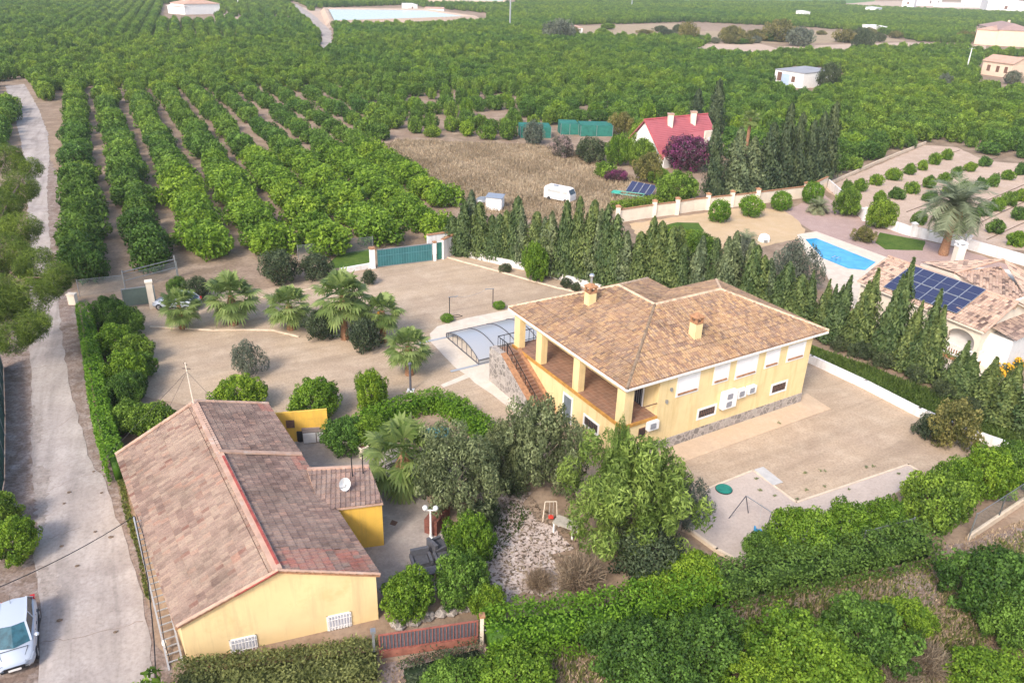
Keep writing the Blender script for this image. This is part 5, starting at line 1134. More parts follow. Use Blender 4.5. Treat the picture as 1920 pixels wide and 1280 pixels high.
def balustrade(a, b, name='balustrade'):
    a = Vector((a.x,a.y,.5)); b = Vector((b.x,b.y,.5)); o = None; m = MB(); m.bar(a+Vector((0,0,.95)), b+Vector((0,0,.95)), .16, .09).bar(a+Vector((0,0,.05)), b+Vector((0,0,.05)), .16, .1)
    o = m.obj(name, MT['white'], nbh); k = int((b-a).length/.22); m = MB()
    for i in range(k): c = a+(b-a)*(i+.5)/k; m.lathe([(.03,.1),(.07,.3),(.035,.55),(.06,.9)], 6, tuple(c))
    m.obj('balusters', MT['white'], o)
gd = (Vector((k1.x,k1.y,0))-Vector((i1.x,i1.y,0))).normalized()
balustrade(j1+(i1-j1).normalized()*.2, i1-(i1-j1).normalized()*.2); balustrade(i1+gd*.6, i1+gd*3.1)
m = MB(); m.prism([(j1.x,j1.y),(i1.x,i1.y),((i1+gd*4).x,(i1+gd*4).y),((j1+gd*4).x,(j1+gd*4).y)], .03, .5); m.obj('porch_floor', MT['terracotta'], nbh)
# rear hip wing
C0 = at(1790,512,5.1); Pk = at(1880,487,6.1); D0_ = at(1960,535,4.2); E0 = at(1908,568,4.3); G0 = at(1727,492,4.2); H0 = at(1640+180,470,4.3)
m = MB(); tiles(m, [C0, Vector((r1.x,r1.y,5.35)), E0+Vector((.5,.2,.6)), Pk], .26, .42, .07, seed=31); tiles(m, [G0, C0, Pk], .26, .42, .07, seed=32); tiles(m, [Pk, E0+Vector((.5,.2,.6)), D0_], .26, .42, .07, seed=33)
w2 = m.obj('rear_roof', TM['nb'], nbh)
m = MB(); ridge(m, C0, Pk); ridge(m, Pk, D0_); m.obj('ridge_tiles', MT['mortar'], w2)
m = MB(); m.slab([G0-Vector((0,0,.1)), C0-Vector((0,0,.1)), E0, D0_, Pk+Vector((3,3,-2))], 3.5); m.obj('rear_wall', MT['cream'], nbh)
c = at(1793, 492, 4.6); m = MB(); m.box(c.x-.4, c.x+.4, c.y-.4, c.y+.4, 3.6, 6.3); ch = m.obj('chimney', MT['cream'], nbh); m = MB(); m.box(c.x-.46, c.x+.46, c.y-.46, c.y+.46, 6.3, 6.42).slab([(c.x-.46,c.y-.46,6.7),(c.x+.46,c.y-.46,6.7),(c.x,c.y,6.95)], .06).slab([(c.x+.46,c.y-.46,6.7),(c.x+.46,c.y+.46,6.7),(c.x,c.y,6.95)], .06).slab([(c.x+.46,c.y+.46,6.7),(c.x-.46,c.y+.46,6.7),(c.x,c.y,6.95)], .06).slab([(c.x-.46,c.y+.46,6.7),(c.x-.46,c.y-.46,6.7),(c.x,c.y,6.95)], .06)
m.box(c.x-.4,c.x-.25,c.y-.4,c.y-.25,6.42,6.66).box(c.x+.25,c.x+.4,c.y-.4,c.y-.25,6.42,6.66).box(c.x+.25,c.x+.4,c.y+.25,c.y+.4,6.42,6.66).box(c.x-.4,c.x-.25,c.y+.25,c.y+.4,6.42,6.66); m.obj('cap', MT['white'], ch)
# side wing with white wall at the right edge
s0 = at(1893, 640, 0); m = MB(); q0, q1 = at(1880, 700), at(1990, 640); dd = (q1-q0).normalized(); qq = Vector((-dd.y,dd.x,0))*5; m.add([(p.x,p.y,z) for z in (0,3.0) for p in (q0,q1,q1+qq,q0+qq)], [(0,1,5,4),(1,2,6,5),(2,3,7,6),(3,0,4,7),(4,5,6,7)]); sw = m.obj('side_wall', MT['white'], nbh)
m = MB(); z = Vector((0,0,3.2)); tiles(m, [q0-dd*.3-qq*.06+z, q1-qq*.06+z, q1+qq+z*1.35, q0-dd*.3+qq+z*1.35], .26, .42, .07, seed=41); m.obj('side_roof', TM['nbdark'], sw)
# solar array
nf = (e1-e0).cross(r0-e0).normalized(); nf = nf if nf.z > 0 else -nf
def onroof(px, py): return hit(px, py, e0+nf*.20, nf)
TL, TR, BR, BL = onroof(1711,496), onroof(1849,545), onroof(1794,587), onroof(1655,540); X = (TR-TL+BR-BL)/2; Yv = (BL-TL+BR-TR)/2; O = (TL+TR+BL+BR)/4-X/2-Yv/2
sp, snt, spr = newmat('solar_cells'); spr.inputs['Base Color'].default_value = (.035,.042,.095,1); spr.inputs['Roughness'].default_value = .25
for i in range(6):
    for j in range(2):
        a = O+X*(i/6)+Yv*(j/2)+nf*.02; x = X/6*.965; y = Yv/2*.965; t = thing('photovoltaic_module', 'dark blue solar panel of the block of twelve on the tan roof', 'solar panel', a, 0, 'twelve solar panels on the neighbour roof')
        m = MB(); lo = -nf*.05; m.add([(0,0,0), tuple(x), tuple(x+y), tuple(y), tuple(lo), tuple(x+lo), tuple(x+y+lo), tuple(y+lo)], [(0,3,2,1),(0,1,5,4),(1,2,6,5),(2,3,7,6),(3,0,4,7)]); m.obj('cells', sp, t)
        m = MB()
        for p, q in ((Vector(),x),(x,x+y),(x+y,y),(y,Vector())): m.bar(p+nf*.004, q+nf*.004, .035, .04)
        m.bar(y*.5+nf*.005, x+y*.5+nf*.005, .02, .015); m.obj('panel_frame', MT['alu'], t)
for px, py in ((1845,760),(1765,650),(1700,600)):
    pass
# pool and furniture
PW = [(1510,449),(1530,447),(1642,492),(1622,507),(1590,504),(1541,484)]
sheet('pool_surround', [(1494,440),(1530,434),(1672,486),(1625,530),(1585,520),(1520,492)], MT['deck'], .03, .02)
pm, pnt, ppr = newmat('pool_water'); nn_ = noise(pnt, .7, 3); rr_ = ramp(pnt, nn_.outputs['Fac'], [(.3, (.02,.27,.52)), (.7, (.06,.40,.66))]); pnt.links.new(rr_.outputs[0], ppr.inputs['Base Color']); ppr.inputs['Roughness'].default_value = .08; n3 = noise(pnt, 3., 3); bump(pnt, ppr, n3.outputs['Fac'], .15, .05)
sheet('pool_water', PW, pm, .05, .0, 5)
p = at(1432, 452); t = thing('pool_pump_cover', 'small white hooded box on the ochre sand near the pool', 'box', p); m = MB(); m.lathe([(.75,0),(.75,.4),(.6,.75),(.2,.95)], 8); m.obj('hood', MT['white'], t); m = MB(); m.box(-.2,.2,-.85,-.7,.05,.4); m.obj('hatch', MT['grey'], t)
m = MB(); m.tube([at(1568,484),at(1568,484,.8),at(1573,482,.9),at(1577,484,.2)], .035, 6).tube([at(1560,482),at(1560,482,.8),at(1565,480,.9),at(1569,482,.2)], .035, 6); tag(m.obj('pool_ladder', MT['alu']), 'bright metal ladder at the near edge of the blue pool', 'ladder')
for px, py, r in ((1885,690,.75),(1905,680,.8),(1872,700,.6)):
    p = at(px, py, .5); t = thing('flower_bush', 'golden yellow flower bush by the white side wall of the porch house', 'bush', (p.x,p.y,.02), 0, 'golden flower bushes by the porch'); inst('crown', CROWN['vine'][0], t, (0,0,0), (r,r,.9)); m = MB(); rr = random.Random(px)
    for k in range(60):
        a = rr.uniform(0,6.28); e = rr.uniform(.1,1.4); m.blob((r*math.cos(a)*math.cos(e)*.95, r*math.sin(a)*math.cos(e)*.95, .35+.6*math.sin(e)), (.09,.07), 5, 3)
    m.obj('blossoms', MT['flower'], t)

# ------------------------------------------------------------------ red roofed house
rh = thing('red_roof_house', 'white house with a steep pinkish red roof behind purple bougainvillea', 'house', (0, 0, 0))
ra, rb = at(1208,225,7.2), at(1327,214,7.2); ud = (rb-ra).normalized(); vd = Vector((ud.y,-ud.x,0)); tip = hit(1242, 299, ra, Vector((ud.x,ud.y,0)))
nrm = (rb-ra).cross(tip-ra).normalized(); nrm = nrm if nrm.z > 0 else -nrm
fp = [hit(px, py, ra, nrm) for px, py in ((1208,225),(1327,214),(1341,247),(1322,260),(1281,255),(1243,299))]
m = MB(); m.slab(fp[::-1], .18); bk = [ra, rb, rb-vd*5-Vector((0,0,5)), ra-vd*5-Vector((0,0,5))]; m.slab(bk, .18)
m.obj('roof', MT['redroof'], rh)
m = MB()
for k in range(1, 22):
    f = k/22; a = ra+(tip-ra)*f; L = (rb-ra).length*(1 if f < .42 else (.62-.55*(f-.42)/.58 if f < 1 else 0)); m.bar(a+nrm*.02+ud*.2, a+nrm*.02+ud*max(.4, L-.4), .06, .04)
m.obj('tile_courses', plain('pink_red_courses', (.43,.085,.105), .8, .1, 1.), rh)
m = MB(); ridge(m, ra, rb, .16); ridge(m, ra, tip, .12); m.obj('ridge_tiles', plain('deep_pink_ridge', (.46,.10,.11), .8, .1, 1.), rh)
m = MB()
g = ra+ud*.5; b1 = g+vd*5.2; b2 = g-vd*4.8; m.add([(g.x,g.y,6.9),(b1.x,b1.y,1.2),(b1.x,b1.y,0),(b2.x,b2.y,0),(b2.x,b2.y,2.0)], [(0,1,2,3,4)])
g = rb-ud*.5; b1 = g+vd*3.; b2 = g-vd*4.8; m.add([(g.x,g.y,6.9),(b1.x,b1.y,3.6),(b1.x,b1.y,0),(b2.x,b2.y,0),(b2.x,b2.y,2.0)], [(4,3,2,1,0)])
a = ra+ud*.5+vd*3.2; b = rb-ud*.5+vd*3.2; m.add([(a.x,a.y,0),(b.x,b.y,0),(b.x,b.y,3.4),(a.x,a.y,3.0)], [(0,1,2,3)])
m.obj('wall', MT['white'], rh)
c = hit(1330, 262, rb+vd*3.4, vd); m = MB(); m.bar(c-ud*1.3, c+ud*1.3, .3, 3.2); dw = m.obj('gable_wall', MT['cream'], rh)
m = MB(); w_ = hit(1331, 264, rb+vd*3.65, vd); m.bar(w_-ud*.55, w_+ud*.55, .12, 1.3); wn = m.obj('window', MT['white'], dw); m = MB(); m.bar(w_-ud*.42+vd*.08-Vector((0,0,.25)), w_+ud*.42+vd*.08-Vector((0,0,.25)), .06, .55); m.obj('pane', MT['glass'], wn)
c = hit(1327, 287, rb+vd*3.9, vd); m = MB(); m.slab([c-ud*1.4+Vector((0,0,.7)), c+ud*1.3+Vector((0,0,.7)), c+ud*1.3+vd*1.2-Vector((0,0,.7)), c-ud*1.4+vd*1.2-Vector((0,0,.7))][::-1], .12); m.obj('lower_roof', MT['redroof'], rh)
for px, py in ((1249,222),(1292,219)):
    f = (px-1208)/(1327-1208); c = ra+(rb-ra)*f+vd*.9; m = MB(); m.box(c.x-.45,c.x+.45,c.y-.45,c.y+.45,5.2,7.9); ch = m.obj('chimney', MT['cream'], rh); m = MB(); m.box(c.x-.55,c.x+.55,c.y-.55,c.y+.55,7.9,8.1); m.obj('cap', MT['mortar'], ch)
p = at(1208, 292); m = MB(); 
for k in range(9): m.box(p.x-2+k*.4, p.x-1.85+k*.4, p.y+.0, p.y+.1, 0, 1.5)
m.box(p.x-2.1,p.x+1.4,p.y-.03,p.y+.13,1.5,1.62); m.obj('porch_railing', MT['white'], rh)
p = at(1250, 315); m = MB(); m.box(-1.0,1.0,-.1,.1,0,1.9); o = m.obj('white_gate_wall', MT['white']); o.location = p; o.rotation_euler.z = R_(40); tag(o, 'short white wall in front of the red roofed house', 'wall')
# caravan in the dry field
p = at(1049, 376); t = thing('caravan', 'weathered white camper van parked in the dry weedy field', 'van', p, R_(-32)); t.scale = (.86, .86, .9)
LL, WW = 5.0, 2.0; prof = [(-LL/2,.35),(-LL/2,1.9),(-LL/2+.25,2.25),(LL/2-.9,2.2),(LL/2-.5,2.1),(LL/2-.05,1.35),(LL/2,1.1),(LL/2,.35)]; m = MB(); n_ = len(prof)
m.add([(x,-WW/2,z) for x,z in prof]+[(x,WW/2,z) for x,z in prof], [tuple(range(n_)), tuple(range(2*n_-1,n_-1,-1))]+[(i,n_+i,n_+(i+1)%n_,(i+1)%n_) for i in range(n_)]); m.obj('body', MT['wallwhite'], t)
m = MB(); m.add([(LL/2-.47,-.85,2.02),(LL/2-.47,.85,2.02),(LL/2-.05,.85,1.40),(LL/2-.05,-.85,1.40)], [(0,3,2,1)]); m.v = [(x+.03,y,z+.02) for x,y,z in m.v]; m.obj('windscreen', MT['glass'], t)
for s in (-1,1): m = MB(); m.box(LL/2-1.35,LL/2-.6,min(s*WW/2,s*(WW/2+.01)),max(s*WW/2,s*(WW/2+.01)),1.35,1.85).box(-1.8,.6,min(s*WW/2,s*(WW/2+.01)),max(s*WW/2,s*(WW/2+.01)),1.4,1.8); m.obj('side_window', MT['glass'] if s > 0 else plain('dusty_window',(.45,.45,.44),.6,.1,3.), t)
for x in (-1.5,1.6):
    for s in (-1,1): m = MB(); m.tube([(x,s*(WW/2-.2),.33),(x,s*(WW/2+.02),.33)], .33, 12); m.obj('wheel', MT['dark'], t)
m = MB(); m.box(-1.2,-.4,-.3,.3,2.24,2.34); m.obj('roof_vent', MT['grey'], t)
# ground solar rack and green frame
p = at(1202, 366); t = thing('solar_rack', 'tilted rack of four blue solar panels near the cream garden wall', 'solar rack', p, R_(-35))
for k in range(4):
    m = MB(); x = -2.1+k*1.05; m.slab([(x,-.9,.5),(x+.95,-.9,.5),(x+.95,.9,1.6),(x,.9,1.6)], .05); pn = m.obj('panel', sp, t); m = MB(); 
    for a, b in (((x,-.9,.51),(x,.9,1.61)),((x+.95,-.9,.51),(x+.95,.9,1.61))): m.bar(a, b, .05)
    m.obj('panel_frame', MT['alu'], pn)
m = MB()
for x in (-2,0,2): m.bar((x,-.8,0),(x,-.8,.5),.06).bar((x,.8,0),(x,.8,1.5),.06)
m.obj('legs', MT['grey'], t)
p = at(1180, 372); t = thing('plant_stand', 'pale green metal frame lying beside the solar rack', 'frame', p, R_(-22)); m = MB(); m.bar((-2.5,-.8,.7),(2,-.8,.7),.10).bar((-2.5,.8,.7),(2,.8,.7),.10).bar((-2.5,-.8,.7),(-2.5,.8,.7),.10).bar((2,-.8,.7),(2,.8,.7),.10).bar((-.4,-.8,.7),(-.4,.8,.7),.1); m.obj('rails', plain('pale_green_paint',(.16,.42,.33),.6,.1,3.), t); m = MB()
for x in (-2.4,1.9):
    for y in (-.75,.75): m.bar((x,y,0),(x,y,.66),.08)
m.obj('legs', MT['grey'], t); m = MB(); m.slab([(-2.6,-.9,.78),(-1.3,-.9,.78),(-1.3,.4,.80),(-2.6,.4,.80)], .04); m.obj('green_sheet', plain('mint_sheet',(.06,.40,.28),.6,.1,2.), t)
for px, py, w, lb in ((1002,256,6.0,'teal shade net shelter left, half behind a grey tree'),(1065,250,3.6,'small teal shade net shelter in the middle of the three'),(1115,253,6.5,'large teal shade net shelter nearest the red roofed house')):
    p = at(px, py); t = thing('net_shelter', lb, 'shelter', p, R_(8)); m = MB(); w /= 2
    m.add([(-w,-1.6,.02),(w,-1.6,.02),(w,-1.5,2.0),(-w,-1.5,2.2),(-w,1.8,2.4),(w,1.8,2.3),(-w,1.9,.02),(w,1.9,.02)], [(0,1,2,3),(3,2,5,4),(4,5,7,6),(0,3,4,6),(1,7,5,2)]); m.obj('netting', MT['greennet'], t); m = MB()
    for x in (-w,0,w): m.bar((x,-1.62,0),(x,-1.52,2.15),.07)
    m.obj('posts', MT['grey'], t)
for px, py, w, h, lb in ((905,380,1.6,1.0,'grey tarp covered heap behind the first cypresses'),(928,392,2.2,1.7,'small white shed roof between the first cypresses')):
    p = at(px, py); t = thing('field_shed' if h > 1.2 else 'covered_heap', lb, 'shed' if h > 1.2 else 'heap', p, R_(-15)); m = MB()
    if h > 1.2: m.box(-w/2,w/2,-.7,.7,0,h); m.obj('wall', MT['white'], t); m = MB(); m.slab([(-w/2-.1,-.8,h+.03),(w/2+.1,-.8,h+.03),(w/2+.1,.8,h+.3),(-w/2-.1,.8,h+.3)], .06); m.obj('roof', MT['alu'], t)
    else: m.blob((0,0,.3), (1.0,.55), 9, 6).blob((.6,.2,.2), (.7,.4), 8, 5); m.obj('tarp', MT['grey'], t)

# ------------------------------------------------------------------ far buildings
def far_house(label, A, B, dep, h, rise, wallm, roofm, wins=(), name='farm_building', hip=False, flat=False, door=None, chim=None):
    """front wall from A to B (ground), depth dep away from the camera side"""
    A = Vector((A.x,A.y,0)); B = Vector((B.x,B.y,0)); d = B-A; L = d.length; t = thing(name, label, 'building', A, math.atan2(d.y, d.x))
    m = MB(); m.box(0,L,0,dep,0,h); m.obj('wall', wallm, t); o = .4
    m = MB()
    if flat: m.slab([(-.1,-.1,h+.06),(L+.1,-.1,h+.06),(L+.1,dep+.1,h+rise),(-.1,dep+.1,h+rise)], .3)
    elif hip:
        k = min(dep/2, L/2.2); m.slab([(-o,-o,h+.05),(L+o,-o,h+.05),(L-k,dep/2,h+rise),(k,dep/2,h+rise)], .15).slab([(L+o,-o,h+.05),(L+o,dep+o,h+.05),(L-k,dep/2,h+rise)], .15).slab([(L+o,dep+o,h+.05),(-o,dep+o,h+.05),(k,dep/2,h+rise),(L-k,dep/2,h+rise)], .15).slab([(-o,dep+o,h+.05),(-o,-o,h+.05),(k,dep/2,h+rise)], .15)
    else:
        m.slab([(-o,-o,h+.02),(L+o,-o,h+.02),(L+o,dep/2,h+rise),(-o,dep/2,h+rise)], .18).slab([(-o,dep/2,h+rise),(L+o,dep/2,h+rise),(L+o,dep+o,h+.02),(-o,dep+o,h+.02)], .18)
    m.obj('roof', roofm, t)
    if not hip and not flat: m = MB(); m.add([(0,0,h-.05),(0,dep,h-.05),(0,dep/2,h+rise-.15),(L,0,h-.05),(L,dep,h-.05),(L,dep/2,h+rise-.15)], [(0,2,1),(3,4,5)]); m.obj('gable', wallm, t)
    for s, z, w, hh in wins:
        m = MB(); m.box(s-w/2,s+w/2,-.06,-.003,z,z+hh); m.obj('window', MT['brown'], t)
    for s, z, w, hh, mm in door or []:
        m = MB(); m.box(s-w/2,s+w/2,-.07,-.004,z,z+hh); m.obj('door', mm, t)
    if chim: m = MB(); m.box(chim[0]-.5,chim[0]+.5,chim[1]-.5,chim[1]+.5,h,h+rise+1.0); m.obj('chimney', wallm, t)
    return t
clay = plain('faded_clay_roof', (.50,.31,.23), .9, .12, .8)
A, B = at(1450,157,0), at(1503,166,0)
t = far_house('white flat roofed farm store among the orchards with blue door', A, B, 13.0, 4.2, .5, MT['white'], plain('grey_sheet_roof', (.30,.30,.32), .8, .1, .5), [(1.9,1.2,1.6,2.4),(7.2,1.3,1.3,1.6)], flat=True, door=[(4.3,.1,3.0,3.2,plain('pale_blue_door',(.40,.50,.66),.6,.1,1.))])
A, B = at(1838,139), at(1893,147); far_house('pale pink farmhouse with orange roof and three brown shutters', A, B, 8.5, 4.6, 2.0, MT['pinkwall'], clay, [(2.6,1.4,1.3,2.0),(6.2,1.4,1.2,2.0),(9.4,1.4,1.2,2.0)])
A, B = at(1829,74), at(1865,86); far_house('pale pink two storey villa with grey brown roof, farther of the two pink ones', A, B, 17, 7.6, 2.8, MT['pinkwall'], plain('grey_brown_roof',(.36,.24,.21),.9,.1,.6), [(6,4,2,2.6),(24,4,2.4,3.2)], hip=True, chim=(22,9))
A, B = at(1866,86), at(1888,80); far_house('front wing of the far pink villa with two tall brown windows', A, B, 10, 7.2, 1.6, MT['pinkwall'], clay, [(L_ , 3.2, 2.0, 3.6) for L_ in (7.0, 11.0)], hip=True)
A, B = at(1893,80), at(1925,79); far_house('low pink annex with clay roof right of the far villa', A, B, 9, 4.0, 2, MT['pinkwall'], clay, [(7,1.5,1.6,1.6)])
A, B = at(322,25), at(347,28); far_house('white farm building with red tiled hip roof at the upper left', A, B, 22, 5.6, 2.8, MT['white'], clay, [(k*2.1+1.4,1.0,.8,2.6) for k in range(4)], hip=True)
A, B = at(348,28), at(393,26); far_house('long pale shed adjoining the red roofed farm building at the upper left', A, B, 14, 4.2, 3.0, MT['white'], plain('pale_pink_sheet',(.62,.52,.47),.85,.05,.3), [(3,.3,2,2.6),(7,.3,1.6,2.6),(11,.3,1.8,2.6)], hip=True)
for a, b, dep, h, lb in (((1848,24),(1919,27),60,11,'long white industrial hall at the upper right corner'),((1690,14),(1712,15),30,9,'white block left of the far row of buildings'),((1738,12),(1748,12),16,9,'small white block with a dark window, left of two'),((1752,12),(1764,12),16,8,'small white block right of two far away'),((1765,14),(1850,15),12,4,'long low white wall of the far industrial row'),((1480,82),(1495,83),8,4.6,'small white hut on the track beside the bare field'),((1505,36),(1517,36),8,5,'tiny pale hut inside the far orchard, left one'),((1640,27),(1652,26),9,5,'tiny pale hut inside the far orchard, right one'),((1637,62),(1661,62),10,3.4,'low white roofed shed above the track'),((1072,64),(1092,64),8,3,'low white shed beside the grey thicket'),((764,21),(783,21),10,4,'small white pump house on the far bank of the reservoir'),((796,23),(832,24),10,2.4,'low pale block on the far bank of the reservoir')):
    far_house(lb, at(*a), at(*b), dep, h, .6, MT['white'], MT['wallwhite'] if h > 3 else clay, [((at(*b)-at(*a)).length*.5, h*.35, h*.25, h*.3)], flat=True)
m = MB(); p = at(1800, 6); m.box(0,90,0,20,0,9); 
A, B = at(1868,9), at(1900,9); far_house('blue roofed hall behind the white industrial building', A, B, 50, 10, 1, MT['white'], plain('blue_sheet',(.10,.22,.48),.6,.1,.2), flat=True)
# reservoir
def bank(name, pix, h, label, zin=.6):
    ring = [at(*p) for p in pix]; c = sum(ring, Vector())/len(ring); n_ = len(ring); m = MB(); tops = [p+(c-p).normalized()*h*1.6+Vector((0,0,h)) for p in ring]; inn_ = [p+(c-p).normalized()*3.0 for p in tops]; low = [p+(c-p).normalized()*2+Vector((0,0,-zin)) for p in inn_]
    m.add(ring+tops+inn_+low, [(k*n_+i, k*n_+(i+1)%n_, (k+1)*n_+(i+1)%n_, (k+1)*n_+i) for k in range(3) for i in range(n_)]); m.obj(name, MT['plough'], kind='structure')
    w = MB(); w.add([(p.x,p.y,h-zin) for p in low], [tuple(range(n_))]); return w.obj('reservoir_water', WAT, kind='structure')
WAT, wnt_, wpr_ = newmat('reservoir_water'); wpr_.inputs['Base Color'].default_value = (.30,.38,.46,1); wpr_.inputs['Roughness'].default_value = .12; wn_ = noise(wnt_, .2, 3); bump(wnt_, wpr_, wn_.outputs['Fac'], .1, .1)
bank('reservoir_bank', [(612,50),(770,45),(905,39),(800,24),(600,22)], 2.6, '')
bank('reservoir_bank', [(810,6),(960,9),(955,3),(850,0),(800,0)], 2.5, '')
# masts
def mast(px, py, ytop, r, label, lattice=True, name='power_pylon'):
    p = at(px, py); d0 = Vector(ray(px, ytop)); s = p.y/d0.y; h = CAM_H+d0.z*s; t = thing(name, label, 'mast', p)
    m = MB(); m.tube([(0,0,0),(0,0,h)], r, 6, r*.55); m.obj('shaft', MT['alu'] if lattice else MT['white'], t); m = MB()
    for z in ((.98,) if not lattice else (.82,.9,.98)): m.bar((-r*4,0,h*z),(r*4,0,h*z), r*.5)
    m.obj('cross_arm', MT['grey'], t)
mast(956, 57, -25, .55, 'pale lattice power mast rising past the top of the middle orchards'); mast(1184, 17, -10, .6, 'thin grey power mast at the top right of the middle'); mast(1811, 135, 90, .28, 'slim white pole left of the pale pink farmhouse', False, 'power_pole'); mast(447, 12, -6, .4, 'thin grey pole near the upper left farm building', False, 'power_pole')

# ------------------------------------------------------------------ planting
def H2(pts, z): return [at2(px, py, z) for px, py in pts]
hedge('hedge', H2([(154,566),(168,640),(178,712),(191,778),(205,824),(214,852)], 2.0), 1.15, 2.0, LM['hedge'], 'tall bright green clipped hedge along the road', dens=75, L=.20, Wd=.13, rough=.14)
hedge('hedge', H2([(640,800),(690,778),(740,758),(790,742),(825,738),(862,758),(895,782),(918,806)], 1.2), 1.5, 1.3, LM['hedge'], 'curved bright green hedge between the pool path and the farmhouse garden', dens=80, L=.22, Wd=.14, rough=.28, seed=6)
hedge('hedge', H2([(915,1165),(1000,1150),(1100,1140),(1195,1118),(1270,1095),(1340,1075)], 1.9), 2.3, 1.9, LM['hedge'], 'shaggy green hedge right of the red gate', dens=75, L=.22, Wd=.12, rough=.35, seed=7)
hedge('hedge', H2([(1345,1074),(1440,1052),(1550,1030),(1640,1012),(1745,990)], 1.9), 2.0, 1.9, LM['creeper'], 'dull green creeper hedge below the lemon trees', dens=75, L=.22, Wd=.12, rough=.35, seed=8)
hedge('hedge', H2([(330,1272),(430,1262),(560,1246),(706,1228)], 1.0), 2.6, 1.05, LM['dryhedge'], 'dry olive brown hedge in front of the farmhouse gable', dens=150, L=.20, Wd=.09, rough=.26, seed=9)
hedge('hedge', H2([(1150,382),(1200,374),(1250,368)], .9), 1.5, 1.0, LM['citrus'], 'low dark hedge in front of the ground solar rack', dens=45, L=.3, Wd=.2, rough=.3, seed=10)
hedge('hedge', H2([(760,1262),(840,1240),(900,1225)], .5), 1.5, .7, LM['dark'], 'low dark scrub strip below the red gate', dens=60, L=.2, Wd=.08, rough=.3, seed=11)
for i, (px, py, R0, h) in enumerate(((205,585,1.7,2.6),(238,602,1.6,2.6),(222,640,1.7,2.8),(252,655,1.5,2.4),(236,693,1.7,2.8),(264,686,1.2,2.0),(228,735,1.5,2.4),(246,722,1.3,2.2))):
    plant('citrus' if i not in (2, 4) else 'lime', px, py, R0, h, 'dense citrus tree in the row inside the tall roadside hedge', group='citrus row inside the roadside hedge')
for px, py, R0, h, k, lb in ((240,782,1.5,2.2,'citrus','dark citrus bush tucked behind the back corner of the farmhouse roof'),(292,790,1.8,2.4,'citrus','wide dark bush against the back of the farmhouse roof'),
    (445,742,1.9,2.6,'lime','bright citrus bush behind the farmhouse ridge'),(590,748,2.0,2.9,'lime','wide bright bush behind the ochre wall'),(692,735,1.35,3.2,'lime','upright bright bush between the ochre wall and the round palm'),(645,815,1.6,2.2,'citrus','dark bush right of the ochre wall'),(690,808,1.5,2.0,'lime','bright bush behind the cream urns'),
    (880,1012,1.5,3.0,'lime','yellow green citrus tree over the black armchair'),(868,1085,1.6,2.8,'citrus','dense dark citrus bush right of the slatted bench'),(764,1115,1.35,2.5,'lime','leafy citrus bush beside the farmhouse corner'),(918,1128,1.05,1.8,'lime','small bright citrus bush left of the shaggy hedge'),
    (1500,1002,1.9,3.0,'lime','broad lemon tree below the swing frame'),(1585,985,1.7,2.6,'lime','lemon tree between the swing and the round dark citrus'),(1655,975,1.7,2.6,'lime','yellowish lemon tree left of the round dark citrus'),(1428,1028,1.1,1.9,'citrus','small dark round citrus at the sand pad corner'),
    (1752,938,2.2,3.6,'citrus','large round dark citrus by the wire fence'),(1850,885,2.0,3.2,'lime','bright citrus left of the right edge, above the wire fence'),(1905,870,1.8,2.8,'citrus','dark citrus at the right edge above the wire fence'),(1800,905,1.6,2.8,'lime','bright citrus between the round dark citrus and the right edge'),
    (1300,1078,1.6,2.4,'lime','bright bush growing out of the shaggy hedge end'),(1235,1105,1.4,2.0,'lime','bright bush on the shaggy hedge behind the grey thicket'),
    (1860,1100,2.7,3.4,'citrus','large citrus tree at the lower right edge'),(1905,1160,1.8,2.8,'citrus','dark citrus tree under the large one at the lower right edge'),(1490,1215,2.3,2.8,'lime','citrus tree left of the middle in the lower right grove'),(1620,1190,2.5,3.0,'citrus','big citrus tree in the middle of the lower right grove'),(1560,1268,2.2,2.8,'lime','bright citrus tree at the bottom edge of the lower right grove'),(1700,1160,1.5,2.0,'lime','pale citrus bush beside the dry brown scrub'),
    (1185,1225,2.2,2.6,'citrus','left dark citrus tree below the shaggy hedge'),(1315,1212,2.2,2.7,'citrus','right dark citrus tree below the shaggy hedge'),(1245,1265,2.0,2.4,'citrus','low citrus at the bottom edge below the shaggy hedge'),(965,1268,1.9,1.8,'lime','bright low citrus at the bottom edge below the red gate'),(860,1280,1.5,1.5,'citrus','dark low bush at the bottom edge left of the bright one'),(1860,1270,1.9,1.9,'lime','bright bush at the bottom right corner'),(1430,1285,1.8,2.0,'lime','bright citrus cut by the bottom edge between two groves'),
    (22,1010,1.5,2.2,'lime','bright bush at the left edge above the white car'),(-8,960,1.4,2.2,'citrus','dark bush at the left edge behind the screened fence')):
    plant(k, px, py, R0, h, lb, 'bush' if h < 2.7 else 'tree', 'citrus_bush' if h < 2.7 else 'citrus_tree')
plant('olive', 848, 885, 3.0, 5.2, 'dense grey green olive like tree over the garden lamp', name='olive_tree', trunk='pale', v=0)
plant('olive', 1015, 835, 3.0, 6.0, 'tall loose olive tree in front of the villa terrace', name='olive_tree', trunk='pale', v=1)
plant('olive', 935, 850, 1.8, 4.2, 'small olive tree between the two large grey green ones', name='olive_tree', trunk='pale', v=1)
plant('broad', 1190, 930, 4.1, 6.6, 'large feathery fresh green tree at the villa corner', name='feathery_tree', trunk='pale', v=0)
plant('broad', 1164, 850, 1.0, 7.4, 'slender upright green shoot in front of the villa corner pillar', name='feathery_tree', trunk='pale', v=1, zc=5.6)
plant('greyolive', 1285, 948, 1.7, 3.6, 'thin pale leaved tree at the left edge of the sand pad', name='pale_tree', trunk='pale')
plant('dark', 1215, 1045, 2.2, 3.0, 'dark grey green thicket under the feathery tree', 'bush', 'thicket')
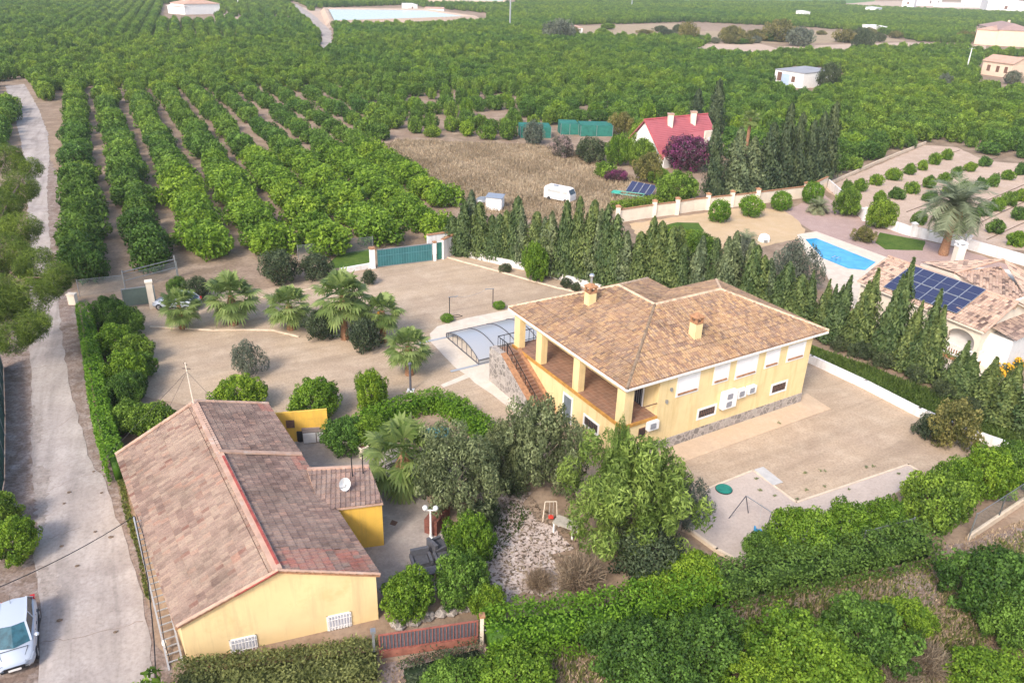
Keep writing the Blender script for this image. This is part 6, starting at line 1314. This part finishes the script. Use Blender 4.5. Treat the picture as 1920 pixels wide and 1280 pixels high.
plant('dark', 905, 965, 1.1, 2.0, 'dark shrub under the grey green olive like tree', 'bush', 'shrub'); plant('dark', 960, 905, 1.0, 1.6, 'dark shrub between the olive trees', 'bush', 'shrub')
plant('greyolive', 462, 674, 1.6, 3.0, 'grey olive tree alone on the gravel', name='olive_tree', trunk='pale')
for px, py, R0, h, lb, cl in ((1085,1075,1.9,2.2,'bare twiggy straw brown shrub by the white stone chips',1),(1010,1085,1.1,1.3,'smaller dark bare shrub left of the straw brown one',0),(1740,1235,1.6,1.6,'dry brown scrub at the lower right between the citrus trees',0),(1690,1265,1.3,1.2,'low dry brown scrub at the bottom edge of the lower right grove',0)):
    p = at(px, py, h*.45); t = thing('bare_shrub', lb, 'shrub', (p.x, p.y, 0)); inst('twigs', TWIG, t, (0,0,0), (R0,R0,h)); m = MB(); m.tube([(0,0,-.02),(0,0,.3)], .06, 5); m.obj('stem', MT['bark'], t)
for px, py, R0, h, k, lb in ((525,500,2.3,3.4,'dark','broad grey brown shrub left of the drive'),(592,500,1.7,2.6,'dark','dark low shrub right of the broad grey brown one'),(372,540,1.35,2.3,'dark','dark purple grey shrub behind the palms'),(333,537,1.0,1.8,'citrus','small green bush beside the tall cream post'),(600,610,1.6,2.6,'dark','dark bush between the second and third palms'),(684,628,1.45,3.0,'dark','dark upright bush between the two tallest palms'),
    (655,575,1.2,2.8,'dark','dark bush behind the tallest palm'),(1005,493,1.45,4.0,'lime','round green conifer bush in front of the low white wall'),(948,502,.75,1.0,'dark','small dark shrub by the white wall near the gate'),(1061,530,.7,1.0,'dark','small blue green shrub left of two by the white wall'),(1080,538,.6,.9,'dark','small blue green shrub right of two by the white wall'),(692,520,.8,1.5,'dark','small spiky shrub beside the white gate post'),
    (1790,795,2.1,3.2,'autumn','round yellowish green shrub against the low white wall'),(1745,800,1.2,1.8,'dark','lower dark shrub left of the yellowish round one')):
    plant(k, px, py, R0, h, lb, 'bush', 'shrub')
for px, py in ((838,596),(936,572)):
    plant('ball', px, py, .62, .75, 'small clipped green ball at the foot of the '+('nearer' if px < 900 else 'farther')+' washing post', 'bush', 'clipped_ball')
for px, py, R0, h, lb, f, sk in ((335,572,2.0,2.3,'leftmost fan palm in front of the white car',None,.7),(432,553,2.65,2.9,'big fan palm second from the left',None,.8),(541,570,2.2,2.5,'fan palm third from the left with dead fronds',None,1.),(641,553,2.75,4.2,'tallest fan palm in the middle of the gravel island',None,.7),(716,582,1.95,3.0,'fan palm with an orange fruit bunch',R_(215),.7),(766,648,2.0,2.6,'round topped fan palm beside the dark lamp post',None,.6),(757,848,2.9,2.7,'large ragged fan palm beside the farmhouse annex',None,1.3),(1408,222,1.9,7.5,'tall fan palm among the dark cypresses',None,.8)):
    fan_palm(px, py, R0, h, lb, fruit=f, skirt=sk, tr=1.3 if h > 2.4 else 1.0)
phoenix(1782, 378, 4.7, 6.2, 'tall date palm with orange fruit beside the neighbour garden', base=(1768, 478), fruit=True, tr=3.0)
phoenix(1535, 388, 1.9, .9, 'small silvery palm in the pink gravel', 'small_palm', 1.2)
phoenix(1398, 452, 1.8, 1.6, 'small grey palm on the ochre sand behind the cypresses', 'small_palm', 1.)
# neighbour garden
for px, py, R0, lb in ((1350,396,1.55,'clipped ball tree first from the left along the cream wall'),(1409,387,1.5,'clipped ball tree second from the left along the cream wall'),(1466,377,1.4,'clipped ball tree third from the left along the cream wall'),(1525,362,1.6,'clipped ball tree at the corner of the cream wall'),(1590,379,2.0,'larger round citrus behind the silvery palm'),(1654,401,2.0,'larger round citrus nearest the date palm')):
    plant('ball' if R0 < 1.9 else 'citrus', px, py, R0, R0*1.9, lb, 'tree', 'ball_tree')
for px, py, R0, h, k, lb in ((1262,452,3.2,3.0,'citrus','wide dark green shrub mass behind the cypress row'),(1312,462,2.2,3.0,'citrus','dark green round bush right of the wide shrub mass'),(1492,500,2.9,5.2,'greyolive','large grey olive tree beside the blue pool'),(1622,440,1.6,1.9,'autumn','pale reedy bush by the garden lawn'),(1400,470,1.2,2.4,'greytree','pale shrub between the cypresses and the pool'),
    (1160,282,2.4,5.0,'lime','bright yellow green tree left of the red roof'),(1198,262,2.5,6.4,'citrus','dark green tree close left of the red roof'),(1055,276,2.4,3.6,'oleander','pale pink flowering oleander at the field edge'),(1108,282,3.0,4.0,'dark','broad dark bush right of the oleander'),(1217,314,2.8,4.4,'autumn','yellow grey round tree in front of the red roof'),(1204,288,2.3,4.6,'citrus','dark green tree against the white gable of the red roofed house'),(1236,330,1.8,2.4,'citrus','low green bush under the point of the red roof'),(1292,288,3.9,5.4,'magenta','large purple bougainvillea against the red roofed house'),(1156,330,1.9,1.7,'magenta','low crimson bougainvillea near the dry field'),
    (1272,352,3.1,4.2,'citrus','broad green bush in front of the red roofed house'),(1166,232,2.6,4.2,'autumn','ochre tree behind the net shelters'),(1000,250,2.2,4.2,'greytree','grey tree in front of the left net shelter'),(1135,318,1.8,2.4,'green' if 'green' in CROWN else 'bush','green bush between the dark bush and the crimson flowers'),
    (1555,145,3.4,7.5,'dark','dark tree beside the white farm store'),(1052,58,8,9,'greytree','grey leafless thicket beside the scrub field'),(1462,58,9,10,'autumn','large brownish tree above the track'),(1500,70,7,8,'greytree','grey tree beside the white hut'),(1620,76,5,9,'dark','dark tree where the track bends'),(1370,64,7,7,'autumn','ochre scrub tree left of the brown tree'),(1290,62,5,9,'autumn','brownish tree at the end of the scrub field'),(1585,68,6,6,'autumn','ochre scrub right of the grey tree'),(1420,66,8,5,'autumn','ochre reed clump in the middle of the scrub strip'),
    (1850,70,4,5,'dark','dark tree in front of the far pink villa'),(1810,68,5,5,'autumn','brown bush left of the far pink villa'),(1900,146,3,4,'greytree','grey bush at the corner of the pale pink farmhouse'),(1772,152,2.2,4,'greytree','grey round tree between the farm store and the pink farmhouse')):
    plant(k, px, py, R0, h, lb, 'tree' if h > 3.2 else 'bush', 'tree' if h > 3.2 else 'bush')
# tall cypresses by the red house
for px, py, top, R0, lb, ti, g in ((1336,372,225,1.15,'sharp bright cypress leaning beside the red roof',R_(5),0),(1372,365,300-60,1.9,'broad grey conifer right of the leaning cypress',0,1),(1400,362,258,1.8,'feathery grey conifer in the tall dark group, second from the left',0,1),(1432,360,232,1.7,'dark cypress in the tall group behind the third ball tree',0,0),(1458,356,196,1.3,'tallest slim cypress left in the tall dark group',0,0),(1482,352,213,1.3,'slim dark cypress in the middle of the tall group',0,0),(1505,350,226,1.2,'slim cypress third from the right in the tall group',0,0),(1522,346,212,1.3,'slim cypress second from the right in the tall group',0,0),(1540,342,193,1.4,'tallest cypress at the right end of the tall group',0,0),(1416,350,275,1.4,'lower grey conifer inside the tall dark group',0,1),(1300,255,168,1.4,'dark cypress behind the red roof, left of two',0,0),(1337,250,150,1.5,'dark cypress behind the red roof, right of two',0,0)):
    p = at(px, py); d0 = Vector(ray(px, top)); h = CAM_H+d0.z*math.hypot(p.x,p.y)/math.hypot(d0.x,d0.y)
    cypress(p, R0*1.25, h, lb, mesh=(_tr.choice(CYPG) if g else _tr.choice(CYPTALL)), tilt=(0, ti))
# the cypress row along the white wall
LINE = [at(*p) for p in ((848,474),(905,480),(960,492),(1060,520),(1180,548),(1300,572),(1400,596),(1500,622),(1600,652),(1713,698),(1830,760),(1925,812))]
TOPS = [(848,395),(868,366),(890,362),(905,385),(925,395),(945,372),(968,362),(985,388),(1010,405),(1040,395),(1065,380),(1090,375),(1112,365),(1140,378),(1165,402),(1195,412),(1225,410),(1250,420),(1275,430),(1300,440),(1330,450),(1400,432),(1440,470),(1500,500),(1540,505),(1590,520),(1652,509),(1713,487),(1767,544),(1800,590),(1830,662),(1866,672),(1920,680)]
LNS = []
for a, b in zip(LINE, LINE[1:]):
    k = max(2, int((b-a).length/.25)); LNS += [a+(b-a)*f/k for f in range(k)]
def by_top(tx, ty):
    """spot on the row whose upright through it is seen at (tx, ty) at its top"""
    best = None
    for p in LNS:
        d0 = Vector(ray(tx, ty)); h = CAM_H+d0.z*math.hypot(p.x,p.y)/math.hypot(d0.x,d0.y); e = abs(proj((p.x,p.y,h))[0]-tx)
        if best is None or e < best[0]: best = (e, p, h)
    return best[1], best[2]
rr = random.Random(12)
RIGHT = [(1530,512,.95),(1548,526,.8),(1569,538,.85),(1590,519,1.15),(1622,556,.85),(1652,510,1.3),(1690,556,.8),(1713,488,1.25),(1729,566,.95),(1767,545,1.15),(1783,575,1.1),(1812,640,1.0),(1829,664,1.1),(1864,670,1.15),(1893,700,.9),(1918,682,1.2),(1950,700,1.2)]
for tx, ty, r0 in RIGHT:
    p, h = by_top(tx, ty); p = p+Vector((rr.uniform(-.2,.2), rr.uniform(-.2,.2), 0)); cypress(p, r0*1.22, h, 'pointed cypress in the open row between the villa yard and the porch house', 'open cypress row', mesh=rr.choice(CYPR), tilt=(rr.uniform(-.03,.03), rr.uniform(-.02,.06)))
for tx, ty, r0 in ((1600,590,1.1),(1640,600,1.1),(1680,615,1.1),(1745,640,1.0),(1790,680,1.0),(1850,720,1.1)):
    p, h = by_top(tx, ty); q = p-Vector((.9,.9,0)); tree('dark', 'low brownish scrub at the foot of the open cypress row', 'bush', q, r0, max(1.2, h*.45), 'scrub', 'scrub below the open cypresses')
def topy(px):
    for (a, b), (c, d) in zip(TOPS, TOPS[1:]):
        if a <= px <= c: return b+(d-b)*(px-a)/(c-a)
    return 395
tx = 846
while tx < 1512:
    ty = topy(tx)+rr.choice([0,0,6,14,24]); p, h = by_top(tx, ty); p = p+Vector((rr.uniform(-.5,.5), rr.uniform(-.6,.6), 0))
    cypress(p, rr.uniform(1.05,1.5), max(3.2, min(9.5, h)), 'slim cypress in the dense row along the white wall left of the villa gable', 'dense cypress row', mesh=rr.choice(CYP+CYPG), tilt=(rr.uniform(-.05,.05), rr.uniform(-.05,.08)))
    tx += rr.uniform(13, 21)
# pine at the left edge
t = None
def pine(px, py, zc, label, clumps, base):
    rng = np.random.default_rng(8); P0 = Vector((base[0], base[1], 0)); t = thing('pine_tree', label, 'tree', P0); B = []
    for cx, cy, z, r in clumps:
        q = at(cx, cy, z)-P0; B.append(((q.x, q.y, q.z), r*.8, rng.uniform(.35,.6)))
        for k in range(6): a = rng.uniform(0,6.28); B.append(((q.x+math.cos(a)*r*.65, q.y+math.sin(a)*r*.65, q.z+rng.uniform(-.3,.35)*r), r*rng.uniform(.3,.45), rng.uniform(.3,.75)))
    p, nn, tt = blob_leaves(rng, 85000, B, up=.35, rnd=.9, keep=.5); q = leaf_quads(rng, p, nn, .46, .035); inst('crown', quads_mesh('pine_crown', q, tt, LM['pine']), t)
    m = MB(); m.tube([(0,0,-.1),(.3,.2,3),(.2,.5,6.5),(.6,.8,9)], .28, 8, .08)
    for b in B[::7]: m.tube([(.3,.4,max(2.,b[0][2]-2)), tuple(np.array(b[0])*.6+np.array([.1,.15,b[0][2]*.38])), b[0]], .1, 5, .03)
    m.obj('trunk', MT['bark'], t)
pine(0, 0, 0, 'large light green pine overhanging the road at the left edge', [(10,300,9.5,1.9),(35,350,9,1.8),(60,315,9.5,1.2),(0,390,8.5,2.0),(40,430,8,1.7),(15,480,7,2.1),(70,500,7,1.7),(108,520,6.8,1.3),(50,560,6.2,1.8),(5,575,6,2.0),(60,610,5.6,1.3),(20,635,5.2,1.3),(90,545,6.4,1.0),(-30,420,8,2.3),(-30,560,6.5,2.3)], at2(-8, 660))
# young plantation
YB = [(1613,347),(1643,337),(1677,327),(1707,317),(1730,310),(1753,298),(1777,290),(1590,352),(1682,363),(1710,352),(1745,342),(1773,333),(1795,323),(1820,313),(1847,303),(1650,372),(1745,368),(1780,358),(1840,345),(1863,338),(1890,328),(1915,317),(1810,352),(1845,392),(1870,383),(1895,373),(1917,366),(1820,402),(1725,408),(1800,425),(1870,425),(1910,400),(1908,448),(1940,330),(1945,365)]
for px, py in YB: plant(_tr.choice(['bush','limebush']), px, py, _tr.uniform(1.0,1.35), _tr.uniform(1.5,2.1), 'young citrus bush in the bare pale plantation rows', 'bush', 'young_citrus', 'young citrus bushes in bare soil')
_sc = random.Random(41)
for k in range(46):
    u = _sc.random(); px, py = (_sc.uniform(1030,1290), _sc.uniform(48,68)) if u < .3 else (_sc.uniform(1290,1700), _sc.uniform(58,78))
    kk = _sc.choice(['autumn','greytree','dark','autumn','citrus']); plant(kk, px, py, _sc.uniform(2.5,5.5), _sc.uniform(2.,4.5), 'scrubby ochre green bush in the rough strip along the far track', 'bush', 'scrub', 'scrub bushes along the far track')
for a, b in (((1560,362),(1800,282)),((1640,380),(1870,296)),((1700,398),(1940,308)),((1760,416),(1960,330)),((1800,436),(1980,352)),((1850,450),(1990,388))):
    A = at(*a); B = at(*b); m = MB(); m.tube([A+Vector((0,0,.06)), A*.6+B*.4+Vector((0,.1,.06)), B+Vector((0,0,.06))], .06, 5); tag(m.obj('drip_hose', MT['bark']), 'thin dark irrigation hose along a row of young citrus', 'hose', 'irrigation hoses in the young plantation')
_cr = random.Random(9)
for pts in ([(62,812),(110,800),(150,770)],[(80,925),(130,900),(196,880)],[(90,1010),(160,985)],[(70,1205),(170,1190),(283,1160)],[(60,690),(125,682)]):
    P = [at(*p, .032) for p in pts]; Q_ = []
    for a, b in zip(P, P[1:]):
        for k in range(8): q = a+(b-a)*k/8; Q_.append(q+Vector((_cr.uniform(-.06,.06), _cr.uniform(-.1,.1), 0)))
    m = MB()
    for a, b in zip(Q_, Q_[1:]): d = (b-a).normalized(); n2 = Vector((-d.y,d.x,0))*.016; m.add([tuple(a-n2), tuple(b-n2), tuple(b+n2), tuple(a+n2)], [(0,1,2,3)])
    m.obj('road_crack', MT['verge'], kind='structure')
DIRT = ground('road_dirt', (.335,.28,.245), (.29,.24,.21), (.40,.345,.31), .25, 1.2, 6., .3)
for pix in ([(62,870),(95,880),(90,930),(85,990),(70,985)],[(60,760),(80,770),(78,830),(60,835)],[(70,1060),(110,1075),(115,1120),(80,1118)]):
    sheet('dirt_patch', pix, DIRT, .034, .18, .2)
# grasses
rg = np.random.default_rng(31)
blades('dry_weeds', [(690,290),(745,262),(880,268),(1000,272),(1080,285),(1150,315),(1215,350),(1180,395),(1050,420),(900,400),(850,370),(780,325)], 52000, .5, .07, LM['weeds'], rg, clump=1, label='tall dry brown weeds covering the field round the white van', category='weeds') if False else tag(blades('dry_weeds', [(690,290),(745,262),(880,268),(1000,272),(1080,285),(1150,315),(1215,350),(1180,395),(1050,420),(900,400),(850,370),(780,325)], 52000, .5, .07, LM['weeds'], rg, clump=1), 'tall dry brown weeds covering the field round the white van', 'weeds')
tag(blades('bank_grass', [(870,482),(1000,510),(1200,562),(1400,602),(1525,652),(1640,692),(1760,740),(1900,802),(1960,835),(1960,868),(1890,842),(1720,772),(1520,669),(1300,590),(1095,531),(1000,506)], 15000, .34, .05, LM['grass'], rg, clump=1), 'rough green grass on the bank below the cypress row', 'grass')
tag(blades('verge_grass', [(192,830),(215,860),(232,960),(258,1040),(270,1110),(283,1130),(270,1060),(250,980),(232,900),(215,850)], 2200, .16, .045, LM['vine'], rg, clump=1), 'dry green weeds along the roadside foot of the farmhouse', 'weeds')
tag(blades('track_weeds', [(700,1290),(720,1240),(900,1215),(1190,1150),(1400,1110),(1560,1080),(1760,1030),(1960,960),(1960,1290),(1300,1300)], 13000, .26, .03, LM['weeds'], rg, clump=1), 'thin dry weeds on the soil of the lower grove', 'weeds')
tag(blades('garden_weeds', [(900,960),(960,940),(1000,960),(960,1010),(930,1050),(890,1040)], 1100, .16, .05, LM['grass'], rg, clump=1), 'sparse weeds among the white stone chips', 'weeds')

tag(blades('leaf_litter', [(890,880),(960,890),(1010,945),(1070,985),(1120,1060),(1060,1115),(900,1135),(880,1050),(895,960)], 2600, .07, .16, LM['dryshrub'], rg, lean=1.2, z=.02), 'brown fallen leaves scattered over the white stone chips', 'leaves')
tag(blades('grove_grass', [(900,1245),(1190,1165),(1400,1125),(1560,1090),(1760,1050),(1960,985),(1960,1100),(1760,1290),(900,1300)], 15000, .3, .045, LM['vine'], rg, clump=1), 'patchy green undergrowth between the lower grove trees', 'grass')
# ------------------------------------------------------------------ orchards
EXCL = [[(-150,1400),(-150,560),(-60,560),(-40,300),(24,280),(22,215),(2,165),(5,150),(60,148),(82,195),(110,262),(114,340),(118,430),(136,545),(150,548),(240,533),(335,503),(470,486),(560,484),(600,476),(690,470),(845,446),(858,420),(822,365),(755,326),(688,290),(715,266),(790,262),(880,268),(960,268),(975,240),(1150,232),(1190,250),(1200,240),(1340,235),(1360,300),(1545,320),(1560,340),(1640,305),(1735,266),(1800,270),(1850,295),(2020,302),(2060,480),(2090,760),(1990,930),(1985,1400)],
 [(538,3),(562,5),(612,40),(632,60),(632,98),(596,98),(594,66),(576,44),(552,24)], [(590,54),(585,16),(760,10),(915,26),(915,46),(770,53)], [(795,11),(795,-5),(965,-5),(970,12)],
 [(300,46),(312,8),(402,8),(412,46)], [(1283,104),(1330,78),(1460,86),(1700,78),(1850,84),(1850,96),(1700,95),(1560,101),(1440,110)], [(1015,72),(1075,48),(1300,42),(1520,52),(1640,62),(1720,78),(1460,86),(1290,78),(1080,76)],
 [(1434,178),(1452,132),(1548,128),(1558,174),(1505,186)], [(1822,168),(1836,108),(1940,108),(1940,176)], [(1818,100),(1822,50),(1940,50),(1940,104)], [(1230,8),(1270,-6),(1650,-6),(1650,8)], [(1550,14),(1640,0),(1950,0),(1950,30),(1700,20)],
 [(1530,160),(1535,140),(1575,138),(1580,160)], [(1470,92),(1478,76),(1500,76),(1500,92)]]
for k in range(6):
    x = 420+k*24; EXCL.append([(x,45),(x-3-k*2,16),(x+4-k*2,16),(x+9,45)])
EXW = [np.array([at2(*p) if p[1] > -40 else at2(p[0], -40) for p in e]) for e in EXCL]
orng = np.random.default_rng(99)
def plot_points(yaw, rs, ts, lim, jit=.35, off=0.):
    """rows at this yaw inside the seen wedge, lim(px, py) picks the plot"""
    c, s = math.cos(yaw), math.sin(yaw); out = []
    U = np.arange(-360, 360)*rs+off; Vv = np.arange(-2000, 2000, ts); u, v = np.meshgrid(U, Vv); v = v+(np.round(u/rs)%2)*ts*.5
    q = np.stack([u.ravel()*c-v.ravel()*s, u.ravel()*s+v.ravel()*c], 1); q = q+orng.normal(size=q.shape)*jit*np.array([1, 1])
    d = np.column_stack([q, np.zeros(len(q))])-np.array([0, 0, CAM_H]); w = d@_F; px = 960+FPX*(d@_R)/np.maximum(w, .1); py = 640+FPX*(d@_D)/np.maximum(w, .1)
    ok = (w > 20) & (px > -600) & (px < 2700) & (py < 1500) & (py > -22) & lim(px, py); q, px, py = q[ok], px[ok], py[ok]
    for e in EXW:
        k = ~inside(q, e); q, px, py = q[k], px[k], py[k]
    return q, px, py
NY = R_(27.7)
def near(px, py): return (px < 700-(py-200)*-.9) & (py > 172+(px*-.012)) & (px < 860)
PL = []
q, px, py = plot_points(NY, 6.25, 3.7, near, .35, -.9+3.125+6.25*0)
r = 2.3+orng.normal(size=len(q))*.25; h = 3.1+orng.normal(size=len(q))*.28
lime = ((py > 320+(px-420)*-.10) & (px > 330) & (py > 300)) | ((px > 640) & (py > 290)); sparse = (px > 430) & (px < 690) & (py < 275)
keep = orng.random(len(q)) > np.where(sparse, .16, .02); r = np.where(sparse, r*.84, r); h = np.where(sparse, h*.85, h)
keep &= ~((py > 322) & (py < 336) & (px < 215)); r = np.where(px < 140, r*.9, np.where(lime, r*1.22, r))
PL.append((q[keep], r[keep], h[keep], lime[keep]))
q, px, py = plot_points(NY+R_(90), 4.9, 3.8, lambda a, b: ~near(a, b) & (b > 88+(a-960)*.012), .5)
sp_ = (px > 640) & (px < 980) & (py > 175); keep = orng.random(len(q)) > np.where(sp_, .38, .05); r = 2.12+orng.normal(size=len(q))*.3; small = orng.random(len(q)) < .12; r = np.where(small, r*.68, r); h = (3.0+orng.normal(size=len(q))*.45)*np.where(small, .7, 1)
r = np.where(sp_, r*.82, r); PL.append((q[keep], r[keep], h[keep], (orng.random(len(q)) < .10)[keep]))
q, px, py = plot_points(NY-R_(6), 5.2, 3.9, lambda a, b: ~near(a, b) & (b <= 88+(a-960)*.012), .35)
keep = orng.random(len(q)) > .02; PL.append((q[keep], 2.15+orng.normal(size=keep.sum())*.25, 3.4+orng.normal(size=keep.sum())*.35, (orng.random(keep.sum()) < .08)))
Q = np.vstack([p[0] for p in PL]); RR = np.concatenate([p[1] for p in PL]); HH = np.concatenate([p[2] for p in PL]); LI = np.concatenate([p[3] for p in PL])
seen = np.array([(-10 < a < 1930) and (b < 1290) for a, b in (proj((x, y, 1.5)) for x, y in Q)])
order = np.argsort(np.hypot(Q[:, 0], Q[:, 1])+np.where(seen, 0, 1e6)); NEAR = order[:296]; FAR = order[296:]
print('orchard trees', len(Q))
for k in NEAR:
    x, y = Q[k]; lm = bool(LI[k]); px_, py_ = proj((x, y, 1))
    if lm: lb, g = 'bright yellow green citrus tree in the orchard rows nearest the teal gate', 'bright citrus rows by the gate'
    elif px_ < 600: lb, g = 'dark green citrus tree in the lane split rows beside the road', 'dark citrus rows by the road'
    else: lb, g = 'dark green citrus tree on the orchard edge beyond the dry field', 'citrus edge beyond the field'
    tree('orchardlime' if lm else ('orcharddeep' if (px_ < 470 and proj((x, y, 0))[1] > 340) else 'orchard'), lb, 'tree', (x, y, 0), RR[k], HH[k], 'citrus_tree', g)
# the rest of the orchards: one object of instanced crowns
kinds = CROWN['orchard']+CROWN['orchardlime']
PROT = {}
for o in bpy.data.objects:
    if o.name.startswith('crown') and o.data in kinds and o.data not in PROT: PROT[o.data] = o
prot = [PROT[m_] for m_ in kinds if m_ in PROT]
nd = sum(1 for m_ in CROWN['orchard'] if m_ in PROT)
me = bpy.data.meshes.new('orchard_points'); n_ = len(FAR); me.vertices.add(n_); me.vertices.foreach_set('co', np.column_stack([Q[FAR], np.full(n_, .05)]).astype(np.float32).ravel())
kid = np.where(LI[FAR], nd+orng.integers(0, max(1, len(prot)-nd), n_), orng.integers(0, nd, n_))
a = me.attributes.new('kid', 'INT', 'POINT'); a.data.foreach_set('value', kid.astype(np.int32))
a = me.attributes.new('turn', 'FLOAT', 'POINT'); a.data.foreach_set('value', orng.uniform(0, 6.28, n_).astype(np.float32))
a = me.attributes.new('size', 'FLOAT_VECTOR', 'POINT'); a.data.foreach_set('vector', np.column_stack([RR[FAR], RR[FAR], HH[FAR]]).astype(np.float32).ravel())
me.update(); orch = inst('orchard', me); tag(orch, 'dense green citrus orchards filling the plain out to the far buildings', 'orchard', kind='stuff')
ng = bpy.data.node_groups.new('orchard_scatter', 'GeometryNodeTree'); ng.interface.new_socket('Geometry', in_out='INPUT', socket_type='NodeSocketGeometry'); ng.interface.new_socket('Geometry', in_out='OUTPUT', socket_type='NodeSocketGeometry')
gi = ng.nodes.new('NodeGroupInput'); go = ng.nodes.new('NodeGroupOutput'); jn = ng.nodes.new('GeometryNodeJoinGeometry')
def named(nm, ty): x = ng.nodes.new('GeometryNodeInputNamedAttribute'); x.data_type = ty; x.inputs['Name'].default_value = nm; return x
ak, at_, as_ = named('kid', 'INT'), named('turn', 'FLOAT'), named('size', 'FLOAT_VECTOR')
cx = ng.nodes.new('ShaderNodeCombineXYZ'); ng.links.new(at_.outputs[0], cx.inputs[2]); er = ng.nodes.new('FunctionNodeEulerToRotation'); ng.links.new(cx.outputs[0], er.inputs[0])
for i, o in enumerate(prot):
    inf = ng.nodes.new('GeometryNodeObjectInfo'); inf.transform_space = 'ORIGINAL'; inf.inputs['Object'].default_value = o; inf.inputs['As Instance'].default_value = True
    cm = ng.nodes.new('FunctionNodeCompare'); cm.data_type = 'INT'; cm.operation = 'EQUAL'; ng.links.new(ak.outputs[0], cm.inputs[2]); cm.inputs[3].default_value = i
    ip = ng.nodes.new('GeometryNodeInstanceOnPoints'); ng.links.new(gi.outputs[0], ip.inputs['Points']); ng.links.new(cm.outputs[0], ip.inputs['Selection']); ng.links.new(inf.outputs['Geometry'], ip.inputs['Instance'])
    ng.links.new(er.outputs[0], ip.inputs['Rotation']); ng.links.new(as_.outputs[0], ip.inputs['Scale']); ng.links.new(ip.outputs[0], jn.inputs[0])
ng.links.new(jn.outputs[0], go.inputs[0])
md = orch.modifiers.new('scatter', 'NODES'); md.node_group = ng

# ------------------------------------------------------------------ air
HAZE = 0.00019
if HAZE:
    m = MB(); m.box(-2500, 2500, -150, 3500, -1.0, 45.0); hz = newmat('haze_air'); hm, hnt, hp = hz
    hnt.nodes.remove(hp); pv = N(hnt, 'ShaderNodeVolumePrincipled'); pv.inputs['Color'].default_value = (.88,.92,.97,1); pv.inputs['Density'].default_value = HAZE; hnt.links.new(pv.outputs[0], hnt.nodes['Material Output'].inputs['Volume'])
    tag(m.obj('haze', hm), kind='stuff')
